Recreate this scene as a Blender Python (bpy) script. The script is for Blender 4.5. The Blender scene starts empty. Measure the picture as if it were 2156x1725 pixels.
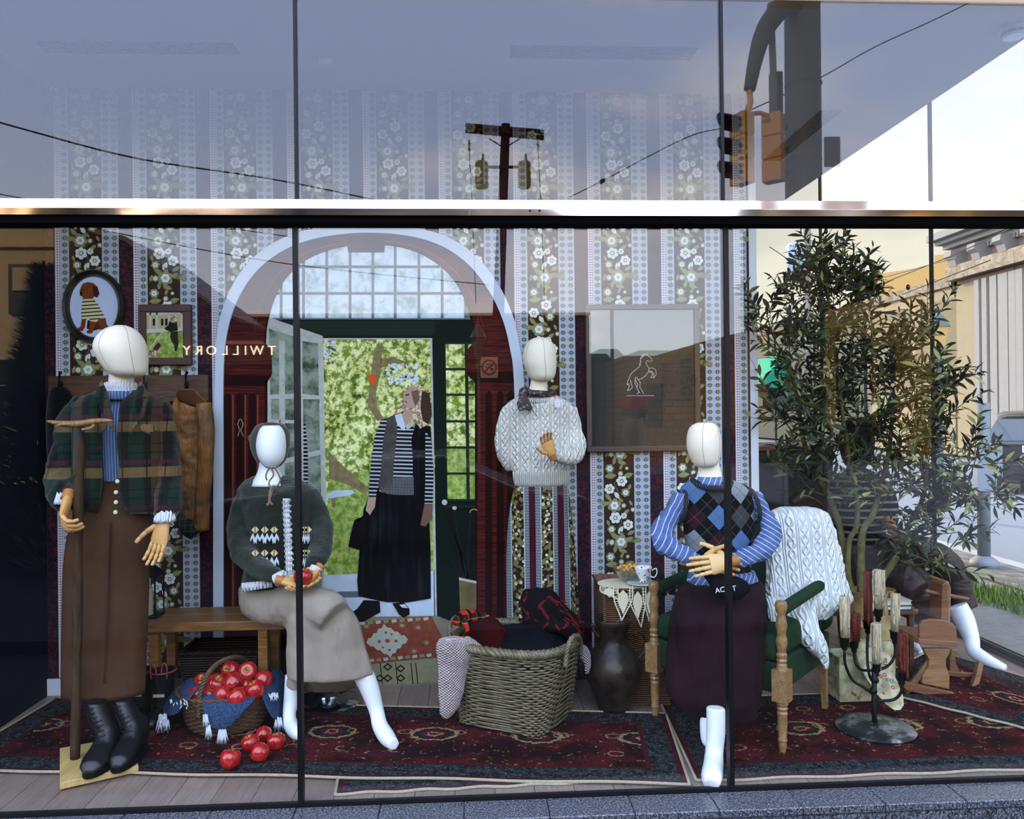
import bpy, math, random
from mathutils import Vector, Matrix, noise as mnoise
random.seed(7)
SC = bpy.context.scene
COL = SC.collection
PI = math.pi
# ---------------------------------------------------------------- camera
F_PX = 1660.0
CAM = Vector((0.0, -2.965, 1.45))
_a, _r, _p = math.radians(3.0), math.radians(0.62), math.radians(0.1)
FWD = Vector((math.sin(_a)*math.cos(_p), math.cos(_a)*math.cos(_p), math.sin(_p)))
_R0 = Vector((math.cos(_a), -math.sin(_a), 0))
_U0 = _R0.cross(FWD)
RGT = _R0*math.cos(_r) - _U0*math.sin(_r)
UPV = _U0*math.cos(_r) + _R0*math.sin(_r)
cd = bpy.data.cameras.new('camera')
cd.sensor_width = 36.0
cd.lens = 36.0*F_PX/2156.0
cd.clip_start = 0.05
cam = bpy.data.objects.new('camera', cd)
COL.objects.link(cam)
m = Matrix((RGT, UPV, -FWD)).transposed().to_4x4()
m.translation = CAM
cam.matrix_world = m
SC.camera = cam
SC.view_settings.view_transform = 'Standard'
SC.view_settings.look = 'None'
SC.view_settings.exposure = 1.02
SC.view_settings.gamma = 1.0
SC.view_settings.use_curve_mapping = False
SC.cycles.max_bounces = 8
SC.cycles.diffuse_bounces = 3
SC.cycles.glossy_bounces = 4
SC.cycles.transparent_max_bounces = 24
SC.cycles.caustics_reflective = False
SC.cycles.caustics_refractive = False

def ray(x, y):
    return FWD + RGT*((x-1078.0)/F_PX) - UPV*((y-862.5)/F_PX)
def W(x, y, Y):            # the point at depth Y seen at a spot of the photograph
    d = ray(x, y); return CAM + d*((Y-CAM.y)/d.y)
def G(x, y, Z=0.0):        # the point at height Z
    d = ray(x, y); return CAM + d*((Z-CAM.z)/d.z)
def WX(x, y, Xp):          # the point on the plane x = Xp
    d = ray(x, y); return CAM + d*((Xp-CAM.x)/d.x)
def S(px, Y):              # length of px pixels at depth Y
    return px*(Y-CAM.y)/F_PX

# ---------------------------------------------------------------- node maths
NT = None
class X:
    def __init__(s, k): s.k = k
    def __add__(a, b): return mth('ADD', a, b)
    __radd__ = __add__
    def __sub__(a, b): return mth('SUBTRACT', a, b)
    def __rsub__(a, b): return mth('SUBTRACT', b, a)
    def __mul__(a, b): return mth('MULTIPLY', a, b)
    __rmul__ = __mul__
    def __truediv__(a, b): return mth('DIVIDE', a, b)
    def __neg__(a): return mth('MULTIPLY', a, -1.0)
def _put(s, v):
    if isinstance(v, X): NT.links.new(v.k, s)
    elif isinstance(v, (tuple, list)): s.default_value = (v[0], v[1], v[2], 1.0) if len(s.default_value) == 4 else tuple(v[:3])
    else: s.default_value = v
def mth(op, a, b=None, c=None):
    n = NT.nodes.new('ShaderNodeMath'); n.operation = op
    _put(n.inputs[0], a)
    if b is not None: _put(n.inputs[1], b)
    if c is not None: _put(n.inputs[2], c)
    return X(n.outputs[0])
def fr(a): return mth('FRACT', a)
def ab(a): return mth('ABSOLUTE', a)
def sn(a): return mth('SINE', a)
def cs(a): return mth('COSINE', a)
def lt(a, b): return mth('LESS_THAN', a, b)
def gt(a, b): return mth('GREATER_THAN', a, b)
def mn(a, b): return mth('MINIMUM', a, b)
def mx(a, b): return mth('MAXIMUM', a, b)
def fl(a): return mth('FLOOR', a)
def sq(a): return mth('POWER', a, 2.0)
def rt(a): return mth('SQRT', a)
def band(a, lo, hi): return gt(a, lo)*lt(a, hi)
def cl(a):
    n = NT.nodes.new('ShaderNodeClamp'); _put(n.inputs[0], a); return X(n.outputs[0])
def sstep(a, lo, hi):
    n = NT.nodes.new('ShaderNodeMapRange'); n.interpolation_type = 'SMOOTHSTEP'
    _put(n.inputs[0], a); n.inputs[1].default_value = lo; n.inputs[2].default_value = hi; return X(n.outputs[0])
def mix(f, a, b):
    n = NT.nodes.new('ShaderNodeMix'); n.data_type = 'RGBA'
    _put(n.inputs[0], f); _put(n.inputs[6], a); _put(n.inputs[7], b); return X(n.outputs[2])
def vec(x, y, z):
    n = NT.nodes.new('ShaderNodeCombineXYZ'); _put(n.inputs[0], x); _put(n.inputs[1], y); _put(n.inputs[2], z); return X(n.outputs[0])
def co(kind='Object'):
    n = NT.nodes.new('ShaderNodeTexCoord'); s = NT.nodes.new('ShaderNodeSeparateXYZ')
    NT.links.new(n.outputs[kind], s.inputs[0]); return X(s.outputs[0]), X(s.outputs[1]), X(s.outputs[2])
def noi(v, scale=5.0, detail=2.0, rough=0.5, dist=0.0):
    n = NT.nodes.new('ShaderNodeTexNoise')
    if v is None: v = vec(*co())
    _put(n.inputs['Vector'], v); n.inputs['Scale'].default_value = scale; n.inputs['Detail'].default_value = detail
    n.inputs['Roughness'].default_value = rough; n.inputs['Distortion'].default_value = dist
    return X(n.outputs[0])
def vor(v, scale=5.0, feature='F1'):
    n = NT.nodes.new('ShaderNodeTexVoronoi'); n.feature = feature
    if v is None: v = vec(*co())
    _put(n.inputs['Vector'], v); n.inputs['Scale'].default_value = scale
    return X(n.outputs['Distance'])
def oid():
    n = NT.nodes.new('ShaderNodeObjectInfo'); return X(n.outputs['Random'])
def c(r, g=None, b=None):
    if g is None: r, g, b = int(r[0:2], 16), int(r[2:4], 16), int(r[4:6], 16)
    f = lambda v: (v/255/12.92) if v/255 <= 0.04045 else ((v/255+0.055)/1.055)**2.4
    return (f(r), f(g), f(b))
MATS = {}
def mat(name, col='808080', rough=0.8, metal=0.0, fn=None, bump=None, bdist=0.004, emit=None, estr=1.0, coat=0.0, sheen=0.0, sss=0.0, spec=0.5, var=0.0, vscale=6.0, trans=0.0):
    global NT
    mt = bpy.data.materials.new(name); mt.use_nodes = True
    NT = mt.node_tree
    b = NT.nodes['Principled BSDF']
    if isinstance(col, str): col = c(col)
    if spec == 0.5 and rough >= 0.7: spec = 0.1
    v = col
    b.inputs['Roughness'].default_value = rough
    b.inputs['Metallic'].default_value = metal
    b.inputs['Coat Weight'].default_value = coat
    b.inputs['Sheen Weight'].default_value = sheen
    b.inputs['Specular IOR Level'].default_value = spec
    b.inputs['Transmission Weight'].default_value = trans
    h = None
    if fn:
        r = fn()
        if isinstance(r, tuple): v, h = r
        else: v = r
    if var:
        n = noi(None, vscale, 5.0, 0.6)
        base = v
        v = mix(cl((n-0.3)*2.5), tuple(q*(1-var) for q in base) if isinstance(base, tuple) else mix(var, base, (0, 0, 0)), tuple(min(1, q*(1+var*0.6)) for q in base) if isinstance(base, tuple) else base)
    if bump: h = bump()
    _put(b.inputs['Base Color'], v)
    if h is not None:
        bn = NT.nodes.new('ShaderNodeBump'); bn.inputs['Distance'].default_value = bdist
        bn.inputs['Strength'].default_value = 1.0
        NT.links.new(h.k, bn.inputs['Height']); NT.links.new(bn.outputs[0], b.inputs['Normal'])
    if emit is not None:
        _put(b.inputs['Emission Color'], c(emit) if isinstance(emit, str) else emit); b.inputs['Emission Strength'].default_value = estr
    MATS[name] = mt
    return mt

# ---------------------------------------------------------------- sky and sun
wd = bpy.data.worlds.new('sky'); SC.world = wd; wd.use_nodes = True
NT = wd.node_tree
bg = NT.nodes['Background']
gx, gy, gz = co('Generated')
side = sstep(gx*0.62 + gy*0.78, -0.45, 0.55)                    # evening glow beyond the street on the right
high = sstep(gz, 0.02, 0.42)
blue = mix(high, (2.75, 2.8, 2.95), (1.75, 2.1, 3.3))
warm = mix(high, (0.56, 0.49, 0.39), (0.47, 0.465, 0.45))
sky = mix(side, blue, warm)
q = vec(gx/(gz+0.35), gy/(gz+0.35), gz*1.2)
cn = noi(q, 1.7, 5.0, 0.55, 0.4)
cloud = sstep(cn, 0.50, 0.70)
sky = mix(cloud*0.7, sky, mix(side, (4.0, 3.6, 3.6), (0.68, 0.62, 0.52)))
sky = mix(sstep(gz, -0.02, 0.0), (0.06, 0.057, 0.055), sky)
NT.links.new(sky.k, bg.inputs[0]); bg.inputs[1].default_value = 1.0
sun = bpy.data.objects.new('sun', bpy.data.lights.new('sun', 'SUN')); COL.objects.link(sun)
sun.data.energy = 3.6; sun.data.angle = math.radians(1.2); sun.data.color = (1.0, 0.76, 0.48)
_sd = Vector((-0.42, 0.88, 0.36)).normalized()                   # where the low sun stands
sun.rotation_euler = _sd.to_track_quat('Z', 'Y').to_euler()

# ---------------------------------------------------------------- object helpers
def origin(o):
    v = Vector((0, 0, 0))
    while o is not None: v = v + o.location; o = o.parent
    return v
def tag(o, label=None, cat=None, group=None, kind=None):
    if label: o['label'] = label
    if cat: o['category'] = cat
    if group: o['group'] = group
    if kind: o['kind'] = kind
    return o
def thing(name, label, cat, loc=(0, 0, 0), group=None, kind=None):
    o = bpy.data.objects.new(name, None); COL.objects.link(o); o.location = loc
    o.empty_display_size = 0.1
    return tag(o, label, cat, group, kind)
def dup(root, loc=None, rot=None, label=None, scale=None):
    r = root.copy(); COL.objects.link(r)
    if loc is not None: r.location = loc
    if rot is not None: r.rotation_euler = rot
    if scale is not None: r.scale = (scale,)*3
    if label: r['label'] = label
    for ch in list(root.children):
        k = ch.copy(); COL.objects.link(k); k.parent = r
        for g in list(ch.children):
            d = g.copy(); COL.objects.link(d); d.parent = k
    return r

class M:
    def __init__(s): s.v = []; s.f = []; s.mi = []; s.cur = 0; s.uv = None; s.mats = []
    def use(s, mt):
        if mt not in s.mats: s.mats.append(mt)
        s.cur = s.mats.index(mt); return s
    def face(s, idx): s.f.append(tuple(idx)); s.mi.append(s.cur)
    def poly(s, pts):
        b = len(s.v); s.v += [Vector(p) for p in pts]; s.face(range(b, b+len(pts))); return s
    def box(s, ce, sz, rot=None, taper=1.0):
        b = len(s.v); ce = Vector(ce)
        for z in (-.5, .5):
            for x, y in ((-.5, -.5), (.5, -.5), (.5, .5), (-.5, .5)):
                t = taper if z > 0 else 1.0
                p = Vector((x*sz[0]*t, y*sz[1]*t, z*sz[2]))
                if rot is not None: p = rot @ p
                s.v.append(ce+p)
        for q in ((3, 2, 1, 0), (4, 5, 6, 7), (0, 1, 5, 4), (1, 2, 6, 5), (2, 3, 7, 6), (3, 0, 4, 7)): s.face([b+i for i in q])
        return s
    def b2(s, lo, hi): return s.box([(lo[i]+hi[i])/2 for i in range(3)], [abs(hi[i]-lo[i]) for i in range(3)])
    def prism(s, pts, d):          # extrude a planar outline by vector d
        b = len(s.v); n = len(pts); d = Vector(d)
        s.v += [Vector(p) for p in pts]+[Vector(p)+d for p in pts]
        s.face(range(b, b+n)); s.face([b+2*n-1-i for i in range(n)])
        for i in range(n):
            j = (i+1) % n; s.face((b+i, b+n+i, b+n+j, b+j))
        return s
    def rings(s, rs, cap=True, close=True):
        b = len(s.v); n = len(rs[0])
        for r in rs: s.v += [Vector(p) for p in r]
        for k in range(len(rs)-1):
            for i in range(n if close else n-1):
                j = (i+1) % n; a = b+k*n
                s.face((a+i, a+j, a+n+j, a+n+i))
        if cap and close:
            s.face([b+n-1-i for i in range(n)]); s.face([b+(len(rs)-1)*n+i for i in range(n)])
        return s
    def tube(s, pts, rad, n=10, cap=True, flat=1.0, up=None, closed=False):
        pts = [Vector(p) for p in pts]
        if not hasattr(rad, '__len__'): rad = [rad]*len(pts)
        rs = []; u = None
        L = len(pts)
        for i, p in enumerate(pts):
            if closed: t = (pts[(i+1) % L]-pts[i-1])
            else: t = (pts[min(i+1, L-1)]-pts[max(i-1, 0)])
            if t.length < 1e-9: t = Vector((0, 0, 1))
            t.normalize()
            if u is None:
                u = Vector(up) if up is not None else (Vector((0, 0, 1)) if abs(t.z) < 0.9 else Vector((1, 0, 0)))
            u = (u - t*u.dot(t))
            if u.length < 1e-6: u = t.orthogonal()
            u.normalize(); w = t.cross(u)
            r = rad[i]
            rs.append([p + u*(math.cos(2*PI*k/n)*r*flat) + w*(math.sin(2*PI*k/n)*r) for k in range(n)])
        if closed: rs.append(rs[0])
        return s.rings(rs, cap=cap and not closed)
    def lathe(s, prof, ce=(0, 0, 0), n=20, cap=True, rot=None, sx=1.0, sy=1.0):
        ce = Vector(ce); rs = []
        for r, z in prof:
            ring = []
            for k in range(n):
                p = Vector((r*sx*math.cos(2*PI*k/n), r*sy*math.sin(2*PI*k/n), z))
                if rot is not None: p = rot @ p
                ring.append(ce+p)
            rs.append(ring)
        return s.rings(rs, cap)
    def ball(s, ce, r, n=12, m_=8, rot=None):
        if not hasattr(r, '__len__'): r = (r, r, r)
        prof = [(max(1e-4, math.sin(PI*i/m_)), -math.cos(PI*i/m_)) for i in range(m_+1)]
        ce = Vector(ce); rs = []
        for rr, z in prof:
            ring = []
            for k in range(n):
                p = Vector((rr*math.cos(2*PI*k/n)*r[0], rr*math.sin(2*PI*k/n)*r[1], z*r[2]))
                if rot is not None: p = rot @ p
                ring.append(ce+p)
            rs.append(ring)
        return s.rings(rs, True)
    def sil(s, rows, Y, dr=0.7, n=28, fold=None, cap=True, sub=0):
        # cross-sections: (y, x_left, x_right[, depth offset[, depth ratio]]) in the photograph's frame at depth Y
        R = []
        for r in rows:
            r = list(r)+[0.0, dr][len(r)-3:] if len(r) < 5 else list(r)
            R.append(r)
        if sub:
            out = []
            for i in range(len(R)-1):
                for k in range(sub):
                    t = k/sub; p0, p1, p2, p3 = R[max(i-1, 0)], R[i], R[i+1], R[min(i+2, len(R)-1)]
                    out.append([0.5*((2*p1[q])+(-p0[q]+p2[q])*t+(2*p0[q]-5*p1[q]+4*p2[q]-p3[q])*t*t+(-p0[q]+3*p1[q]-3*p2[q]+p3[q])*t**3) for q in range(5)])
            out.append(R[-1]); R = out
        rs = []
        for i, (y, xl, xr, yo, d) in enumerate(R):
            Yc = Y+yo
            ce = W((xl+xr)/2, y, Yc); rx = max(1e-3, S((xr-xl)/2, Yc)); ry = rx*d
            t = i/max(1, len(R)-1); ring = []
            for k in range(n):
                th = 2*PI*k/n; q = 1.0
                if fold:
                    am, kk, ph = fold
                    q += am*(t**0.7)*(math.sin(kk*th+ph+0.6*math.sin(3*t+ph))*0.6+0.4*math.sin(1.7*kk*th+2*ph+t))
                ring.append(ce+Vector((rx*q*math.cos(th), ry*q*math.sin(th), 0)))
            rs.append(ring)
        return s.rings(rs, cap)
    def obj(s, name, mt=None, parent=None, smooth=False, angle=None, loc=None, mods=None):
        me = bpy.data.meshes.new(name)
        o0 = origin(parent)+(Vector(loc) if loc is not None else Vector((0, 0, 0)))
        me.from_pydata([tuple(p-o0) for p in s.v], [], s.f)
        for mm in (s.mats if s.mats else [mt]): me.materials.append(mm)
        if s.mats: me.polygons.foreach_set('material_index', s.mi)
        if s.uv:
            l = me.uv_layers.new(name='UVMap'); k = 0
            for p in me.polygons:
                for vi in p.vertices: l.data[k].uv = s.uv[vi]; k += 1
        if smooth: me.polygons.foreach_set('use_smooth', [True]*len(me.polygons))
        me.update()
        if smooth and angle: me.set_sharp_from_angle(angle=math.radians(angle))
        o = bpy.data.objects.new(name, me); COL.objects.link(o)
        if loc is not None: o.location = loc
        if parent is not None: o.parent = parent
        for md in (mods or []):
            k = o.modifiers.new(md[0], md[0])
            for a, v in md[1].items(): setattr(k, a, v)
        return o

_tx = {}
def clouds(size):
    if size not in _tx:
        t = bpy.data.textures.new('wrinkle', 'CLOUDS'); t.noise_scale = size; t.noise_depth = 2; _tx[size] = t
    return _tx[size]
def soft(vox=0.009, it=4, disp=0.0, size=0.08):
    m_ = [('REMESH', dict(mode='VOXEL', voxel_size=vox, use_smooth_shade=True)), ('SMOOTH', dict(factor=0.5, iterations=it))]
    if disp: m_.append(('DISPLACE', dict(texture=clouds(size), strength=disp, mid_level=0.5)))
    return m_
def bev(w=0.004, seg=2): return [('BEVEL', dict(width=w, segments=seg, limit_method='ANGLE'))]

def catmull(P, sub=6, closed=False):
    P = [Vector(p) for p in P]; out = []; L = len(P)
    for i in range(L if closed else L-1):
        if closed: p0, p1, p2, p3 = P[i-1], P[i], P[(i+1) % L], P[(i+2) % L]
        else: p0, p1, p2, p3 = P[max(i-1, 0)], P[i], P[i+1], P[min(i+2, L-1)]
        for k in range(sub):
            t = k/sub
            out.append(0.5*((2*p1)+(-p0+p2)*t+(2*p0-5*p1+4*p2-p3)*t*t+(-p0+3*p1-3*p2+p3)*t**3))
    if not closed: out.append(P[-1])
    return out
def limb(mm, pts, n=14, flat=1.0, sub=5):
    # pts: (x, y, Y, radius px)
    P4 = [Vector((*W(x, y, Y), S(r, Y))) for x, y, Y, r in pts]
    P4 = catmull(P4, sub)
    mm.tube([p.xyz for p in P4], [max(p.w, 0.002) for p in P4], n=n, flat=flat)
    return mm
# ================================================================ materials of the setting
wood_fn = lambda a, b, sx=3.0, sy=40.0, ax=1: (lambda: (lambda x, y, z: mix(cl((noi(vec(x*(sy if ax != 0 else sx), y*(sy if ax != 1 else sx), z*(sy if ax != 2 else sx)), 1.0, 6.0, 0.6, 1.0)-0.25)*2), c(a), c(b)))(*co()))
def plank_fn():
    x, y, z = co(); r = oid()
    n = noi(vec(x*38+r*50, y*4+r*20, z), 1.0, 6.0, 0.65, 1.6)
    base = mix(r, c('8e7c70'), c('a08c7e'))
    return mix(cl((n-0.3)*2.2), mix(0.55, base, c('54453c')), base)
m_plank = mat('floor plank', rough=0.45, fn=plank_fn)
def granite_fn():
    v1 = noi(None, 130.0, 3.0, 0.7); v2 = vor(None, 160.0)
    return mix(sstep(v1, 0.38, 0.62), c('17191c'), mix(lt(v2, 0.35), c('565a60'), c('83878f')))
m_granite = mat('granite', rough=0.3, fn=granite_fn)
m_ceil = mat('ceiling paint', '9c9ca0', 0.9)
m_white = mat('white paint', 'd6dade', 0.6, var=0.05)
m_grey = mat('grey paint', '6b6f72', 0.7)
m_black = mat('black gasket', '060607', 0.5, spec=0.2)
m_chrome = mat('polished steel', 'e2dcdc', 0.09, 1.0, bump=lambda: noi(None, 1.3, 1.0), bdist=0.05)
m_sidewall = mat('dark blue wall', '1b2027', 0.85, var=0.15)
m_vent = mat('vent slot', '1c1e22', 0.6)
m_alu = mat('aluminium channel', '74777a', 0.35, 0.8)
m_header = mat('beige header', 'a58f74', 0.7)
m_asphalt = mat('asphalt', rough=0.9, fn=lambda: mix(noi(None, 90.0, 3.0), c('5c6064'), c('94999c')))
m_concrete = mat('concrete paving', rough=0.9, fn=lambda: mix(noi(None, 14.0, 5.0, 0.7), c('5e5d58'), c('9a9890')))

def pane_mat(name, refl, tint=(1, 1, 1)):
    global NT
    mt = bpy.data.materials.new(name); mt.use_nodes = True; NT = mt.node_tree
    NT.nodes.remove(NT.nodes['Principled BSDF'])
    out = NT.nodes['Material Output']
    tr = NT.nodes.new('ShaderNodeBsdfTransparent'); tr.inputs[0].default_value = (*tint, 1)
    gl = NT.nodes.new('ShaderNodeBsdfGlossy'); gl.inputs['Roughness'].default_value = 0.0
    fn_ = NT.nodes.new('ShaderNodeFresnel'); ge = NT.nodes.new('ShaderNodeNewGeometry')
    _put(fn_.inputs[0], 1.45 - X(ge.outputs['Backfacing'])*(1.45-1/1.45))
    k = cl(X(fn_.outputs[0])*refl)
    ms = NT.nodes.new('ShaderNodeMixShader')
    NT.links.new(k.k, ms.inputs[0]); NT.links.new(tr.outputs[0], ms.inputs[1]); NT.links.new(gl.outputs[0], ms.inputs[2])
    NT.links.new(ms.outputs[0], out.inputs[0])
    return mt
m_pane = pane_mat('shop window glass', 1.0, (0.95, 0.97, 0.96))
m_pane2 = pane_mat('side window glass', 0.5, (0.97, 0.98, 0.98))

# ================================================================ the room
YB = 1.252; XL = -2.205; XG = 3.065; ZC = 3.161
ZBAR = 2.19
floor = tag(M().b2((XL, -0.0, -0.08), (XG, 6.2, -0.016)).obj('floor', m_plank), kind='structure')
pm = []
xw = 0.152
i = 0; x = XL+0.003
while x < XG:
    y = -0.0 - random.random()*0.9; x2 = min(x+xw-0.0025, XG)
    while y < 2.6:
        y2 = y+1.22
        a, b = max(y, 0.0), min(y2-0.0025, 6.2 if y2 > 2.6 else y2)
        if b-a > 0.02:
            M().b2((x, a, -0.0158), (x2, b, 0.0)).obj('plank', m_plank, floor)
        y = y2
    x += xw
def wall(name, lo, hi, mt): return tag(M().b2(lo, hi).obj(name, mt), kind='structure')
wall_back = wall('wall_back', (XL-0.1, YB, 0.0), (1.558, YB+0.12, ZC), m_sidewall)
wall_left = wall('wall_left', (XL-0.1, 0.02, -0.08), (XL, YB, 4.2), m_sidewall)
wall('wall_rear', (1.4, 6.2, -0.08), (XG, 6.3, 4.0), m_grey)
wall('wall_passage', (1.40, YB+0.12, -0.08), (1.5, 6.2, ZC), m_grey)
tag(M().b2((2.86, 6.0, 0.0), (3.0, 6.2, 4.0)).obj('trim_1', m_white), kind='structure')
ceiling = tag(M().b2((XL-0.1, 0.0, ZC), (2.60, 6.3, ZC+0.05)).b2((2.56, 0.0, ZC+0.05), (2.60, 6.2, 3.62)).obj('ceiling', m_ceil), kind='structure')
tag(M().b2((XL-0.1, 0.1, 4.1), (XG+0.1, 6.4, 4.4)).b2((XL-2, 6.4, -0.2), (XG, 6.5, 4.4)).b2((XL-12, 0.0, -0.2), (XL-0.1, 6.4, 4.4)).obj('wall_outer', m_grey), kind='structure')
tag(M().b2((XL, YB-0.012, 0.0), (-2.04, YB, 0.085)).obj('baseboard_back', m_white), kind='structure')
tag(M().b2((1.52, YB-0.004, 0.0), (1.562, YB+0.125, ZC)).obj('trim_2', m_white), kind='structure')
# front glazing: three lower and three upper panes, black joints, polished rail
jl = [-7.0, -0.644, 0.979, XG]; ju = [-7.0, -0.636, 0.970, XG]
for k in range(3):
    tag(M().b2((jl[k]+0.006, -0.004, 0.004), (jl[k+1]-0.006, 0.004, ZBAR-0.03)).obj('window_%d' % (k+1), m_pane), kind='structure')
    tag(M().b2((ju[k]+0.005, -0.004, ZBAR+0.03), (ju[k+1]-0.005, 0.004, 3.02)).obj('window_%d' % (k+4), m_pane), kind='structure')
jt = M()
for k in (1, 2):
    jt.b2((jl[k]-0.0085, -0.012, 0.0), (jl[k]+0.0085, 0.03, ZBAR-0.03))
    jt.b2((ju[k]-0.006, -0.010, ZBAR+0.03), (ju[k]+0.006, 0.02, 3.02))
tag(jt.obj('trim_joints', m_black), kind='structure')
tag(M().b2((-7, -0.008, -0.012), (XG, 0.012, 0.006)).obj('trim_sill_gasket', m_black), kind='structure')
rail = tag(M().b2((-7, -0.05, ZBAR-0.045), (XG+0.05, 0.03, ZBAR-0.018)).obj('trim_rail', mat('matt black channel', '020202', 0.95, spec=0.05)), kind='structure')
for xa, xb in ((-7.0, 0.003), (0.005, XG+0.06)):
    pr = [(0, ZBAR-0.018), (-0.058, ZBAR-0.018), (-0.060, ZBAR+0.006), (-0.055, ZBAR+0.008), (-0.055, ZBAR+0.040), (0, ZBAR+0.040)]
    M().prism([(xa, p[0], p[1]) for p in pr], (xb-xa, 0, 0)).obj('rail_cover', m_chrome, rail)
for px_ in (1116, 1136):
    p = W(px_, 444, -0.06)
    M().lathe([(0.0045, -0.002), (0.0045, 0.001), (0.002, 0.002)], p, 10, rot=Matrix.Rotation(PI/2, 3, 'X')).obj('screw', m_black, rail)
tag(M().b2((-7, -0.004, 3.014), (XG, 0.06, 3.04)).b2((-7, -0.006, 3.04), (XG+0.1, 0.06, 4.25)).obj('trim_header', m_header), kind='structure')
# side glazing
yj = [0.0, 2.115, 3.764, 6.2]
for k in range(3):
    tag(M().b2((XG-0.004, yj[k]+0.012, 0.03), (XG+0.004, yj[k+1]-0.006, 4.0)).obj('window_%d' % (k+7), m_pane2), kind='structure')
sj = M()
for k in (1, 2): sj.b2((XG-0.012, yj[k]-0.006, 0.0), (XG+0.012, yj[k]+0.006, 4.0))
tag(sj.obj('trim_side_joints', m_black), kind='structure')
tag(M().b2((XG-0.03, 0.0, 0.0), (XG-0.012, 6.2, 0.02)).b2((XG-0.012, 0, 0), (XG-0.006, 6.2, 0.045)).b2((XG+0.008, 0, 0), (XG+0.02, 6.2, 0.05)).obj('trim_side_track', m_alu), kind='structure')
# granite sill: slabs above, blocks below
sill = tag(M().b2((-7, -0.135, -0.34), (XG+0.3, 0.0, -0.04)).obj('trim_sill', m_granite), kind='structure')
xs = 0.578
while xs > -3.0: xs -= 0.309
k = 0
while xs < XG+0.3:
    M().b2((xs+0.0012, -0.147, -0.036), (xs+0.3078, -0.009, -0.008-0.0*k)).obj('slab', m_granite, sill, mods=bev(0.003, 1))
    M().b2((xs+0.0012, -0.143, -0.30), (xs+0.3078, -0.135, -0.042)).obj('block', m_granite, sill)
    xs += 0.309; k += 1
# ceiling diffusers, spot, smoke detector
def vent(name_lab, cs_, n, along):
    t = thing('ceiling_vent', name_lab, 'vent', (cs_[0][0], cs_[0][1], ZC), 'linear slot diffusers in the display ceiling')
    (x0, y0), (x1, y1) = cs_
    for i in range(n):
        f = (i+0.5)/n
        if along == 'x': lo, hi = (x0, y0+(y1-y0)*f-0.003, ZC-0.003), (x1, y0+(y1-y0)*f+0.003, ZC-0.0005)
        else: lo, hi = (x0+(x1-x0)*f-0.003, y0, ZC-0.003), (x0+(x1-x0)*f+0.003, y1, ZC-0.0005)
        M().b2(lo, hi).obj('slat', m_vent, t)
vent('linear slot air vent in the ceiling, above the dog portrait', ((-1.97, 0.727), (-1.075, 0.849)), 9, 'x')
vent('linear slot air vent in the ceiling, above the cream-jumper mannequin', ((0.205, 0.71), (1.095, 0.845)), 9, 'x')
vent('linear slot air vent running back beside the side window', ((2.03, 1.465), (2.16, 2.378)), 9, 'y')
t = thing('downlight', 'small round white downlight in the ceiling near the arch', 'lamp', G(683, 127, ZC))
M().lathe([(0.036, 0), (0.036, -0.006), (0.028, -0.009)], G(683, 127, ZC), 20, ).obj('trim_ring', m_white, t, True)
t = thing('smoke_detector', 'round white smoke detector on the ceiling at the side window', 'smoke detector', G(2135, 62, ZC))
dc = G(2135, 58, ZC)
m_whitepl = mat('white plastic', 'cfd3d8', 0.4)
m_det = mat('detector white', 'e8ecef', 0.4)
M().lathe([(0.062, 0), (0.062, -0.012), (0.058, -0.018)], dc, 24).obj('base', m_det, t, True, 30)
M().lathe([(0.050, -0.018), (0.050, -0.038), (0.044, -0.045), (0.03, -0.047)], dc, 24).obj('cap', m_det, t, True, 30)
bm_ = M()
for k in range(8):
    a = 2*PI*k/8; bm_.box(dc+Vector((0.0505*math.cos(a), 0.0505*math.sin(a), -0.028)), (0.004, 0.026, 0.010), Matrix.Rotation(a, 3, 'Z'))
bm_.obj('vent_slots', m_black, t)
t = thing('corner_sensor', 'tiny white sensor in the ceiling corner above the wallpaper', 'sensor', W(103, 181, 1.2))
M().box(W(103, 183, 1.2), (0.02, 0.02, 0.022)).obj('housing', m_whitepl, t)
M().lathe([(0.006, 0), (0.006, 0.008), (0.003, 0.01)], W(104, 183, 1.188), 10, rot=Matrix.Rotation(PI/2, 3, 'X')).obj('lens', m_black, t)

# ================================================================ wallpaper
WX0 = W(115, 350, YB).x; WP = (W(1543, 350, YB).x-WX0)/9.0
K = WP/490.0                       # metres per unit of the drawn motif
def lat_fn(cols, w):
    def f():
        x, y, z = co()
        u = fr((x-w)/(K*53.0)); v = fr(z/(K*44.6))
        du, dv = ab(u-0.5), ab(v-0.5); d = du+dv
        dark = band(d, 0.0, 0.36)*gt(mn(du, dv), 0.02)
        ring = band(d, 0.41, 0.455)
        hatch = gt(fr((x+z)/(K*9))*1.0, 0.5)*gt(fr((x-z)/(K*9)), 0.5)*gt(d, 0.47)
        colr = mix(dark, c('bcc2cc'), mix(band(d, 0.10, 0.25), c('15170f'), c('55682c')))
        colr = mix(ring, colr, c('4a4d52'))
        return mix(hatch, colr, c('7c8088'))
    return f
wl = {}
m_field = mat('wallpaper field', '38261f', 0.85)
m_dots = mat('wallpaper dotted edge', rough=0.85, fn=lambda: (lambda x, y, z: mix(lt(rt(sq(fr((x-WX0)/(K*14.0)-0.35)-0.5)+sq((fr(z/(K*17))-0.5)*1.2)), 0.30)*band((x-WX0), 0, 99), c('cfc8cc'), c('6e3d46')))(*co()))
def dam():
    x, y, z = co()
    n = noi(vec(x, y, z), 42.0, 3.0, 0.5, 1.5)
    return mix(sstep(n, 0.50, 0.56), c('1d1a26'), c('4a1d22'))
m_damask = mat('wallpaper damask stripe', rough=0.85, fn=dam)
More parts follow.
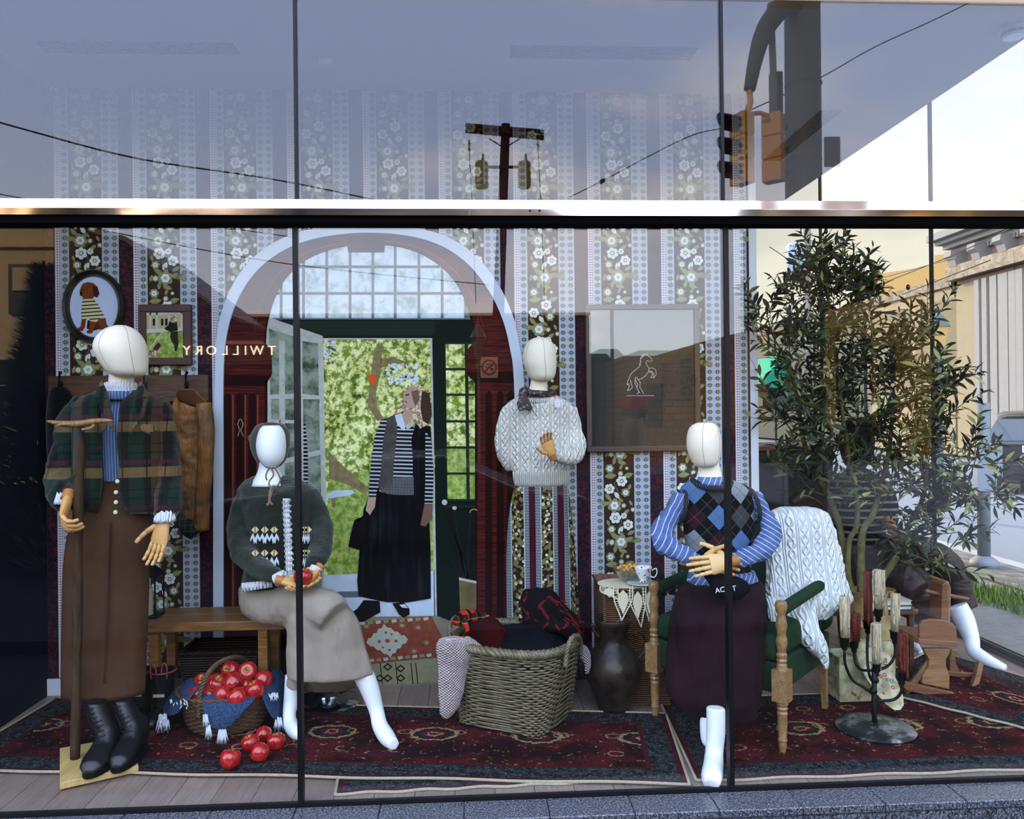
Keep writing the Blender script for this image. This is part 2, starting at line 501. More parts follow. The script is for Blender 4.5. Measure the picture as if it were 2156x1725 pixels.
m_line = mat('wallpaper pale line', 'c6c9ce', 0.85)
m_leafp = mat('printed olive leaf', '858652', 0.85)
m_leafl = mat('printed leaf vein', 'a3a479', 0.85)
m_petal = mat('printed olive petal', '8b8c60', 0.85)
m_petw = mat('printed white petal', 'dde2da', 0.85)
m_eye = mat('printed flower eye', 'a9ad98', 0.85)
m_stem = mat('printed stem', '74744c', 0.85)
def flower(mm, ce, r, kind, L, n=8):
    x0, z0 = ce
    def ring(rad, sc, y, mt, ph=0):
        mm.use(mt); pts = []
        for k in range(n*5):
            a = 2*PI*k/(n*5)+ph; q = rad*(1+sc*abs(math.sin(n*(a-ph)/2.0))**0.7)
            pts.append((x0+q*math.cos(a), YB-y, z0+q*math.sin(a)))
        mm.poly(pts[::-1])
    n = 6 if r > K*18 else 5; ph = (x0*37+z0*53) % 1.0
    ring(r*0.80, 0.30, L, m_petw if kind == 'w' else m_petal, ph)
    for k in range(n):
        a = 2*PI*k/n+ph; mm.use(m_leafl if kind != 'w' else m_eye)
        dx, dz = math.cos(a), math.sin(a); w_ = r*0.022
        mm.poly([(x0+dx*r*0.45-dz*w_, YB-L-0.0003, z0+dz*r*0.45+dx*w_), (x0+dx*r*0.85, YB-L-0.0003, z0+dz*r*0.85), (x0+dx*r*0.45+dz*w_, YB-L-0.0003, z0+dz*r*0.45-dx*w_)])
    if kind == 'w': ring(r*0.34, 0.25, L+0.0008, m_leafp, 0.4); ring(r*0.18, 0.2, L+0.0012, m_petw)
    else: ring(r*0.50, 0.22, L+0.0008, m_petw, 0.4); ring(r*0.20, 0.2, L+0.0012, m_eye)
def leafp(mm, ce, L_, ang, lay, mt=None):
    x0, z0 = ce; ca, sa = math.cos(ang), math.sin(ang)
    out = [(-0.5, 0), (-0.3, 0.17), (0.0, 0.25), (0.25, 0.17), (0.5, 0), (0.25, -0.17), (0, -0.25), (-0.3, -0.17)]
    T = lambda u, v, y: (x0+L_*(u*ca-v*sa), YB-y, z0+L_*(u*sa+v*ca))
    mm.use(mt or m_leafp).poly([T(u, v, lay) for u, v in out])
    mm.use(m_leafl).poly([T(u, v, lay+0.0004) for u, v in ((-0.45, 0.02), (0.42, 0.015), (0.42, -0.015), (-0.45, -0.02))])
FLW = [(540, 605, 48, 'o'), (478, 607, 22, 'o'), (415, 634, 14, 'o'), (468, 703, 30, 'o'), (583, 703, 13, 'o'), (540, 738, 19, 'o'), (548, 787, 36, 'w'), (466, 838, 34, 'w'),
       (573, 864, 29, 'o'), (498, 948, 46, 'o'), (560, 950, 17, 'o'), (620, 978, 16, 'o'), (503, 1030, 38, 'w'), (560, 1018, 20, 'w'), (588, 1078, 34, 'w'), (477, 1105, 27, 'o')]
LFS = [(605, 590, 62, 0.1), (500, 652, 44, 1.4), (552, 666, 52, -0.3), (545, 694, 34, 1.0), (475, 752, 66, 0.1), (592, 750, 60, 0.35), (600, 827, 36, 1.2), (515, 882, 46, -1.0, 1), (457, 893, 50, 2.3),
       (540, 912, 36, -0.6), (436, 935, 56, 0.1), (577, 992, 44, 0.7), (608, 935, 34, -1.1), (455, 1062, 34, 1.9), (538, 1112, 50, 1.1, 1), (497, 1150, 58, 2.6), (607, 1130, 46, 0.5), (640, 1180, 66, 0.05), (545, 1140, 40, 1.9), (450, 1190, 40, 1.3)]
STM = [(540, 640), (548, 700), (535, 760), (500, 800), (520, 850), (535, 905), (560, 950), (520, 1000), (545, 1060), (520, 1110), (540, 1190)]
wp = M()
ztop = ZC-0.001
for s_ in range(-1, 10):
    xo = WX0+s_*WP
    def strip(u0, u1, mt, lay):
        a, b = max(xo+K*u0, XL), min(xo+K*u1, 1.556)
        if b-a < 0.003: return False
        n = 1; wp.use(mt)
        wp.poly([(a, YB-lay, 0.09), (b, YB-lay, 0.09), (b, YB-lay, ztop), (a, YB-lay, ztop)]); return True
    strip(0, 30, m_dots, 0.0010); strip(-3, 1, m_line, 0.0014); strip(28, 32, m_line, 0.0014)
    if ('a', s_) and True:
        for (u0, u1) in ((32, 85), (290, 396)):
            key = 'lat%d_%d' % (u0, s_)
            if key not in MATS and xo+K*u0 < 1.55 and xo+K*u1 > XL: mat(key, rough=0.85, fn=lat_fn(0, xo+K*u0))
            if key in MATS: strip(u0, u1, MATS[key], 0.0010)
    strip(83, 86, m_line, 0.0014); strip(288, 291, m_line, 0.0014); strip(395, 398, m_line, 0.0014)
    strip(85, 290, m_field, 0.0008)
    strip(398, 490, m_damask, 0.0010)
    zr = W(300, 605/2.974, YB).z; per = K*585
    z0 = zr+per*2
    while z0 > -0.3:
        P = lambda x, y: (xo+K*(x-342), z0-K*(y-605))
        def ok(p, r): return XL+r < p[0] < 1.556-r and 0.1+r < p[1] < ztop-r
        st = [P(*q) for q in STM]
        st = [(x_, z_) for x_, z_ in st if ok((x_, z_), 0.004)]
        if len(st) > 2:
            wp.use(m_stem); cc = catmull([(x_, 0, z_) for x_, z_ in st], 3)
            for i in range(len(cc)-1):
                a, b = cc[i], cc[i+1]
                wp.poly([(a.x-0.0018, YB-0.0012, a.z), (b.x-0.0018, YB-0.0012, b.z), (b.x+0.0018, YB-0.0012, b.z), (a.x+0.0018, YB-0.0012, a.z)])
        for q in LFS:
            p = P(q[0], q[1])
            if ok(p, K*q[2]*0.5): leafp(wp, p, K*q[2]*1.22, q[3], 0.0016, m_petw if len(q) > 4 else None)
        for x_, y_, r_, kd in FLW:
            p = P(x_, y_)
            if ok(p, K*r_): flower(wp, p, K*r_, kd, 0.0024)
        z0 -= per
wp.obj('wallpaper', None, wall_back)
# ================================================================ the street seen through the side window
ZS = -0.12
tag(M().b2((XG+0.02, -0.0, -0.5), (5.25, 40, ZS)).b2((XG+0.35, -3.0, -0.5), (5.25, 0.0, ZS-0.001)).obj('ground_sidewalk', m_concrete), kind='structure')
tag(M().b2((5.42, -60, -0.6), (45, 60, ZS-0.10)).obj('road', m_asphalt), kind='structure')
tag(M().b2((-60, -17.5, -0.6), (5.42, -3.2, ZS-0.14)).obj('road_front', mat('dark tarmac', '17191a', 0.85, var=0.1)), kind='structure')
kerb = tag(M().b2((5.25, -3, -0.5), (5.42, 40, ZS+0.012)).obj('kerb', mat('kerb stone', 'a9a8a2', 0.85, var=0.15)), kind='structure')
tag(M().b2((-60, -3.2, -0.6), (5.42, -0.2, -0.36)).obj('pavement', mat('dark paving', '1f1f1e', 0.85, var=0.15)), kind='structure')
m_brickp = mat('grey paver', rough=0.9, fn=lambda: mix(oid(), c('6b6964'), c('86837c')))
pv = tag(M().b2((4.62, 2.2, -0.3), (5.24, 9, ZS+0.004)).obj('pavement_strip', mat('paver joint', '45443f', 0.9)), kind='structure')
pm_ = None
for r in range(34):
    for q_ in range(5):
        bx_ = M().b2((4.63+q_*0.122, 2.25+r*0.105, ZS+0.004), (4.63+q_*0.122+0.115, 2.25+r*0.105+0.099, ZS+0.016))
        if pm_ is None:
            pm_ = bx_.obj('paver', m_brickp, pv, loc=(4.63, 2.25, ZS))
        else:
            o = pm_.copy(); COL.objects.link(o); o.location = (4.63+q_*0.122, 2.25+r*0.105, ZS)
m_grass = mat('grass blade', rough=0.8, fn=lambda: mix(noi(None, 9.0), c('4f6a2a'), c('8aa145')))
gr = M(); random.seed(3)
for k in range(2600):
    t_ = random.random(); x_ = 3.95+0.55*random.random()+0.12*math.sin(t_*9); y_ = 2.3+2.6*t_
    h_ = 0.05+0.10*random.random()*(0.4+math.sin(t_*14)**2); a = random.random()*PI
    dx, dy = math.cos(a)*0.006, math.sin(a)*0.006; lx, ly = random.gauss(0, 0.03), random.gauss(0, 0.03)
    gr.poly([(x_-dx, y_-dy, ZS), (x_+dx, y_+dy, ZS), (x_+lx, y_+ly, ZS+h_)])
tag(gr.obj('grass', m_grass), 'patchy green grass beside the paved walk outside the side window', 'grass', kind='stuff')
# galvanised sign post
m_galv = mat('galvanised steel', '7d8486', 0.6, 0.2, var=0.12)
bp = G(2072, 1196, ZS)
t = thing('sign_post', 'grey steel street post with a dome foot outside the side window', 'post', bp)
M().lathe([(0.13, 0), (0.13, 0.05), (0.115, 0.08), (0.07, 0.11), (0.062, 0.12)], bp, 22).obj('dome_foot', m_galv, t, True)
tp = WX(2078, 930, bp.x)
M().tube([bp+Vector((0, 0, 0.1)), bp+Vector((0.01, 0, 1.6))], 0.058, 16).obj('post_tube', m_galv, t, True)
M().box(bp+Vector((0.02, -0.07, 0.98)), (0.22, 0.02, 0.46), Matrix.Rotation(-0.25, 3, 'Z')).obj('wrapper_sheet', mat('pale blue sheet', '8f9ba2', 0.5), t)
# far building with cornice
XB = 15.5
m_tan = mat('tan stucco', '8f7263', 0.85, var=0.08)
m_cream = mat('cream stucco', '94866a', 0.85, var=0.06)
m_trimw = mat('pale trim', '8d8982', 0.8, var=0.06)
m_marble = mat('brown marble', rough=0.35, fn=lambda: mix(sstep(noi(None, 2.5, 6.0, 0.7, 1.5), 0.42, 0.6), c('3b2c24'), c('6d665f')))
m_bronze = mat('bronze window frame', '5d4a35', 0.5)
m_pebble = mat('pebbled panel', rough=0.95, fn=lambda: mix(noi(None, 22.0, 3.0, 0.8), c('655c46'), c('8f8468')))
m_yel = mat('sunlit yellow stucco', '9c8050', 0.85, var=0.06)
zt = WX(2156, 470, XB).z; zb = WX(2156, 551, XB).z
ya = WX(2015, 500, XB).y
t = thing('corner_building', 'tan corner building with bracketed cornice and marble band across the street', 'building', (XB, ya-3, ZS))
M().b2((XB, 8, ZS), (XB+9, ya, zt+0.4)).obj('wall', m_tan, t)
M().b2((XB-0.05, 8, ZS), (XB, ya, zb-0.2)).obj('lower_wall', m_cream, t)
for i, (o_, h0, h1) in enumerate(((0.75, 0.18, 0.40), (0.55, 0.05, 0.17), (0.35, -0.10, 0.04), (0.15, -0.22, -0.11))):
    M().b2((XB-o_, 8, zt+h0), (XB, ya+o_*0.6, zt+h1)).obj('cornice_step', m_trimw, t)
for k in range(5):
    yk = ya-0.15-k*1.15
    pr = [(0, -0.22), (-0.52, -0.24), (-0.55, -0.42), (-0.42, -0.52), (-0.36, -0.72), (-0.18, -0.82), (-0.16, -1.02), (0, -1.08)]
    M().prism([(XB+p[0], yk, zt+p[1]) for p in pr], (0, -0.36, 0)).obj('bracket', m_trimw, t)
for k in range(18):
    M().b2((XB-0.16, ya-0.7-k*0.14-0.07, zt-0.36), (XB, ya-0.7-k*0.14, zt-0.22)).obj('dentil', m_trimw, t)
for k in range(3):
    y1 = ya-0.75-k*2.3
    M().b2((XB-0.03, y1-1.9, zt-1.75), (XB, y1, zt-1.15)).b2((XB-0.045, y1-1.8, zt-1.68), (XB-0.02, y1-0.1, zt-1.22)).obj('frieze_panel', m_tan, t)
M().b2((XB-0.35, 8, zb-0.05), (XB, ya+0.1, zb+0.38)).obj('marble_band', m_marble, t)
zpb = zb-0.2
for px_, w_ in ((2062, 0.22), (2078, 0.22), (2095, 0.3), (2113, 0.4), (2135, 0.28), (2150, 0.28)):
    y1 = WX(px_, 700, XB).y
    M().b2((XB-0.16, y1-w_, ZS), (XB, y1, zpb)).b2((XB-0.2, y1-w_-0.04, ZS), (XB, y1+0.04, ZS+0.7)).obj('pilaster', m_trimw, t)
y1 = WX(2126, 700, XB).y
M().b2((XB-0.07, y1-0.35, ZS), (XB, y1, zpb)).obj('window_strip', m_bronze, t)
t = thing('far_building', 'sunlit cream building behind the olive tree, with pebbled panels', 'building', (XB+0.2, ya+3, ZS))
M().b2((XB+0.2, ya+0.5, ZS), (XB+9, 70, zb+0.15)).obj('wall', m_cream, t)
M().b2((XB+0.1, ya+0.5, zb-0.12), (XB+0.3, 70, zb+0.2)).obj('marble_band', m_marble, t)
ytop = [(ya+0.5, zb+1.1), (ya+3.2, zb+1.4), (ya+3.2, zb+1.05), (ya+8, zb+1.5), (ya+8, zb+0.15), (ya+0.5, zb+0.15)]
M().prism([(XB+1.2, p[0], p[1]) for p in ytop], (0.4, 0, 0)).obj('upper_wall', m_yel, t)
for k in range(5):
    y1 = WX(2045, 700, XB).y+0.3+k*3.4
    M().b2((XB+0.16, y1, 2.0), (XB+0.2, y1+2.6, zb-0.5)).obj('pebble_panel', m_pebble, t)
    M().b2((XB+0.12, y1+2.65, 1.6), (XB+0.2, y1+3.0, zb-0.3)).obj('window_strip', m_bronze, t)
t = thing('row_building', 'long low dark-windowed building at the far end of the side street', 'building', (8, 72, ZS))
M().b2((2, 72, ZS), (15.0, 78, 5.6)).obj('wall', m_cream, t)
for k in range(4): M().b2((3+k*2.3, 71.96, 0.6), (4.7+k*2.3, 72, 3.2)).obj('pane', mat('dark glazing', '1c2022', 0.2) if k == 0 else MATS['dark glazing'], t)
aw_c = WX(1662, 778, XB+0.2)
aw = thing('green_awning', 'small green awning glimpsed through the olive branches', 'awning', aw_c)
aw_c = WX(1662, 778, XB+0.2)
M().prism([aw_c+Vector((0, 0, 0.9)), aw_c+Vector((-1.4, 0, -0.5)), aw_c+Vector((-1.4, 0, -0.9)), aw_c+Vector((0, 0, -0.9))], (0, 4.5, 0)).obj('awning_cloth', mat('green canvas', '1f8a66', 0.7), aw)
# far end of the side street: shade painted in as dark green panels
m_shade = mat('painted dark green shade', '1d2823', 0.6, var=0.2)
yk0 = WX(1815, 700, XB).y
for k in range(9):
    M().b2((XB+0.05, yk0+k*4.6, ZS), (XB+0.2, yk0+k*4.6+4.3, zb-0.3)).obj('shade_panel', m_shade, bpy.data.objects['far_building'])
# street lamp outside
lp = W(1975, 735, 8.5)
t = thing('street_lamp', 'ornate grey street lamp with a lantern head, behind the side window', 'lamp', (lp.x, lp.y, ZS))
m_lampm = mat('painted lamp iron', '4e5a52', 0.5)
M().lathe([(0.12, ZS), (0.12, ZS+0.3), (0.06, ZS+0.45), (0.045, lp.z-0.3), (0.07, lp.z-0.22), (0.04, lp.z-0.15), (0.09, lp.z-0.02)], (lp.x, lp.y, 0), 14).obj('pole', m_lampm, t, True)
M().lathe([(0.09, 0), (0.16, 0.32), (0.165, 0.33)], lp, 6).obj('lantern_glass', mat('amber glass', 'c9a25a', 0.3), t)
M().lathe([(0.19, 0.33), (0.12, 0.44), (0.03, 0.55), (0.02, 0.62)], lp, 6).obj('lantern_roof', m_lampm, t)
# parked car
m_car = mat('dark car paint', '2e2a26', 0.35, 0.2, coat=0.6)
m_glassd = mat('tinted glass', '2a3234', 0.08, spec=0.8)
m_tyre = mat('tyre rubber', '101010', 0.85)
cc = Vector((10.35, 10.9, ZS-0.1))
t = thing('parked_car', 'dark grey hatchback seen from behind, parked outside at the right edge', 'car', cc)
bd = M(); rs = []
for (y_, zb_, zm, zt_, wb, wt) in ((0.0, 0.42, 0.75, 0.98, 0.80, 0.80), (0.06, 0.30, 0.75, 1.0, 0.88, 0.84), (0.5, 0.22, 0.75, 1.02, 0.90, 0.84), (2.6, 0.22, 0.75, 1.02, 0.90, 0.84), (3.6, 0.24, 0.7, 0.92, 0.88, 0.80), (4.1, 0.34, 0.62, 0.74, 0.78, 0.72)):
    rs.append([cc+Vector((x_, y_, z_)) for x_, z_ in ((-wb*0.94, zb_), (-wb, zm), (-wt, zt_), (0, zt_+0.02), (wt, zt_), (wb, zm), (wb*0.94, zb_), (0, zb_-0.02))])
bd.rings(rs)
bd.obj('body', m_car, t, True, 40, mods=bev(0.04, 3))
rf = M(); rs = []
for (y_, zt_, wt) in ((0.42, 1.46, 0.62), (0.6, 1.52, 0.66), (1.4, 1.56, 0.68), (2.1, 1.50, 0.66)):
    rs.append([cc+Vector((x_, y_, z_)) for x_, z_ in ((-wt, zt_-0.05), (-wt*0.8, zt_), (0, zt_+0.02), (wt*0.8, zt_), (wt, zt_-0.05), (0, zt_-0.08))])
rf.rings(rs).obj('roof', m_car, t, True, 40)
gl = M(); rs = []
for (z_, y0_, y1_, w_) in ((1.0, 0.12, 2.9, 0.82), (1.25, 0.28, 2.5, 0.74), (1.45, 0.45, 2.1, 0.63)):
    rs.append([cc+Vector((a, b, z_)) for a, b in ((-w_, y0_), (w_, y0_), (w_+0.01, y1_), (-w_-0.01, y1_))])
gl.rings(rs).obj('glasshouse', m_glassd, t, True, 40)
M().b2(cc+Vector((-0.26, -0.015, 0.80)), cc+Vector((0.26, 0.02, 0.93))).obj('number_plate', mat('plate blue white', 'b9cbd8', 0.4), t)
for sx in (-1, 1):
    M().b2(cc+Vector((sx*0.84-0.05, -0.02, 0.72)), cc+Vector((sx*0.84+0.05, 0.25, 1.06))).obj('tail_lamp', mat('red lamp', '7c1a14', 0.2) if sx < 0 else MATS['red lamp'], t, mods=bev(0.02))
    for yy in (0.75, 3.25):
        w_ = M().lathe([(0.10, -0.11), (0.30, -0.11), (0.325, -0.07), (0.325, 0.07), (0.30, 0.11), (0.10, 0.11)], cc+Vector((sx*0.78, yy, 0.325)), 22, rot=Matrix.Rotation(PI/2, 3, 'Y')).obj('wheel', m_tyre, t, True, 40)
M().b2(cc+Vector((-0.85, -0.06, 0.38)), cc+Vector((0.85, 0.1, 0.60))).obj('bumper', mat('black trim plastic', '191a1b', 0.6), t, mods=bev(0.03))
def text(name, s, loc, size, rotm, mt, parent=None, ext=0.002, align='CENTER'):
    cu = bpy.data.curves.new(name, 'FONT'); cu.body = s; cu.size = size; cu.extrude = ext; cu.align_x = align; cu.align_y = 'CENTER'
    cu.materials.append(mt); cu.resolution_u = 3
    o = bpy.data.objects.new(name, cu); COL.objects.link(o)
    me = bpy.data.meshes.new_from_object(o); bpy.data.objects.remove(o)
    o = bpy.data.objects.new(name, me); COL.objects.link(o)
    mm = rotm.to_4x4(); mm.translation = Vector(loc)-origin(parent); o.matrix_basis = mm
    if parent is not None: o.parent = parent
    return o
RF = Matrix.Rotation(PI/2, 3, 'X')           # upright, facing -y
RM = Matrix.Rotation(PI, 3, 'Z') @ RF        # upright, facing +y
m_dkt = mat('dark lettering', '22303c', 0.5)
text('plate_lettering', '47-2JG', cc+Vector((0, -0.018, 0.86)), 0.12, RF, m_dkt, t)
text('emblem', 'H', cc+Vector((0, -0.02, 1.02)), 0.11, RF, m_chrome, t, 0.006)
t.rotation_euler = (0, 0, -0.62)
# utility pole and wires outside
m_pole = mat('weathered pole wood', '7d766c', 0.9, var=0.25)
up_ = W(1695, 520, 22)
t = thing('utility_pole', 'wooden utility pole with crossarm and grey transformer beyond the olive tree top', 'utility pole', (up_.x, up_.y, ZS))
top_ = W(1700, 475, 22)
M().tube([(up_.x, up_.y, ZS), (top_.x, top_.y, top_.z+0.3)], [0.14, 0.11], 12).obj('pole', m_pole, t, True)
M().box(W(1690, 472, 22), (2.6, 0.12, 0.12)).obj('crossarm', m_pole, t)
M().lathe([(0.26, -0.5), (0.29, -0.45), (0.29, 0.35), (0.2, 0.42), (0.08, 0.45)], W(1676, 540, 21.7), 16).obj('transformer', mat('transformer grey', '8fa0ac', 0.5), t, True, 40)
m_wire = mat('wire', '161616', 0.6)
def wire(pts, r, lab, mirror=False):
    pp = catmull(pts, 6)
    o = M().tube(pp, r, 5).obj('overhead_wire', m_wire)
    tag(o, lab, 'wire')
wire([W(1620, 520, 22), W(1760, 596, 20), W(2015, 542, 13)], 0.014, 'thin overhead wire running from the utility pole to the cornice')
wire([W(1620, 700, 20), W(1700, 560, 22), W(1760, 470, 24)], 0.012, 'steep thin guy wire beside the grey transformer')
wire([W(1850, 600, 20), W(2000, 540, 14), W(2150, 470, 9)], 0.012, 'overhead wire passing in front of the yellow upper wall')
wire([W(1900, 620, 16), W(2085, 548, 12)], 0.012, 'short overhead wire ending at the marble band')

# ================================================================ the street behind the viewer, seen as reflections in the shop window
def R_(x, y, D):
    p = W(x, y, D); return Vector((p.x, -p.y, p.z))
ZR = -0.5
def rbox(mm, x0, y0, x1, y1, D, depth=0.3, z0=None):
    a, b = R_(x0, y1, D), R_(x1, y0, D)
    mm.b2((a.x, a.y-depth, a.z if z0 is None else z0), (b.x, b.y, b.z)); return mm
m_limes = mat('limestone front', 'e0c79c', 0.85, var=0.12)
m_dark = mat('dark slate roof', '2c2a2b', 0.8, var=0.2)
m_wdark = mat('dark window', '15191b', 0.25)
m_blind = mat('cream blind', 'd8bd8c', 0.8)
def bricks():
    x, y, z = co()
    r = fl(z/0.22); g_ = mx(lt(fr(z/0.22), 0.16), lt(fr(x/0.5+r*0.5), 0.07))
    return mix(g_, mix(noi(None, 3.0), c('7d6233'), c('a5843f')), c('5a4a2a'))
m_brick = mat('orange brick front', rough=0.9, fn=bricks)
D1 = 18
t = thing('limestone_building', 'tan limestone building across the street, with sash windows and awnings', 'building', R_(0, 900, D1))
rbox(M(), -700, 430, 112, 900, D1, 6, ZR).obj('wall', m_limes, t)
rbox(M(), -700, 436, 114, 446, D1-0.25, 0.3).obj('cornice', m_limes, t)
rbox(M(), -700, 512, 114, 520, D1-0.15, 0.3).obj('string_course', m_limes, t)
for i, x0 in enumerate((18, -120, -260)):
    rbox(M(), x0, 556, x0+62, 662, D1-0.12, 0.15).obj('window_frame', m_wdark, t)
    rbox(M(), x0+8, 563, x0+56, 612, D1-0.22, 0.12).obj('blind', m_blind, t)
rbox(M(), -600, 757, 72, 812, D1-1.0, 1.0).obj('awning', m_dark, t)
rbox(M(), -600, 812, 74, 816, D1-1.0, 1.1).obj('awning_edge', m_limes, t)
rbox(M(), -600, 822, 56, 985, D1-0.2, 0.2).obj('shop_glass', m_wdark, t)
rbox(M(), 8, 840, 38, 985, D1-0.3, 0.12).obj('door_panel', m_blind, t)
t = thing('gabled_building', 'dark gabled building across the street beside the limestone front', 'building', R_(300, 900, 19))
pr = [R_(160, 900, 19), R_(160, 480, 19), R_(262, 505, 19), R_(470, 662, 19), R_(470, 900, 19)]
for p in (pr[0], pr[-1]): p.z = ZR
M().prism(pr, (0, -4.4, 0)).obj('gable_wall', m_dark, t)
pr = [R_(160, 470, 18.8), R_(262, 497, 18.8), R_(474, 658, 18.8), R_(474, 666, 18.8), R_(262, 507, 18.8), R_(160, 482, 18.8)]
M().prism(pr, (0, -4.5, 0)).obj('roof_edge', MATS['bronze window frame'], t)
for x0 in (160, 250, 330): rbox(M(), x0, 700, x0+45, 790, 18.9, 0.1).obj('window', m_wdark, t)
t = thing('low_shopfront', 'long low shopfront across the street under a pale roof edge', 'building', R_(800, 900, 24))
rbox(M(), 440, 666, 1240, 900, 24, 5, ZR).obj('wall', m_dark, t)
rbox(M(), 440, 658, 1242, 667, 23.8, 5).obj('roof_edge', mat('pale roof edge', 'f2e6cf', 0.6), t)
for k in range(6): rbox(M(), 480+k*125, 780, 570+k*125, 900, 23.9, 0.1).obj('window', m_wdark, t)
m_glow = mat('lit sign letter', 'd9b48a', 0.5, emit=(1.0, 0.72, 0.5), estr=9.0)
pt_ = R_(479, 739, 17.6)
ts = thing('shop_sign', 'row of lit capital letters over the low shopfront', 'sign', pt_)
rbox(M(), 300, 712, 640, 768, 17.7, 0.2).obj('sign_board', m_wdark, ts)
rbox(M(), 300, 768, 330, 900, 17.8, 0.2, ZR).obj('sign_support', m_wdark, ts)
rbox(M(), 610, 768, 640, 900, 17.8, 0.2, ZR).obj('sign_support', m_wdark, ts)
for k, ch in enumerate('TWILLORY'):
    xx = (572, 541, 517, 497, 474, 445, 419, 393)[k]
    p = R_(xx, 739, 17.6)
    text('sign_letter', ch, p, 0.34, RM, m_glow, ts, 0.02)
t = thing('house_row', 'dark gabled houses across the street between the low shopfront and the brick front', 'building', R_(1290, 900, 27))
pr = [R_(1236, 900, 27), R_(1236, 770, 27), R_(1262, 735, 27), R_(1300, 735, 27), R_(1352, 790, 27), R_(1352, 900, 27)]
for p in (pr[0], pr[-1]): p.z = ZR
M().prism(pr, (0, -4, 0)).obj('gable_wall', m_dark, t)
t = thing('brick_building', 'sunlit orange brick building across the street with dark windows', 'building', R_(1600, 900, 21))
pr = [R_(1345, 900, 21), R_(1345, 738, 21), R_(1470, 738, 21), R_(1470, 722, 21), R_(1560, 700, 21), R_(1770, 690, 21), R_(1900, 610, 21), R_(1960, 600, 21), R_(1960, 900, 21)]
for p in (pr[0], pr[-1]): p.z = ZR
M().prism(pr, (0, -6, 0)).obj('wall', m_brick, t)
for (x0, y0, x1, y1) in ((1620, 692, 1705, 960), (1765, 700, 1835, 955), (1850, 720, 1885, 960), (1365, 800, 1395, 900)):
    rbox(M(), x0, y0+8, x1, y1, 20.9, 0.1).obj('window', m_wdark, t)
text('wall_sign_lettering', 'nigel', R_(1440, 800, 20.85), 0.75, RM @ Matrix.Rotation(-PI/2, 3, 'Z'), m_wdark, t, 0.02)
rbox(M(), 1500, 900, 1900, 1010, 20.7, 0.4, ZR).obj('base_wall', m_dark, t)
t = thing('striped_awning', 'small red awning across the street under the gabled houses', 'awning', R_(1340, 840, 20))
rbox(M(), 1320, 830, 1362, 860, 20.3, 0.5).obj('awning_cloth', mat('red canvas', 'a03028', 0.7), t)
t = thing('tall_building', 'tall dark brown building across the street behind the brick front', 'building', R_(1900, 900, 30))
rbox(M(), 1655, 442, 2500, 900, 30, 5, ZR).obj('wall', mat('umber render', '2b241d', 0.85, var=0.2), t)
rbox(M(), 1650, 436, 2500, 448, 29.8, 5).obj('cornice', m_dark, t)
for k in range(6):
    for j in range(2): rbox(M(), 1700+k*110, 480+j*70, 1745+k*110, 525+j*70, 29.9, 0.1).obj('window', m_wdark, t)
# traffic signal pole
m_green = mat('olive painted steel', '4f4a3a', 0.6, var=0.12)
m_sigy = mat('signal yellow', 'eda626', 0.5, var=0.08)
D = 4.8
pb = R_(1692, 424, D)
t = thing('traffic_pole', 'thick olive traffic pole with curved mast arm and conduit', 'traffic pole', (pb.x, pb.y, ZR))
M().tube([(pb.x+0.01, pb.y, ZR), (pb.x, pb.y, 3.4), (R_(1690, 0, D).x, pb.y, 7.2)], [0.19, 0.178, 0.17], 20).obj('pole', m_green, t, True)
for yy in (180, 340): M().lathe([(0.178, -0.01), (0.185, 0), (0.178, 0.01)], R_(1691, yy, D), 20).obj('seam_ring', m_green, t, True)
am = [R_(1690, 8, D), R_(1655, 8, D-0.2), R_(1612, 60, D-0.4), R_(1592, 120, D-0.5), R_(1578, 190, D-0.5)]
M().tube(catmull(am, 6), [0.12*(1-0.6*i/24)+0.005 for i in range(25)], 12).obj('mast_arm', m_green, t, True)
M().tube([R_(1622, 8, D-0.3), R_(1628, 150, D-0.3), R_(1633, 288, D-0.3)], 0.034, 10).obj('conduit', m_galv, t, True)
M().box(R_(1752, 320, D), (0.16, 0.02, 0.30)).obj('sign_back', m_green, t)
M().box(R_(1634, 220, D+0.3), (0.12, 0.10, 0.66)).obj('control_cabinet', m_green, t, mods=bev(0.01))
def signal(px_, D_, y0, y1, w, yaw, lab):
    a, b = R_(px_, y0, D_), R_(px_, y1, D_); h = a.z-b.z; ce = (a+b)/2
    t = thing('traffic_signal', lab, 'traffic light', ce); Rz = Matrix.Rotation(yaw, 3, 'Z')
    for k in range(3):
        cz = Vector((0, 0, h/3*(1-k)))
        M().box(ce+cz, (w, w*0.7, h/3*0.97), Rz).obj('signal_section', m_sigy, t, mods=bev(0.012, 2))
        vz = M(); rs = []
        for d in (0.0, 0.20):
            rs.append([ce+cz+Rz @ Vector((w*0.42*math.cos(a_), w*0.35+d*(0.6+0.4*math.sin(a_)), w*0.42*math.sin(a_))) for a_ in [PI*q_/8-0.3 for q_ in range(11)]])
        vz.rings(rs, close=False).obj('visor', m_black, t)
        M().lathe([(w*0.38, 0), (w*0.3, 0.02), (0.001, 0.03)], ce+cz+Rz @ Vector((0, w*0.35, 0)), 16, rot=Rz @ Matrix.Rotation(-PI/2, 3, 'X')).obj('lens', mat('signal lens %d' % k, ('3c100c', '3f2f0c', '1b7a55')[k], 0.3) if 'signal lens %d' % k not in MATS else MATS['signal lens %d' % k], t, True)
signal(1562, D-0.5, 240, 390, 0.20, 1.2, 'yellow traffic light with black visors hanging from the mast arm')
signal(1628, D-0.3, 240, 385, 0.19, -2.4, 'yellow traffic light turned away, beside the traffic pole')
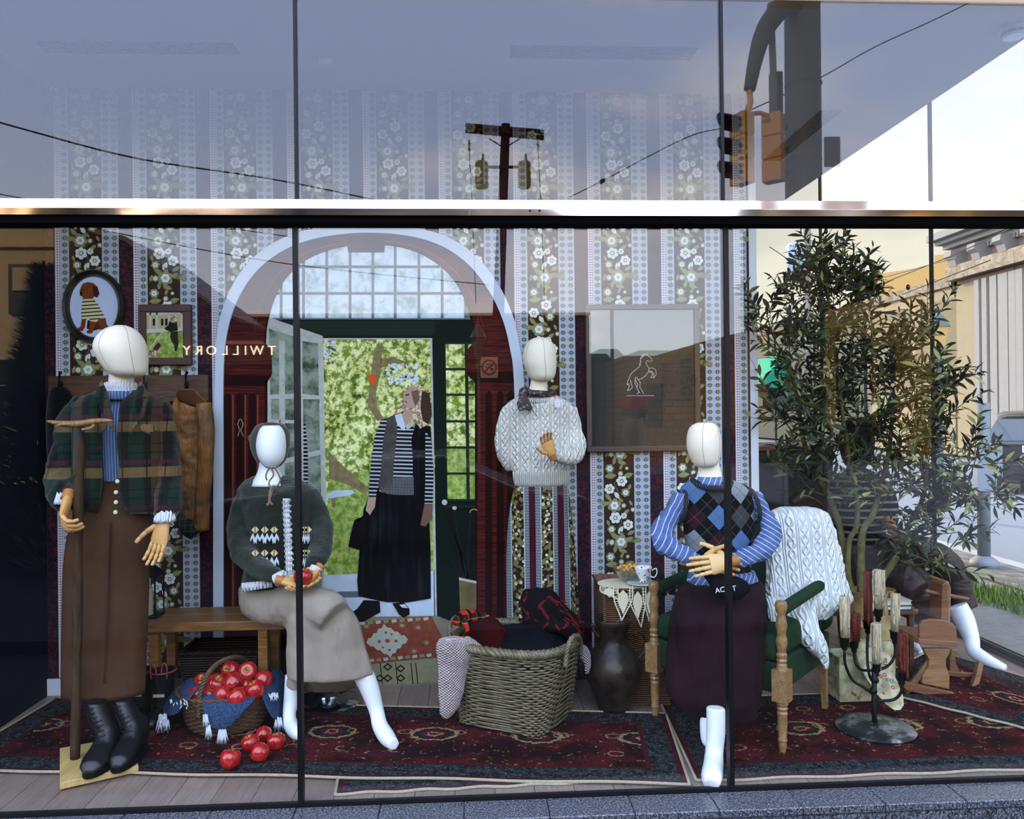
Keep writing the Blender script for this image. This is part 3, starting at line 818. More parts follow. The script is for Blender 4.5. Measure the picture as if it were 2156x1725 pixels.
M().tube([R_(1578, 190, D-0.5), R_(1580, 215, D-0.5), R_(1573, 238, D-0.5)], 0.03, 8).tube([R_(1578, 240, D-0.5), R_(1600, 238, D-0.4), R_(1620, 244, D-0.4)], 0.022, 8).obj('signal_hanger', m_sigy, bpy.data.objects['traffic_pole'])
# utility pole behind the viewer
D = 22
m_polo = mat('dark pole wood', '3a2318', 0.9, var=0.3)
bpp = R_(1040, 900, D); tpp = R_(1065, 262, D)
t = thing('utility_pole', 'leaning wooden utility pole with crossarm and two transformers across the street', 'utility pole', (bpp.x, bpp.y, ZR))
M().tube([(bpp.x, bpp.y, ZR), bpp, tpp], [0.22, 0.21, 0.135], 12).obj('pole', m_polo, t, True)
a, b = R_(980, 274, D-0.2), R_(1145, 290, D-0.2)
M().tube([a, b], 0.09, 4).obj('crossarm', m_polo, t)
a, b = R_(980, 264, D+0.2), R_(1145, 278, D+0.2)
M().tube([a, b], 0.08, 4).obj('crossarm', m_polo, t)
m_tr = mat('transformer olive', 'a09362', 0.6, var=0.15)
for px_ in (1014, 1104):
    p = R_(px_, 368, D-0.4)
    M().lathe([(0.16, -0.42), (0.20, -0.40), (0.20, 0.36), (0.14, 0.42)], p, 14).obj('transformer', m_tr, t, True, 40)
    M().lathe([(0.03, 0.40), (0.05, 0.5), (0.03, 0.55), (0.05, 0.6), (0.02, 0.66)], p+Vector((0.05, 0, 0)), 8).obj('bushing', m_polo, t, True)
M().tube([R_(1014, 352, D-0.3), R_(1104, 352, D-0.3)], 0.05, 6).obj('bracket', m_polo, t)
for px_ in (988, 1133):
    M().lathe([(0.02, 0), (0.05, 0.06), (0.02, 0.1), (0.05, 0.2), (0.02, 0.3), (0.03, 0.34)], R_(px_, 318, D-0.3), 8).obj('insulator', m_tr, t, True)
    M().tube([R_(px_, 318, D-0.3), R_(px_+6, 430, D-0.3), R_(px_+14, 640, D-0.3)], 0.012, 5).obj('drop_wire', m_wire, t)
M().tube([R_(1030, 292, D-0.3), R_(1062, 312, D-0.3), R_(1095, 292, D-0.3)], 0.025, 5).obj('brace', m_polo, t)
sp_ = R_(1030, 774, D-0.8)
t = thing('no_turn_sign', 'square white road sign with a red ring and slash over a black U-turn arrow', 'road sign', sp_)
M().box(sp_, (0.54, 0.02, 0.64)).obj('plate', mat('sign white', 'c9c2b4', 0.5), t, mods=bev(0.008))
rg = M(); rs = []
for rr in (0.24, 0.19): rs.append([sp_+Vector((rr*math.cos(2*PI*k/32), 0.014, rr*math.sin(2*PI*k/32))) for k in range(32)])
rg.rings(rs, cap=False); rg.box(sp_+Vector((0, 0.018, 0)), (0.40, 0.004, 0.05), Matrix.Rotation(-PI/4, 3, 'Y')).obj('red_ring', mat('sign red', 'b0241c', 0.5), t)
ar = [sp_+Vector((-s_*0.08*math.cos(q_), 0.012, 0.04+0.08*math.sin(q_))) for s_, q_ in [(1, PI*k/8) for k in range(9)]]
M().tube([sp_+Vector((-0.08, 0.012, -0.14))]+ar+[sp_+Vector((0.08, 0.012, -0.03))], 0.022, 4, flat=0.3).poly([sp_+Vector((0.02, 0.013, -0.03)), sp_+Vector((0.14, 0.013, -0.03)), sp_+Vector((0.08, 0.013, -0.14))]).obj('arrow', m_black, t)
wire([R_(-60, 240, 15), R_(60, 275, 15), R_(300, 336, 16), R_(620, 386, 18), R_(1010, 470, 21)], 0.02, 'thick drooping black cable across the street, highest on the left')
wire([R_(-60, 395, 16), R_(110, 428, 16), R_(620, 500, 18)], 0.012, 'thin cable below the thick drooping cable on the left')
wire([R_(180, 478, 17), R_(600, 555, 19), R_(1030, 600, 22)], 0.014, 'cable crossing in front of the gabled building')
wire([R_(1200, 415, 20), R_(1270, 380, 20), R_(1440, 292, 19), R_(1520, 270, 17), R_(1560, 255, 14)], 0.014, 'cable with a black splice rising towards the traffic pole')
wire([R_(1580, 232, 12), R_(1730, 162, 12), R_(1840, 100, 12), R_(1960, 45, 12), R_(2040, 6, 11)], 0.012, 'cable rising to the right past the traffic pole')
o = M().tube([R_(1262, 385, 20), R_(1272, 379, 20)], 0.06, 8).obj('cable_splice', m_black); tag(o, 'black splice case on the cable across the street', 'splice')
p = R_(1007, 740, 18)
t = thing('street_lamp', 'dark wrought-iron street lamp across the street near the utility pole', 'lamp', (p.x, p.y, ZR))
M().lathe([(0.09, ZR), (0.05, 0.2), (0.04, p.z-0.5), (0.08, p.z-0.4), (0.03, p.z-0.3), (0.12, p.z-0.05), (0.2, p.z+0.35), (0.24, p.z+0.36), (0.1, p.z+0.6), (0.03, p.z+0.75), (0.01, p.z+0.95)], (p.x, p.y, 0), 8).obj('post_and_lantern', m_lampm, t)
# conifers by the kerb
m_conif = mat('conifer needle', rough=0.9, fn=lambda: mix(noi(None, 6.0), c('11180f'), c('2b3a20')))
def conifer(ce_x, y0, y1, wpx, D_, n, lab, name):
    b0 = R_(ce_x, y1, D_); h = R_(ce_x, y0, D_).z-b0.z; w = wpx*(D_+2.965)/F_PX/2
    t = thing(name, lab, 'shrub', (b0.x, b0.y, ZR)); mm = M()
    for k in range(n):
        f = random.random()**0.8; a = random.random()*2*PI; rr = w*(1-f)**0.95*(0.3+0.7*random.random()**0.4)
        p = b0+Vector((rr*math.cos(a), rr*math.sin(a), h*f)); d = Vector((math.cos(a), math.sin(a), 0.5)).normalized()*(0.18*w+0.07)
        e = Vector((-math.sin(a), math.cos(a), 0.2))*0.032*w
        mm.poly([p-e, p+d, p+e, p-d*0.3])
    o = mm.obj('needles', m_conif, t); o['kind'] = 'stuff'
    M().tube([(b0.x, b0.y, ZR), b0+Vector((0, 0, h*0.8))], [0.05*w+0.02, 0.01], 8).obj('trunk', m_pole, t)
conifer(100, 570, 1260, 300, 6.5, 7000, 'dark spreading conifer at the kerb behind the viewer', 'conifer')
conifer(1592, 815, 950, 40, 12, 700, 'small potted conifer in front of the brick front', 'potted_conifer')
# car parked behind the viewer
cm_ = R_(830, 1100, 7.5)
t = thing('parked_sedan', 'dark sedan parked on the street behind the viewer', 'car', (cm_.x, cm_.y, ZR))
xa, xb = R_(430, 1000, 7.5).x, R_(1240, 1000, 7.5).x; L_ = xb-xa
prof = [(0, 0.35), (0.0, 0.75), (0.10, 0.92), (0.22, 0.98), (0.34, 1.38), (0.62, 1.42), (0.80, 1.0), (0.97, 0.88), (1.0, 0.6), (1.0, 0.35)]
M().prism([(xa+L_*p_[0], cm_.y+0.85, ZR+p_[1]) for p_ in prof], (0, -1.7, 0)).obj('body', m_car, t, mods=bev(0.06, 3))
M().prism([(xa+L_*p_[0], cm_.y+0.86, ZR+p_[1]) for p_ in ((0.25, 1.0), (0.35, 1.33), (0.61, 1.36), (0.75, 1.02))], (0, -1.72, 0)).obj('side_windows', m_glassd, t)
for f in (0.17, 0.83): M().lathe([(0.1, -0.1), (0.3, -0.1), (0.32, 0), (0.3, 0.1), (0.1, 0.1)], (xa+L_*f, cm_.y+0.8, ZR+0.32), 20, rot=Matrix.Rotation(PI/2, 3, 'X')).obj('wheel', m_tyre, t, True, 40)
# ================================================================ printed mural on the back wall
mural = thing('wall_mural', 'large arch-shaped photo mural of a wooden doorway, garden and woman on the wallpaper', 'mural', W(776, 1455, YB-0.004))
mu = M()
_b = 0.0045
def T(pts, layer, mt):
    mu.use(mt).poly([W(x, y, YB-_b-layer*0.0005) for x, y in pts])
def Z5(pts): return [(440+x/2.876, 560+y/2.876) for x, y in pts]
def Z3(pts): return [(640+x/2.9475, 1140+y/2.9475) for x, y in pts]
def arc(cx_, cy_, rx, ry, a0, a1, n=30): return [(cx_+rx*math.cos(math.radians(a0+(a1-a0)*k/n)), cy_-ry*math.sin(math.radians(a0+(a1-a0)*k/n))) for k in range(n+1)]
def red():
    x, y, z = co(); n = noi(vec(x*5, y, z*130), 1.0, 5.0, 0.6, 0.6)
    return mix(sstep(n, 0.3, 0.7), c('200808'), c('5c1f1a'))
m_red = mat('printed mahogany', rough=0.75, fn=red)
m_redd = mat('printed dark groove', '220908', 0.8)
m_redl = mat('printed lit moulding', '8a3b31', 0.8)
m_dgreen = mat('printed dark green door', '0b1813', 0.8)
m_dgreen2 = mat('printed green frame', '17281f', 0.8)
m_block = mat('printed glass block', rough=0.7, fn=lambda: mix(sstep(noi(None, 9.0, 5.0, 0.7), 0.42, 0.68), c('d3e2ef'), c('8fa99c')))
m_joint = mat('printed block joint', '5d6f70', 0.8)
def gard():
    x, y, z = co()
    n = noi(None, 6.0, 8.0, 0.75); n2 = noi(None, 26.0, 4.0, 0.7)
    g_ = mix(sstep(n2, 0.42, 0.58), mix(sstep(n, 0.35, 0.6), c('1c2f0a'), c('7d9630')), mix(sstep(n, 0.35, 0.6), c('b9c64a'), c('f6f6b4')))
    return mix(sstep(n+z*0.10, 0.80, 0.84), g_, c('dfe9f2'))
m_garden = mat('printed garden', rough=0.8, fn=gard)
m_lawn = mat('printed lawn', rough=0.8, fn=lambda: mix(sstep(noi(None, 24.0, 6.0, 0.7), 0.35, 0.65), c('66812a'), c('b4c86a')))
m_skyp = mat('printed pale sky', 'd9e0e6', 0.8)
m_bark = mat('printed bark', rough=0.8, fn=lambda: mix(noi(None, 30.0, 4.0), c('4d4128'), c('a49468')))
m_paving = mat('printed pale paving', rough=0.8, fn=lambda: mix(noi(None, 12.0, 4.0), c('9db2c4'), c('dce8f2')))
m_dfr = mat('printed white door', rough=0.8, fn=lambda: mix(noi(None, 30.0, 5.0), c('8d9188'), c('cdd0c6')))
m_dgl = mat('printed door glass', rough=0.8, fn=lambda: mix(sstep(noi(None, 8.0, 5.0, 0.7), 0.35, 0.62), c('33422a'), c('8f9a86')))
m_sand = mat('printed sandy floor', rough=0.85, fn=lambda: mix(noi(None, 16.0, 5.0), c('6a6352'), c('968d74')))
m_pk = mat('printed black cloth', rough=0.8, fn=lambda: mix(sstep(noi(vec(*[q_*s_ for q_, s_ in zip(co(), (30, 1, 3))]), 1.0, 4.0), 0.5, 0.8), c('08090b'), c('23262b')))
m_skin = mat('printed skin', 'ae9480', 0.8)
m_skind = mat('printed shaded skin', '6e5346', 0.8)
m_hair = mat('printed fair hair', rough=0.8, fn=lambda: mix(sstep(noi(None, 32.0, 5.0, 0.6, 2.0), 0.35, 0.65), c('5c4734'), c('e6d2ac')))
m_vest = mat('printed grey waistcoat', rough=0.8, fn=lambda: mix(noi(None, 20.0, 3.0), c('2b2827'), c('5d5654')))
m_stripe = mat('printed striped knit', rough=0.8, fn=lambda: (lambda x, y, z: mix(gt(fr(z/0.0205+x*2.0), 0.62), c('16171a'), c('b9bcc0')))(*co()))
m_gingh = mat('printed gingham', rough=0.8, fn=lambda: (lambda x, y, z: mix(gt(fr(z/0.008)*1.0, 0.5)*gt(fr(x/0.008), 0.5), c('2a2a2c'), c('a9a9ac')))(*co()))
m_bag = mat('printed dark bag', '120d0e', 0.7)
m_orange = mat('printed orange kite', 'd9571f', 0.8)
m_kil = mat('printed kilim', rough=0.85, fn=lambda: mix(noi(None, 34.0, 3.0), c('6b3022'), c('94523a')))
m_kilw = mat('printed kilim cream', rough=0.85, fn=lambda: mix(noi(None, 60.0, 2.0), c('9aa08c'), c('c6c8b4')))
m_kilr = mat('printed kilim red', 'a03a34', 0.85)
m_kily = mat('printed kilim green', '8b8a58', 0.85)
m_bei = mat('printed beige rug', rough=0.85, fn=lambda: mix(noi(None, 30.0, 4.0), c('7e7858'), c('a39c78')))
m_ink = mat('printed black figure', '1b1b18', 0.85)
m_brass = mat('printed old brass', rough=0.8, fn=lambda: mix(noi(None, 12.0, 4.0), c('3c3422'), c('8a7b50')))
# whole ground of the print inside the border
outer = [(449, 1452), (449, 1000), (452, 800), (457, 700), (475, 632), (505, 575), (550, 528), (610, 495), (680, 478), (776, 472), (872, 480), (945, 500), (1005, 542), (1050, 600), (1080, 665), (1094, 730), (1103, 800), (1107, 1000), (1112, 1452)]
inner = [(470, 1452), (470, 1000), (470, 800), (476, 712), (494, 645), (524, 590), (565, 548), (620, 516), (690, 497), (776, 490), (862, 497), (930, 518), (985, 556), (1028, 610), (1058, 672), (1074, 735), (1082, 800), (1087, 1000), (1092, 1452)]
T([(470, 1452), (470, 800), (520, 600), (776, 495), (1030, 620), (1082, 800), (1092, 1452)], 0, m_dgreen)
# transom of glass blocks
T([(560, 720), (572, 650), (600, 590), (650, 545), (720, 518), (776, 512), (840, 518), (905, 545), (950, 590), (985, 650), (1003, 720)], 1, m_joint)
gx_ = [592, 639, 688, 737, 785, 832, 882, 931, 980]
gy_ = [512, 562, 618, 673]
for i in range(8):
    for j in range(3):
        T([(gx_[i]+3, gy_[j]+3), (gx_[i+1]-3, gy_[j]+3), (gx_[i+1]-3, gy_[j+1]-3), (gx_[i]+3, gy_[j+1]-3)], 2, m_block)
for j in (1, 2): T([(560, gy_[j]+3), (gx_[0]-3, gy_[j]+3), (gx_[0]-3, gy_[j+1]-3), (560, gy_[j+1]-3)], 2, m_block)
T([(560, 673), (1003, 673), (1003, 1300), (560, 1300)], 3, m_dgreen)
T([(600, 676), (915, 676), (915, 706), (600, 706)], 4, m_dgreen2)
# garden seen through the doorway
T([(677, 712), (906, 712), (916, 1290), (677, 1290)], 4, m_garden)
for k in range(40):
    x_, y_ = 700+60*random.random(), 455+130*random.random(); r_ = random.uniform(4, 13)
    T(Z5([(x_+r_*math.cos(a)*random.uniform(.6, 1.2), y_+r_*0.7*math.sin(a)) for a in [2*PI*q_/9 for q_ in range(9)]]), 5, m_skyp)
for k in range(70):
    x_, y_ = 1065+200*random.random(), 590+130*random.random(); r_ = random.uniform(4, 17)
    T(Z5([(x_+r_*math.cos(a)*random.uniform(.6, 1.2), y_+r_*0.7*math.sin(a)) for a in [2*PI*q_/9 for q_ in range(9)]]), 5, m_skyp)
T(Z5([(1000, 500), (1050, 480), (1040, 640), (1010, 760), (1020, 860), (1060, 930), (1020, 940), (960, 850), (975, 700)]), 5, m_bark)
T(Z5([(1040, 560), (1130, 560), (1190, 580), (1190, 530), (1210, 600), (1130, 590), (1040, 620)]), 5, m_bark)
T(Z5([(720, 1120), (800, 1200), (900, 1290), (960, 1340), (950, 1390), (850, 1330), (730, 1290)]), 5, m_bark)
T(Z5([(960, 660), (1005, 655), (1010, 700), (990, 725), (975, 700)]), 6, m_orange)
T([(690, 1005), (800, 985), (800, 1225), (690, 1225)], 4.5, m_lawn)
T([(690, 905), (916, 960), (916, 985), (790, 990), (690, 1000)], 4.6, m_garden)
T(Z5([(712, 1385), (760, 1360), (870, 1358), (885, 1375), (850, 1390), (715, 1410)]), 6, m_paving)
T(Z5([(740, 1410), (770, 1405), (765, 1460), (745, 1460)]), 6, m_bark)
T([(690, 1000), (800, 1000), (916, 1000), (916, 1225), (690, 1225)], 4.4, m_lawn)
T([(677, 1212), (914, 1202), (916, 1297), (700, 1300), (677, 1292)], 6, m_paving)
T([(710, 1246), (760, 1245), (760, 1258), (715, 1259)], 6.5, m_joint)
T([(906, 712), (910, 712), (920, 1297), (914, 1297)], 6, m_dfr)
T([(677, 712), (677, 715), (906, 715), (906, 712)], 6, m_dfr)
# open white door on the left
T(Z5([(345, 330), (360, 310), (690, 425), (710, 1480), (700, 1720), (690, 2080), (360, 1900)]), 7, m_dfr)
for q_ in ([(362, 380), (520, 430), (525, 775), (372, 780)], [(566, 455), (660, 470), (665, 785), (566, 775)], [(375, 805), (533, 805), (535, 1150), (380, 1185)], [(570, 808), (668, 808), (672, 1115), (572, 1135)],
           [(380, 1215), (537, 1180), (540, 1500), (385, 1560)], [(575, 1165), (675, 1145), (680, 1420), (578, 1450)], [(385, 1600), (540, 1540), (540, 1880), (390, 1850)], [(578, 1490), (682, 1460), (684, 2000), (580, 1960)]):
    T(Z5(q_), 8, m_dgl)
T(Z5([(425, 450), (460, 460), (460, 1400), (425, 1400)]), 8.5, m_dfr)
T(Z5([(372, 930), (533, 935), (533, 955), (372, 950)]), 8.5, m_dfr)
T(Z5([(572, 960), (585, 950), (600, 1150), (600, 1340), (572, 1300)]), 8.6, m_stripe)
# side light of the doorway on the right
T([(936, 720), (1003, 720), (1003, 1056), (941, 1056)], 7, m_dgreen2)
yy_ = [723, 778, 832, 888, 943, 998, 1054]
for j in range(6):
    T([(938+j*0.7, yy_[j]+2), (978+j*0.7, yy_[j]+2), (979+j*0.7, yy_[j+1]-3), (939+j*0.7, yy_[j+1]-3)], 8, m_lawn if j > 3 else m_garden)
    T([(985+j*0.7, yy_[j]+2), (1001, yy_[j]+2), (1001, yy_[j+1]-3), (986+j*0.7, yy_[j+1]-3)], 8, m_lawn if j > 3 else m_garden)
T([(940, 1064), (1003, 1064), (1003, 1069), (940, 1069)], 8, m_dgreen2)
# mahogany arch, keystone, capitals, fluted pilasters
A_in = [(556, 722), (560, 680), (575, 628), (602, 582), (645, 545), (705, 522), (776, 513), (850, 521), (905, 543), (950, 580), (980, 628), (998, 682), (1005, 722)]
left = inner[3:10]; right = inner[9:16]
cat2 = lambda L, n_=4: [(p.x, p.y) for p in catmull([Vector((x, y, 0)) for x, y in L], n_)]
A_in = cat2(A_in, 4); arc_o = cat2(inner[2:17], 4)
NA = len(A_in)-1; NO = len(arc_o)-1
for i in range(len(A_in)-1):
    fo = lambda t_: (lambda k, f: (arc_o[k][0]*(1-f)+arc_o[k+1][0]*f, arc_o[k][1]*(1-f)+arc_o[k+1][1]*f))(min(int(t_*NO), NO-1), t_*NO-min(int(t_*NO), NO-1))
    t0, t1 = i/NA, (i+1)/NA
    T([A_in[i], fo(t0), fo(t1), A_in[i+1]], 9, m_red)
    mid0 = [A_in[i][q_]*0.72+fo(t0)[q_]*0.28 for q_ in (0, 1)]; mid1 = [A_in[i+1][q_]*0.72+fo(t1)[q_]*0.28 for q_ in (0, 1)]
    T([(mid0[0], mid0[1]-1), (mid1[0], mid1[1]-1), (mid1[0], mid1[1]+1), (mid0[0], mid0[1]+1)], 10, m_redl)
    in0 = [A_in[i][q_]*1.05-fo(t0)[q_]*0.05 for q_ in (0, 1)]; in1 = [A_in[i+1][q_]*1.05-fo(t1)[q_]*0.05 for q_ in (0, 1)]
    T([A_in[i], A_in[i+1], in1, in0], 10, m_redd)
T([(728, 486), (813, 486), (809, 531), (733, 531)], 11, m_red); T([(733, 524), (809, 524), (808, 531), (734, 531)], 12, m_redd)
T([(470, 760), (560, 722), (560, 1330), (470, 1452)], 9, m_red)
T([(467, 718), (553, 718), (572, 735), (573, 787), (560, 808), (467, 808)], 12, m_red)
T([(467, 790), (572, 790), (558, 812), (467, 812)], 13, m_redd); T([(467, 718), (553, 718), (558, 725), (467, 725)], 13, m_redl)
for x0 in (471, 497, 523):
    T(arc(x0+8, 838, 8, 10, 0, 180, 8)+[(x0, 1290), (x0+16, 1290)], 13, m_redd)
    T([(x0+18, 832), (x0+21, 832), (x0+21, 1290), (x0+18, 1290)], 13, m_redl)
T([(558, 800), (563, 800), (563, 1320), (558, 1320)], 13, m_redd)
T([(1000, 722), (1082, 760), (1092, 1452), (1002, 1452)], 9, m_red)
T([(985, 735), (1003, 715), (1078, 718), (1082, 800), (995, 800), (980, 787)], 12, m_red)
T([(980, 783), (1082, 783), (1082, 806), (1000, 806)], 13, m_redd)
T([(1000, 804), (1005, 804), (1005, 1320), (1000, 1320)], 13, m_redd)
for x0 in (1022, 1046, 1068): T([(x0, 830), (x0+8, 822), (x0+14, 830), (x0+14, 1300), (x0, 1300)], 13, m_redd)
# handles carved on the left pilaster
for s_ in (-1, 1):
    pp = [(506+s_*1, 882), (506+s_*6, 893), (506+s_*1, 906), (506+s_*6, 919)]
    for i in range(3): T([(pp[i][0]-1, pp[i][1]), (pp[i+1][0]-1, pp[i+1][1]), (pp[i+1][0]+1, pp[i+1][1]), (pp[i][0]+1, pp[i][1])], 14, m_kily)
# floor of the print with kilim and beige rug
T([(700, 1300), (920, 1297), (1003, 1330), (1010, 1452), (560, 1452), (560, 1320)], 9.2, m_sand)
T([(560, 1320), (640, 1300), (700, 1300), (740, 1452), (560, 1452)], 9.3, m_redd)
kq = [(752, 1312), (908, 1297), (930, 1340), (922, 1384), (775, 1398)]
T(kq, 14, m_kil)
def bl(u, v):       # kilim frame
    a = (752+(920-752)*u, 1310+(1298-1310)*u); b = (775+(925-775)*u, 1398+(1384-1398)*u)
    return (a[0]+(b[0]-a[0])*v, a[1]+(b[1]-a[1])*v)
zig = []
for k in range(15): zig.append(bl(0.05+0.5*k/14*1.1, 0.5-0.36*(1-abs(k/7-1))-(0.05 if k % 2 else 0)))
for k in range(15): zig.append(bl(0.60-0.5*k/14*1.1, 0.5+0.36*(1-abs(k/7-1))+(0.05 if k % 2 else 0)))
T(zig, 15, m_kilw)
for (u, v, r) in ((0.33, 0.5, 7), (0.22, 0.5, 5), (0.44, 0.52, 5), (0.33, 0.3, 4), (0.33, 0.72, 4), (0.25, 0.65, 3.5), (0.40, 0.35, 3.5)):
    p = bl(u, v); T([(p[0]+r*math.cos(a)*(1 if k % 2 else 0.55), p[1]+0.8*r*math.sin(a)*(1 if k % 2 else 0.55)) for k, a in enumerate([2*PI*k/16 for k in range(16)])], 16, m_kilr)
for (u, v) in ((0.75, 0.24), (0.84, 0.62), (0.55, 0.16), (0.66, 0.8), (0.1, 0.12)):
    p = bl(u, v)
    for k in range(8):
        a = 2*PI*k/8; T([(p[0]+1.5*math.cos(a-0.5), p[1]+1.3*math.sin(a-0.5)), (p[0]+9*math.cos(a), p[1]+7*math.sin(a)), (p[0]+1.5*math.cos(a+0.5), p[1]+1.3*math.sin(a+0.5))], 16, m_kilw)
for k in range(9):
    for v in (0.04, 0.93): p = bl(0.06+k*0.1, v); T([(p[0]-6, p[1]-2), (p[0]+4, p[1]-4), (p[0]+6, p[1]+2), (p[0]-4, p[1]+4)], 16, m_kily if k % 2 else m_kilw)
T(Z3([(420, 765), (540, 750), (832, 725), (832, 875), (450, 893)]), 13, m_bei)
for xx in (450, 545, 640, 670):
    T(Z3([(xx+20, 755), (xx+26, 755), (xx+40, 885), (xx+34, 885)]), 14, m_ink)
for (xx, yy) in ((520, 780), (520, 850), (600, 790), (600, 850), (470, 850)):
    T(Z3([(xx, yy-25), (xx+30, yy), (xx, yy+25), (xx-30, yy)]), 14, m_ink); T(Z3([(xx, yy-14), (xx+17, yy), (xx, yy+14), (xx-17, yy)]), 15, m_bei)
T(Z3([(420, 893), (832, 875), (1100, 860), (1100, 920), (420, 920)]), 13.5, m_sand)
# cane stand printed beside the door
T([(966, 1218), (1003, 1225), (1003, 1320), (970, 1320)], 16, m_brass)
T([(966, 1216), (1003, 1224), (1003, 1229), (967, 1222)], 17, m_dfr)
for a_, b_, w_ in (((934, 1055), (985, 1225), 3), ((956, 1068), (978, 1222), 2.5), ((990, 1080), (985, 1225), 3), ((938, 1075), (990, 1222), 1.5), ((950, 1180), (975, 1225), 2.5)):
    T([(a_[0]-w_, a_[1]), (a_[0]+w_, a_[1]), (b_[0]+w_, b_[1]), (b_[0]-w_, b_[1])], 15, m_ink)
T(arc(936, 1058, 6, 6, 0, 360, 12)[:-1], 16, m_dfr); T(arc(957, 1070, 5, 4, 0, 360, 12)[:-1], 16, m_dfr)
T(arc(998, 1080, 10, 9, 180, 40, 8)+arc(998, 1080, 7, 6, 40, 180, 8), 16, m_bark)
# the woman leaning in the doorway
T(Z3([(340, 340), (330, 250), (345, 60), (370, -200), (430, -340), (640, -350), (770, -300), (785, 40), (788, 355), (640, 380), (520, 378), (470, 370)]), 17, m_pk)
T(Z3([(290, 445), (330, 420), (370, 365), (470, 370), (475, 440), (420, 470), (370, 500), (310, 500)]), 18, m_bag)
T(Z3([(548, 385), (620, 378), (655, 420), (655, 455), (620, 475), (590, 455), (570, 420)]), 18, m_bag); T(Z3([(590, 395), (625, 390), (645, 415), (610, 412)]), 19, m_paving)
T(Z5([(1125, 900), (1200, 935), (1250, 990), (1245, 1390), (1040, 1380), (1020, 1340), (1030, 1100), (1060, 930)]), 19, m_stripe)
T(Z5([(1060, 925), (1130, 905), (1140, 1000), (1120, 1200), (1110, 1350), (1040, 1365), (1020, 1330), (1040, 1100)]), 20, m_vest)
T(Z5([(1250, 960), (1340, 970), (1350, 1100), (1330, 1380), (1230, 1400), (1235, 1200), (1225, 1050)]), 20, m_pk)
T(Z5([(1045, 930), (1080, 930), (1055, 1050), (1040, 1250), (1010, 1400), (965, 1395), (980, 1200), (1005, 1030)]), 21, m_stripe)
T(Z5([(1110, 1285), (1240, 1275), (1240, 1390), (1100, 1385), (1045, 1370), (1050, 1350), (1105, 1350)]), 21, m_gingh)
T(Z5([(1310, 1000), (1345, 1050), (1360, 1250), (1355, 1440), (1305, 1440), (1310, 1300)]), 21, m_stripe)
T(Z5([(1305, 1440), (1355, 1440), (1350, 1530), (1310, 1580), (1280, 1570)]), 21, m_skind)
T(Z5([(965, 1400), (1012, 1400), (1005, 1460), (975, 1510), (948, 1480)]), 21, m_skin)
T(Z5([(880, 1540), (910, 1525), (950, 1540), (955, 1620), (910, 1720), (845, 1700), (855, 1640)]), 22, m_bag)
T(Z5([(895, 1545), (945, 1500), (950, 1505), (955, 1545), (945, 1545), (940, 1520), (905, 1550)]), 22, m_bag)
T(Z5([(1175, 790), (1200, 735), (1260, 715), (1320, 740), (1345, 790), (1350, 870), (1330, 960), (1280, 985), (1240, 930), (1200, 870), (1150, 890), (1110, 910), (1150, 850)]), 21, m_hair)
T(Z5([(1175, 770), (1230, 725), (1265, 745), (1270, 800), (1245, 860), (1215, 870), (1190, 850), (1178, 820)]), 22, m_skin)
T(Z5([(1225, 760), (1268, 750), (1275, 810), (1250, 850), (1235, 810)]), 23, m_skind)
T(Z5([(1190, 780), (1212, 775), (1212, 783), (1192, 788)]), 24, m_ink); T(Z5([(1183, 818), (1200, 820), (1198, 828), (1185, 826)]), 24, m_kilr)
T(Z5([(1180, 880), (1230, 860), (1235, 930), (1190, 970), (1165, 920)]), 22, m_skin)
T(Z5([(1125, 905), (1165, 895), (1190, 975), (1180, 1000), (1140, 960)]), 23, m_paving); T(Z5([(1190, 970), (1235, 925), (1245, 960), (1200, 995)]), 23, m_kilw)
T(Z5([(1290, 760), (1335, 770), (1350, 900), (1330, 960), (1295, 940), (1280, 860)]), 23, mat('printed shaded hair', '3b2c20', 0.8))
mu.obj('printed_scene', None, mural)
m_bord = mat('white painted edge board', 'c3cfdb', 0.6, var=0.05)
bo = M(); outer = cat2(outer[:1]+outer[1:]); inner = cat2(inner); n = len(outer)
for i in range(n-1):
    q = [outer[i], outer[i+1], inner[i+1], inner[i]]
    f_ = [W(x, y, YB-0.022) for x, y in q]; bk = [Vector((p.x, YB-0.004, p.z)) for p in f_]
    b = len(bo.v); bo.v += f_+bk
    for a in ((0, 1, 2, 3), (7, 6, 5, 4), (0, 4, 5, 1), (3, 2, 6, 7)): bo.face([b+k for k in a])
bo.obj('border', m_bord, mural)

# ================================================================ framed pictures
def frame_rect(name, lab, cat, x0, y0, x1, y1, Yf, wpx, mt, dep=0.03):
    o_ = W((x0+x1)/2, y1, Yf); t = thing(name, lab, cat, o_)
    a, b = W(x0, y0, Yf), W(x1, y1, Yf); w = S(wpx, Yf)
    x0, x1, z1, z0 = a.x, b.x, a.z, b.z
    for (lo, hi) in (((x0, Yf, z1-w), (x1, Yf+dep, z1)), ((x0, Yf, z0), (x1, Yf+dep, z0+w)), ((x0, Yf, z0+w), (x0+w, Yf+dep, z1-w)), ((x1-w, Yf, z0+w), (x1, Yf+dep, z1-w))):
        M().b2(lo, hi).obj('frame_rail', mt, t, mods=bev(0.003, 2))
    return t, (x0+w, z0+w, x1-w, z1-w)
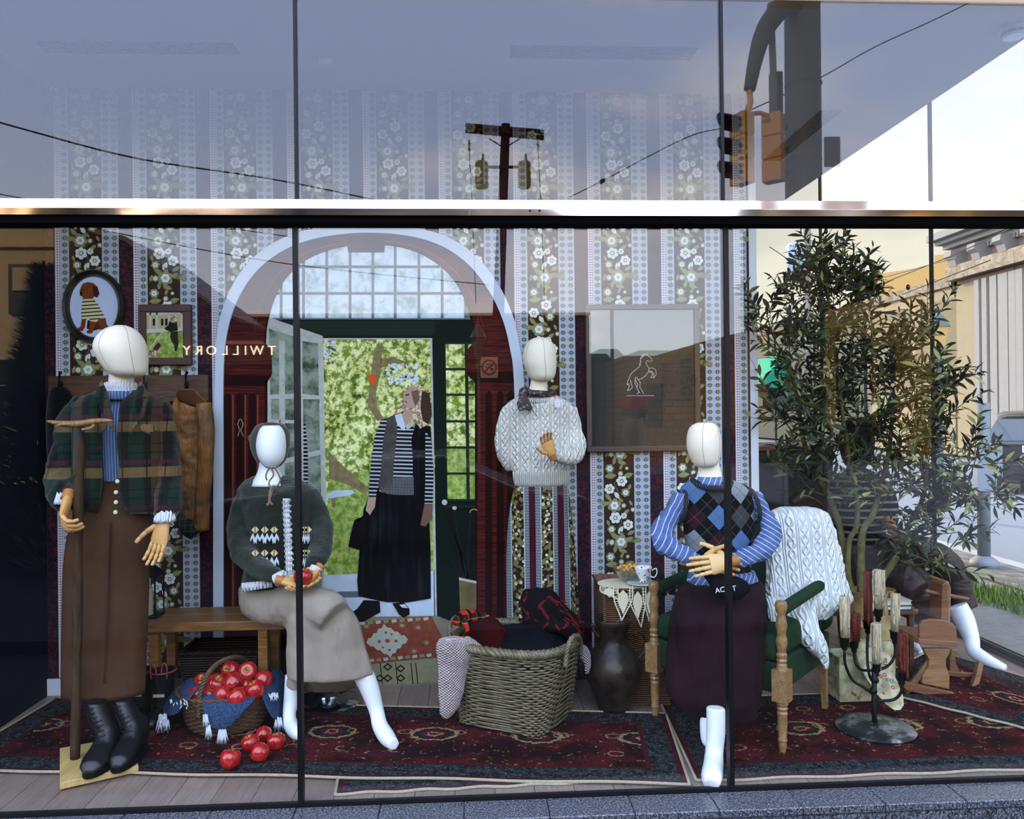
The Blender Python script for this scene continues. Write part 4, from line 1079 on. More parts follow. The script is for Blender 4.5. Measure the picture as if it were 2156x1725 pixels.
# dog portrait
Yf = YB-0.04
oc = W(193, 644, Yf); rx, rz = S(62, Yf), S(76, Yf)
t = thing('oval_portrait', 'oval dark-framed portrait of a brown dog in a striped jumper', 'picture', (oc.x, Yf, oc.z-rz))
m_dframe = mat('dark carved frame', '1b1712', 0.4, var=0.2)
prof = [(0, 0.012), (-0.012, 0.0), (-0.020, 0.004), (-0.010, 0.020), (0.012, 0.026), (0.022, 0.016), (0.028, 0.030)]
fm = M(); rs = []
for k in range(48):
    a = 2*PI*k/48; e = Vector((math.cos(a), 0, math.sin(a)))
    rs.append([Vector((oc.x+(rx-0.012-d_)*math.cos(a), Yf+h_, oc.z+(rz-0.012-d_)*math.sin(a))) for d_, h_ in ((-0.012, 0.038), (-0.012, 0.012), (-0.004, 0.0), (0.006, 0.010), (0.012, 0.006), (0.020, 0.018), (0.020, 0.038))])
rs.append(rs[0]); fm.rings(rs, cap=False).obj('frame', m_dframe, t, True, 50)
dp = M(); Ld = Yf+0.030
def D_(pts, lay, mt): dp.use(mt).poly([W(x/2.876, 560+y/2.876, Ld-lay*0.0005) for x, y in pts])
m_pb = mat('pale blue print ground', rough=0.7, fn=lambda: mix(noi(None, 6.0), c('b4c3de'), c('d4dff0')))
m_dog = mat('red-brown dog fur', rough=0.8, fn=lambda: mix(noi(None, 60.0, 4.0), c('5a2412'), c('934a28')))
m_dogd = mat('dark dog fur', '3d180e', 0.8)
m_dogs = mat('cream striped jumper', rough=0.8, fn=lambda: (lambda x, y, z: mix(gt(fr(z/0.0185-x*0.4*9), 0.66), c('d6cf96'), c('20252a')))(*co()))
dp.use(m_pb).poly([(oc.x+(rx-0.026)*math.cos(2*PI*k/40), Ld, oc.z+(rz-0.026)*math.sin(2*PI*k/40)) for k in range(40)])
D_([(590, 320), (640, 315), (645, 350), (660, 372), (650, 388), (600, 385), (580, 370)], 1, m_dog)
D_([(530, 330), (600, 330), (610, 380), (560, 395), (525, 380)], 1, m_dogd)
D_([(495, 320), (520, 330), (515, 370), (500, 395), (470, 395), (468, 380), (488, 365)], 2, m_dog)
D_([(545, 330), (585, 335), (570, 380), (558, 408), (530, 410), (522, 398), (540, 385)], 2, m_dog)
D_([(500, 195), (560, 200), (590, 225), (610, 260), (630, 300), (600, 320), (585, 340), (545, 335), (540, 315), (525, 320), (520, 332), (495, 320), (490, 290), (495, 240)], 3, m_dogs)
D_([(498, 200), (500, 188), (560, 195), (580, 205), (575, 215), (500, 210)], 4, m_dogs)
D_([(500, 108), (530, 98), (565, 103), (590, 125), (600, 160), (590, 188), (570, 185), (560, 200), (520, 200), (500, 188), (485, 180), (482, 150), (492, 125)], 5, m_dog)
D_([(560, 120), (590, 130), (602, 165), (590, 192), (572, 185), (562, 155)], 6, m_dogd)
D_([(482, 155), (500, 158), (496, 180), (484, 178)], 6, m_dogd); D_([(520, 140), (528, 138), (530, 146), (522, 147)], 6, m_ink); D_([(497, 142), (503, 140), (504, 147), (498, 148)], 6, m_ink)
dp.obj('portrait_print', None, t)
# photograph of a woman walking a dog
m_mahog = mat('mahogany frame', '45211b', 0.5, var=0.2)
t, (ix0, iz0, ix1, iz1) = frame_rect('small_framed_photo', 'small brown-framed photo of a woman walking a shaggy dog on a lawn', 'picture', 290, 641, 402, 768, YB-0.035, 15, m_mahog)
pp_ = M(); Lp = YB-0.020
def P_(pts, lay, mt): pp_.use(mt).poly([W(x/2.876, 560+y/2.876, Lp-lay*0.0005) for x, y in pts])
m_hw = mat('printed yellow house', 'b3a878', 0.8); m_cr = mat('printed cream ground', 'c9c6b8', 0.8)
P_([(880, 275), (1108, 275), (1108, 560), (880, 560)], 0, m_lawn)
P_([(880, 275), (1108, 275), (1108, 385), (880, 400)], 1, m_hw)
P_([(880, 385), (1108, 372), (1108, 392), (880, 408)], 2, m_cr)
for xx in (905, 945, 1020, 1060, 1095): P_([(xx, 280), (xx+9, 280), (xx+9, 390), (xx, 390)], 3, m_cr)
for xx in (925, 975, 1000): P_([(xx, 320), (xx+14, 320), (xx+14, 360), (xx, 362)], 2, m_dgreen)
P_([(880, 275), (1108, 275), (1108, 290), (880, 300)], 3, m_cr)
P_([(1035, 400), (1075, 395), (1082, 470), (1070, 515), (1058, 515), (1055, 480), (1040, 460), (1030, 430)], 4, m_ink)
P_([(1025, 335), (1070, 335), (1078, 390), (1030, 400), (1000, 385), (995, 378), (1018, 360)], 4, m_ink)
P_([(1035, 295), (1060, 300), (1075, 330), (1060, 345), (1030, 340), (1028, 315)], 5, m_hair)
P_([(995, 380), (1002, 385), (905, 510), (900, 505)], 4, m_cr)
P_([(888, 520), (930, 500), (960, 460), (982, 485), (965, 520), (940, 545), (890, 555)], 5, m_hair)
P_([(925, 500), (960, 462), (975, 480), (950, 515)], 6, m_dogd)
pp_.obj('photo_print', None, t)
# big glazed frame with a sketched horse
m_fr2 = mat('brown moulded frame', '4a3a31', 0.45, var=0.15)
t, (ix0, iz0, ix1, iz1) = frame_rect('glazed_frame', 'large dark glazed picture with a white line sketch of a rearing horse', 'picture', 1233, 641, 1476, 949, YB-0.045, 11, m_fr2, 0.04)
M().b2((ix0, YB-0.022, iz0), (ix1, YB-0.018, iz1)).obj('dark_print', mat('dark grey print', '1c1d1e', 0.6, var=0.25), t)
M().b2((ix0, YB-0.034, iz0), (ix1, YB-0.031, iz1)).obj('glass', m_pane, t)
hs = M()
def H_(pts, r=0.0016): hs.tube([W(1300+x/2.875, 560+y/2.875, YB-0.024) for x, y in pts], r, 4)
H_(catmull([Vector((x, y, 0)) for x, y in ((175, 535), (155, 540), (140, 560), (138, 600), (115, 625), (85, 650), (72, 680), (62, 700), (58, 720), (70, 715), (68, 740), (60, 755), (78, 748), (90, 735), (85, 715), (78, 690))], 3) and [(p.x, p.y) for p in catmull([Vector((x, y, 0)) for x, y in ((175, 535), (155, 540), (140, 560), (138, 600), (115, 625), (85, 650), (72, 680), (62, 700), (58, 720), (70, 715), (68, 740), (60, 755), (78, 748), (90, 735), (85, 715), (78, 690))], 3)])
H_([(175, 535), (180, 540), (190, 548), (205, 560), (210, 575), (195, 578), (180, 572), (172, 585), (180, 605), (192, 620), (188, 640), (170, 665), (150, 680), (125, 690)])
H_([(192, 620), (215, 618), (232, 630), (235, 655), (222, 678), (215, 680), (222, 655), (210, 640), (190, 645)])
H_([(190, 632), (205, 640), (212, 655), (205, 678), (198, 672)])
H_([(125, 690), (118, 672), (108, 680), (105, 710), (120, 740), (130, 765), (118, 775)]); H_([(125, 690), (138, 705), (135, 735), (152, 760), (158, 775)]); H_([(112, 675), (108, 690), (122, 715), (118, 740), (135, 770)])
for q_ in ((162, 545), (150, 555), (145, 575), (140, 590)): H_([(q_[0], q_[1]), (q_[0]-10, q_[1]+8)])
for k in range(12): H_([(56+k*14, 790), (62+k*14, 782), (66+k*14, 788)], 0.0013)
hs.obj('horse_sketch', mat('white chalk line', 'e6e6e2', 0.7), t)

# ================================================================ coat rack with garments
m_rackw = mat('walnut rack board', rough=0.5, fn=wood_fn('2c1a10', '6a4528', 6.0, 60.0, 0))
Yr = YB-0.03
t = thing('coat_rack', 'long dark walnut coat rack board with black hooks below the portraits', 'coat rack', W(270, 845, Yr))
a, b = W(100, 792, Yr), W(438, 845, Yr)
M().b2((a.x, Yr, b.z), (b.x, YB-0.003, a.z)).obj('board', m_rackw, t, mods=bev(0.004))
for px_ in (127, 305, 393):
    pts = [W(px_, 818, Yr-0.004), W(px_+1, 822, Yr-0.03), W(px_, 812, Yr-0.055), W(px_-2, 795, Yr-0.05), W(px_, 785, Yr-0.06)]
    hk = M().tube(catmull(pts, 5), 0.005, 8).ball(pts[-1], 0.009, 8, 6); hk.box(W(px_, 818, Yr-0.003), (0.022, 0.006, 0.07)); hk.obj('hook', m_black, t, True, 40)
m_wax = mat('waxed brown cotton', rough=0.55, fn=lambda: mix(sstep(noi(None, 7.0, 5.0, 0.6), 0.3, 0.7), c('4d3115'), c('946028')), bump=lambda: noi(vec(*[q_*s_ for q_, s_ in zip(co(), (30, 12, 7))]), 1.0, 4.0, 0.6), bdist=0.02)
t = thing('waxed_coat', 'brown waxed coat hanging on the right-hand hook of the coat rack', 'coat', W(400, 1140, Yr-0.08))
cm = M().sil([(818, 382, 402, 0, .5), (828, 375, 418, 0, .6), (850, 366, 435, 0, .6), (890, 361, 440, 0, .55), (960, 363, 436, 0, .5), (1030, 368, 436, 0, .5), (1090, 372, 430, 0, .5), (1125, 376, 420, 0, .45)], Yr-0.09, sub=3, n=36, fold=(0.14, 7, 1.0))
cm.obj('coat_body', m_wax, t, True, mods=soft(0.007, 2, 0.02, 0.05))
cs_ = limb(M(), [(428, 850, Yr-0.12, 16), (434, 900, Yr-0.13, 17), (432, 980, Yr-0.13, 16), (426, 1060, Yr-0.12, 15), (424, 1115, Yr-0.11, 16)])
cs_.obj('sleeve', m_wax, t, True)
M().sil([(822, 376, 408), (832, 372, 414), (846, 380, 430), (856, 400, 436)], Yr-0.13, 0.35, sub=2).obj('collar', mat('brown corduroy', '4a2f1c', 0.9), t, True)
m_plg = mat('dark green plaid lining', rough=0.9, fn=lambda: (lambda x, y, z: mix(mx(lt(fr(x/0.03), 0.15), lt(fr(z/0.03), 0.15)), c('18221c'), c('30443a')))(*co()))
limb(M(), [(375, 1080, Yr-0.1, 12), (395, 1110, Yr-0.12, 17), (412, 1125, Yr-0.12, 14)]).obj('turned_hem', m_plg, t, True)
t = thing('dark_bag_hanging', 'black hat and coat hanging on the left hook of the coat rack', 'coat', W(122, 1000, Yr-0.06))
m_blk = mat('black wool', '0b0b0d', 0.95, sheen=0.2)
M().sil([(815, 112, 136), (825, 106, 146), (850, 102, 156), (900, 100, 165), (980, 104, 168), (1050, 108, 166)], Yr-0.07, 0.45, sub=3, fold=(0.1, 6, 0)).obj('coat_body', m_blk, t, True)
# ================================================================ mannequins
def facefab():
    x, y, z = co()
    return c('e0dfd8'), noi(None, 500.0, 1.0)
m_egg = mat('off-white jersey head', 'f3e8d2', 0.75, var=0.04, vscale=12)
m_egg2 = mat('white gloss head', 'f0f3f5', 0.45)
m_seam = mat('head seam', 'a89c86', 0.85)
m_leg = mat('white gloss leg', 'eef3f5', 0.4, var=0.03)
m_hand = mat('varnished beech hand', rough=0.42, fn=lambda: mix(noi(vec(*[q_*s_ for q_, s_ in zip(co(), (12, 12, 60))]), 1.0, 4.0), c('c08a4a'), c('dcae6c')))
m_hjoint = mat('brown leather wrist cap', 'a9702f', 0.5)
m_lace = mat('white cotton frill', rough=0.9, fn=lambda: (c('dde0e2'), sn(co()[0]*700.0)), bdist=0.002)
def hand(parent, wr, d, nrm, curl, side=1, s=1.0, thumb=0.6, mt=None, spread=0.10, cuff=True):
    d = Vector(d).normalized(); nrm = Vector(nrm); nrm = (nrm-d*nrm.dot(d)).normalized(); sd = d.cross(nrm)*side
    L = 0.085*s; wr = Vector(wr)
    rs = []
    for f, w, th in ((0, 0.024, 0.017), (0.15, 0.028, 0.018), (0.5, 0.036, 0.016), (0.85, 0.040, 0.013), (1.0, 0.038, 0.010)):
        rs.append([wr+d*L*f+sd*(w*s*math.cos(2*PI*k/14))+nrm*(th*s*math.sin(2*PI*k/14)) for k in range(14)])
    palm = M().rings(rs).obj('hand', mt or m_hand, parent, True, 60)
    if cuff: M().tube([wr-d*0.03*s, wr+d*0.004], [0.021*s, 0.024*s], 14).obj('wrist_cap', m_hjoint, palm, True, 60)
    for i, (off, ln) in enumerate(((-0.028, 0.062), (-0.0095, 0.074), (0.0095, 0.070), (0.028, 0.056))):
        dd = (d-sd*(-off/0.028)*spread*1.0).normalized(); p = wr+d*L*0.97+sd*off*s
        fm_ = M(); ax = dd.cross(nrm); ang = 0
        for k, (sl, r) in enumerate(((0.44, 0.0088), (0.31, 0.0080), (0.25, 0.0070))):
            ang += curl[k] if hasattr(curl, '__len__') else curl*(0.7+0.25*k+0.04*i)
            v = dd*math.cos(ang)+nrm*math.sin(ang)
            e = p+v*ln*sl*1.22*s
            fm_.tube([p+v*0.001, p+v*0.004, e-v*0.004, e], [r*s*0.8, r*s, r*s*0.93, r*s*0.7], 8)
            fm_.ball(p, r*s*0.75, 8, 5); p = e
        fm_.obj('finger', mt or m_hand, palm, True, 50)
    tb = M(); p = wr+d*L*0.28-sd*0.030*s+nrm*0.004; v = (d*0.75-sd*0.75+nrm*thumb).normalized()
    for k, (sl, r) in enumerate(((0.042, 0.0115), (0.030, 0.0095), (0.024, 0.0085))):
        e = p+v*sl*s; tb.tube([p, p+v*0.004, e-v*0.003, e], [r*s*0.85, r*s, r*s*0.92, r*s*0.7], 8); tb.ball(p, r*s*0.8, 8, 5); p = e
        v = (v*0.8+d*0.35+nrm*thumb*0.5).normalized()
    tb.obj('thumb', mt or m_hand, palm, True, 50)
    return palm
def head(parent, rows, Y, mt, dr=1.05, seam=True, sub=4, seams=((0.45, 1), (-0.8, 1))):
    h = M().sil(rows, Y, dr, n=32, sub=sub).obj('head', mt, parent, True)
    if seam:
        for ph, _ in seams:
            pts = []
            mm_ = M().sil(rows, Y, dr, n=32, sub=sub)
            nr = len(mm_.v)//32
            k = int((ph/(2*PI)*32)+24) % 32
            for i in range(1, nr-1):
                p = mm_.v[i*32+k]; cc_ = sum((mm_.v[i*32+j] for j in range(32)), Vector())/32
                pts.append(p+(p-cc_)*0.002)
            M().tube(pts, 0.0011, 5).obj('seam', m_seam, h, True)
    return h
def plaid(cols, px_, pz_, dark=0.6):
    def f():
        x, y, z = co(); n = noi(None, 220.0, 2.0)
        col = c(cols[0])
        fx, fz = fr(x/px_), fr(z/pz_)
        col = mix(band(fx, 0.05, 0.40)*0.8, col, c(cols[1]))
        col = mix(band(fx, 0.55, 0.80)*0.8, col, c(cols[2]))
        col = mix(band(fz, 0.08, 0.30)*0.7, col, c(cols[3]))
        col = mix(band(fz, 0.36, 0.46)*0.7, col, c(cols[4]))
        col = mix(mx(band(fx, 0.45, 0.485), band(fx, 0.88, 0.915))*0.8, col, c(cols[5]))
        col = mix(mx(band(fz, 0.60, 0.64), band(fz, 0.80, 0.83))*0.6, col, c(cols[5]))
        return mix(n*0.5, col, (0.004, 0.004, 0.004)), n
    return f
# ---- A: plaid jacket and long brown skirt
YA = 0.47
A = thing('mannequin', 'standing mannequin in plaid jacket, blue jumper and long brown skirt, holding a wooden rake', 'mannequin', (-1.58, 0.46, 0.035))
head(A, [(686, 243, 266), (692, 228, 279), (702, 216, 290), (718, 206, 299), (736, 204, 304), (752, 210, 306), (768, 219, 306), (782, 230, 305), (790, 240, 300), (794, 250, 290)], YA-0.03, m_egg, 1.15, seams=((-0.35, 1), (0.95, 1)))
M().sil([(785, 233, 279), (800, 231, 280), (815, 231, 279), (826, 232, 278)], YA+0.0, 0.9, sub=2).obj('neck', m_egg, A, True)
fr_ = M().sil([(806, 226, 283, 0, .95), (812, 222, 286, 0, .95), (822, 222, 284, 0, .95), (834, 220, 286, 0, .95)], YA, 0.95, sub=3, n=60)
for i, v in enumerate(fr_.v): v += Vector((0, 0, 0.004*math.sin(i % 60*1.7)))
fr_.obj('lace_collar', m_lace, A, True)
def ribfn(col1, col2, p):
    def f():
        x, y, z = co(); s_ = sn(x*(2*PI/p))
        return mix(s_*0.5+0.5, c(col1), c(col2)), s_
    return f
m_blue = mat('blue ribbed wool', rough=0.95, fn=ribfn('33537f', '7399c8', 0.0125), bdist=0.004, sheen=0.3)
M().sil([(826, 224, 284), (836, 220, 290), (860, 205, 300), (900, 195, 310), (950, 192, 306), (1000, 200, 300), (1012, 202, 300)], YA+0.01, 0.52, sub=3).obj('jumper', m_blue, A, True)
M().sil([(824, 222, 286, 0, .95), (832, 220, 288, 0, .95), (842, 222, 288, 0, .9)], YA-0.005, 0.95, sub=2).obj('jumper_collar', m_blue, A, True)
m_brsk = mat('brown brushed cotton', rough=0.85, fn=lambda: (mix(noi(None, 9.0, 5.0), c('3a2619'), c('583d2b')), noi(vec(*[q_*s_ for q_, s_ in zip(co(), (14, 8, 3))]), 1.0, 3.0)), bdist=0.012)
m_stitch = mat('brown stitching', '3a251b', 0.9)
sk = M().sil([(1006, 203, 302, 0, .6), (1040, 186, 308, 0, .62), (1080, 166, 311, 0, .62), (1130, 148, 311, 0, .6), (1200, 139, 308, 0, .56), (1300, 136, 305, 0, .53), (1400, 134, 301, 0, .52), (1462, 134, 299, 0, .52)], YA+0.03, 0.55, sub=4, n=48, fold=(0.035, 5, 0.6))
sko = sk.obj('skirt', m_brsk, A, True)
def stitch(pts, Y, par, r=0.0016, mt=m_stitch, nm='seam'):
    return M().tube(catmull([W(x, y, Y) for x, y in pts], 4), r, 5).obj(nm, mt, par, True)
ysk = YA+0.03-S(82, YA)*0.53
stitch([(236, 1100), (232, 1200), (229, 1300), (221, 1440)], ysk-0.014, sko); stitch([(233, 1100), (229, 1200), (226, 1300), (218, 1440)], ysk-0.014, sko)
for (x_, y_) in ((247, 1014), (244, 1037), (244, 1058), (243, 1079)):
    p = W(x_, y_, YA-0.135-0.02*(y_-1014)/65)
    M().lathe([(0.008, 0.004), (0.009, 0), (0.007, -0.004), (0.004, -0.003)], p, 14, rot=Matrix.Rotation(-PI/2, 3, 'X')).obj('button', mat('pale horn button', 'cfc4a4', 0.35) if 'pale horn button' not in MATS else MATS['pale horn button'], sko, True)
m_plaid = mat('dark green plaid wool', rough=0.95, fn=plaid(('121914', '1a3226', '4c3a27', '84673d', '4e1e2c', '070908'), 0.155, 0.19), bdist=0.003, sheen=0.15)
jk = M()
# jacket body: two fronts and back as one shell with an open front
def shell(mm, rows, Y, dr, n=30, thick=0.012):
    rs = []; R = []
    for i in range(len(rows)-1):
        for k in range(3):
            t_ = k/3; R.append([rows[i][q]*(1-t_)+rows[i+1][q]*t_ for q in range(5)])
    R.append(list(rows[-1]))
    for (y, xl, xr, gl, gr_) in R:
        ce = W((xl+xr)/2, y, Y); rx = S((xr-xl)/2, Y); ry = rx*dr; mx_ = (xl+xr)/2; hw = (xr-xl)/2
        a0 = -math.acos(max(-1, min(1, (gr_-mx_)/hw))); a1 = -math.acos(max(-1, min(1, (gl-mx_)/hw)))+2*PI
        out = [ce+Vector((rx*math.cos(a0+(a1-a0)*k/n), ry*math.sin(a0+(a1-a0)*k/n), 0)) for k in range(n+1)]
        inn = [ce+Vector(((rx-thick)*math.cos(a0+(a1-a0)*k/n), (ry-thick)*math.sin(a0+(a1-a0)*k/n), 0)) for k in range(n, -1, -1)]
        rs.append(out+inn)
    return mm.rings(rs)
shell(jk, [(824, 205, 300, 226, 284), (834, 176, 322, 224, 286), (850, 158, 342, 230, 276), (900, 156, 350, 238, 272), (960, 160, 352, 241, 274), (1020, 165, 354, 238, 273), (1060, 172, 352, 234, 276), (1078, 186, 346, 222, 292)], YA+0.02, 0.60)
jo = jk.obj('jacket', m_plaid, A, True, mods=[('DISPLACE', dict(texture=clouds(0.10), strength=0.018, mid_level=0.5))])
limb(M(), [(182, 844, YA+0.02, 22), (154, 880, YA+0.02, 27), (140, 940, YA+0.02, 28), (130, 990, YA-0.0, 29), (126, 1025, YA-0.07, 28), (132, 1048, YA-0.13, 27), (143, 1056, YA-0.16, 21)], 18).obj('sleeve', m_plaid, A, True, mods=soft(0.008, 3, 0.025, 0.06))
limb(M(), [(322, 844, YA+0.02, 22), (340, 880, YA+0.02, 26), (350, 950, YA+0.02, 26), (355, 1010, YA-0.0, 26), (354, 1060, YA-0.04, 27), (346, 1090, YA-0.06, 23)], 18).obj('sleeve', m_plaid, A, True, mods=soft(0.008, 3, 0.025, 0.06))
M().prism([W(x, y, YA-0.16) for x, y in ((96, 1050), (140, 1038), (150, 1058), (135, 1068), (100, 1066))], (0, 0.03, 0)).obj('turned_cuff', m_plaid, A, True, 40, mods=[('SUBSURF', dict(levels=1, render_levels=2))])
for q_, nm in (([(222, 822), (212, 800), (206, 812), (200, 830), (215, 880), (240, 912), (236, 880), (226, 845)], 'lapel'), ([(285, 822), (294, 802), (302, 812), (312, 832), (300, 880), (272, 916), (272, 880), (282, 845)], 'lapel')):
    M().prism([W(x, y, YA-0.15+0.0009*(850-y if y < 850 else 0)*1.2) for x, y in q_], (0, 0.018, 0)).obj(nm, m_plaid, A, mods=bev(0.006, 2))
for (x0, x1, y0) in ((192, 222, 898), (296, 330, 900)):
    M().prism([W(x, y, YA-0.158) for x, y in ((x0, y0-6), (x1, y0-6), (x1, y0+6), ((x0+x1)/2, y0+16), (x0, y0+6))], (0, 0.012, 0)).obj('pocket_flap', m_plaid, A, mods=bev(0.003, 2))
for (x0, y0, x1) in ((118, 1052, 152), (328, 1090, 366)):
    Yc = YA-0.17 if x0 < 200 else YA-0.075
    fm_ = M().sil([(y0-14, x0+4, x1-4, 0, .9), (y0-4, x0, x1, 0, .9), (y0+6, x0-3, x1+3, 0, .9)], Yc, 0.9, n=40, sub=2)
    for i, v in enumerate(fm_.v): v += Vector((0, 0, 0.006*math.sin(i % 40*1.55)))
    fm_.obj('lace_cuff', m_lace, A, True)
hand(A, W(143, 1050, YA-0.2), (0.05, -0.55, -0.75), (0.75, 0.25, -0.1), (0.7, 0.9, 0.6), 1, 1.12, 0.5)
hand(A, W(345, 1098, YA-0.08), (-0.22, -0.1, -1), (-0.4, -0.9, 0), (0.10, 0.15, 0.15), -1, 1.1, 0.2)
M().tube([W(212, 1420, YA+0.02), W(211, 1575, YA+0.02)], S(8, YA), 12).obj('support_post', mat('pale yellow wood', 'c9b07a', 0.6), A, True)
def boot(x0, yt, x1, yb, toe_y, lab):
    Yh = G((x0+x1)/2, yb-26, 0.035).y; Yt = G((x0+x1)/2, yb, 0.035).y
    cx_ = G((x0+x1)/2, yb, 0.035).x; ct = W((x0+x1)/2+1, yt, Yh+0.03)
    w = S((x1-x0)/2, Yt)
    t_ = thing('ankle_boot', lab, 'boot', (cx_, Yh, 0.035))
    z0 = 0.035
    # sole, then body lofted from heel to toe in profile, shaft above
    def foot_ring(y, hw, zt, zb_=z0+0.012): return [Vector((cx_+hw*math.cos(a), y, zb_+(zt-zb_)*(0.5+0.5*math.sin(a)) if True else 0)) for a in [2*PI*k/16 for k in range(16)]]
    Lb = 0.27; yh = Yt+Lb
    b_ = M().rings([foot_ring(Yt-0.002, w*0.35, z0+0.035), foot_ring(Yt+0.02, w*0.8, z0+0.062), foot_ring(Yt+0.06, w*1.0, z0+0.078), foot_ring(Yt+0.11, w*0.92, z0+0.10), foot_ring(Yt+0.16, w*0.78, z0+0.15), foot_ring(yh-0.03, w*0.8, z0+0.15), foot_ring(yh, w*0.5, z0+0.10)])
    sh = []
    for f in range(8):
        t2 = f/7; z_ = z0+0.09+(ct.z-z0-0.09)*t2; ce = Vector((cx_+(ct.x-cx_)*t2, Yt+0.185+(0.02)*t2, z_))
        r_ = w*(0.80-0.12*t2+0.08*math.sin(3*t2)); sh.append([ce+Vector((r_*math.cos(2*PI*k/18), r_*1.25*math.sin(2*PI*k/18), 0)) for k in range(18)])
    b_.rings(sh)
    up = b_.obj('upper', m_leather, t_, True, mods=soft(0.006, 3))
    so = []
    for hgt in (z0, z0+0.022): so.append([Vector((cx_+(w*1.04)*math.cos(a)*(1.0 if math.sin(a) < 0.2 else 0.85), Yt+0.135+0.140*math.sin(a), hgt)) for a in [2*PI*k/24 for k in range(24)]])
    M().rings(so).obj('sole', m_rub, t_, True, 50)
    for k in range(8):
        t2 = k/7; z_ = z0+0.10+(ct.z-z0-0.12)*t2; cx2 = cx_+(ct.x-cx_)*t2; yy = Yt+0.185+0.02*t2-w*1.02+(-0.045*(1-t2)**3)
        M().tube([(cx2-0.022, yy+0.012, z_+0.006), (cx2, yy-0.004, z_), (cx2+0.022, yy+0.012, z_+0.006)], 0.0022, 6).obj('lace', m_lacek, t_, True)
    M().tube([(ct.x+0.022, ct.y-0.06, ct.z-0.02), (ct.x+0.045, ct.y-0.075, ct.z-0.05), (ct.x+0.05, ct.y-0.07, ct.z-0.09)], 0.002, 6).obj('lace', m_lacek, t_, True)
m_leather = mat('black leather', rough=0.38, col='101113', var=0.25)
m_rub = mat('black rubber sole', '0c0c0c', 0.7)
m_lacek = mat('black lace', '1c1c1e', 0.8)
bb = [G(126, 1649, 0.036), G(292, 1612, 0.036), G(275, 1548, 0.036), G(126, 1575, 0.036)]
bt = thing('display_board', 'square pale plywood base board under the black lace-up boots', 'board', (-1.58, 0.45, 0))
M().prism([Vector((p.x, p.y, 0.009)) for p in bb][::-1], (0, 0, 0.026)).obj('plywood', mat('pale plywood', rough=0.5, fn=wood_fn('b08d4c', 'd6b878', 30.0, 4.0, 0)), bt, mods=bev(0.002, 1))
boot(157, 1487, 213, 1641, 0, 'black leather lace-up ankle boot beside the wooden rake handle')
boot(218, 1482, 269, 1629, 0, 'black leather lace-up ankle boot on the right of the plywood board')
# rake
m_stick = mat('rough bark stick', rough=0.8, fn=lambda: (mix(noi(vec(*[q_*s_ for q_, s_ in zip(co(), (60, 60, 9))]), 1.0, 4.0), c('221811'), c('5a4431')), noi(vec(*[q_*s_ for q_, s_ in zip(co(), (90, 90, 12))]), 1.0, 4.0)), bdist=0.006)
t = thing('wooden_rake', 'rustic wooden rake with bark handle, held by the plaid-jacket mannequin', 'rake', W(158, 1596, 0.46))
ys0, ys1 = 0.27, 0.40
st_ = G(158, 1597, 0.037)
M().tube(catmull([Vector((st_.x, st_.y, 0.037)), W(162, 1400, 0.36), W(164, 1200, 0.30), W(165, 1060, 0.27), W(168, 960, 0.27), W(165, 900, 0.27)], 5), [S(9.5, .3)*(1+0.08*math.sin(k)) for k in range(26)], 10).obj('handle', m_stick, t, True)
M().tube([W(163, 1000, 0.27), W(164, 900, 0.27)], S(11, .27), 10).obj('ferrule', mat('dull metal ferrule', '3a3630', 0.5, 0.6), t, True, 40)
m_carv = mat('carved pale wood', rough=0.55, fn=wood_fn('5a3f24', 'a27c4c', 10.0, 60.0, 2))
M().tube(catmull([W(98, 887, 0.25), W(130, 892, 0.26), (W(163, 893, 0.265)), W(205, 887, 0.26), W(238, 886, 0.25)], 5), [0.003+0.016*math.sin(PI*k/20)**0.7 for k in range(21)], 10, flat=0.75).obj('crossbar', m_carv, t, True)
M().tube(catmull([W(116, 897, 0.24), W(140, 893, 0.25), W(165, 896, 0.26)], 5), [0.002, 0.003, 0.004, 0.005, 0.006, 0.007, 0.008, 0.009, 0.009, 0.009, 0.009], 8).obj('tine', m_carv, t, True)
M().tube(catmull([W(172, 905, 0.24), W(190, 902, 0.25), W(200, 893, 0.26)], 5), 0.006, 8).obj('tine', m_carv, t, True)

# ---- B: seated, green cardigan
YBm = 0.72
B = thing('mannequin', 'seated mannequin in dark green patterned cardigan, brown bonnet and beige skirt', 'mannequin', W(620, 1480, 0.8))
head(B, [(896, 556, 588), (902, 549, 594), (915, 544, 600), (935, 541, 602), (955, 543, 601), (970, 549, 596), (980, 557, 587), (984, 565, 580)], YBm-0.05, m_egg2, 1.15, False)
M().sil([(970, 548, 586), (990, 544, 588), (1005, 538, 594), (1022, 528, 604)], YBm, 0.9, sub=2).obj('neck', m_egg2, B, True)
m_bonnet = mat('brown wool bonnet', '4b4033', 0.95, var=0.2, sheen=0.3)
m_tie = mat('taupe ribbon', '7a6a54', 0.9)
bn = M(); prs = [(891, 552, 590), (896, 541, 600), (910, 532, 607), (925, 528, 609), (945, 530, 607), (965, 538, 602), (978, 546, 594), (985, 554, 586)]
bn.sil([(y, a, b, 0.045, 1.05) for y, a, b in prs], YBm, 1.0, sub=3, n=32)
bn.tube(catmull([W(x, y, YBm-0.045) for x, y in ((571, 984), (551, 972), (541, 945), (541, 915), (552, 898), (571, 893), (592, 898), (602, 915), (603, 945), (594, 972))], 4, True), 0.008, 8, closed=True)
bn.ball(W(531, 923, YBm+0.03), 0.02, 10, 6)
bn.obj('bonnet', m_bonnet, B, True)
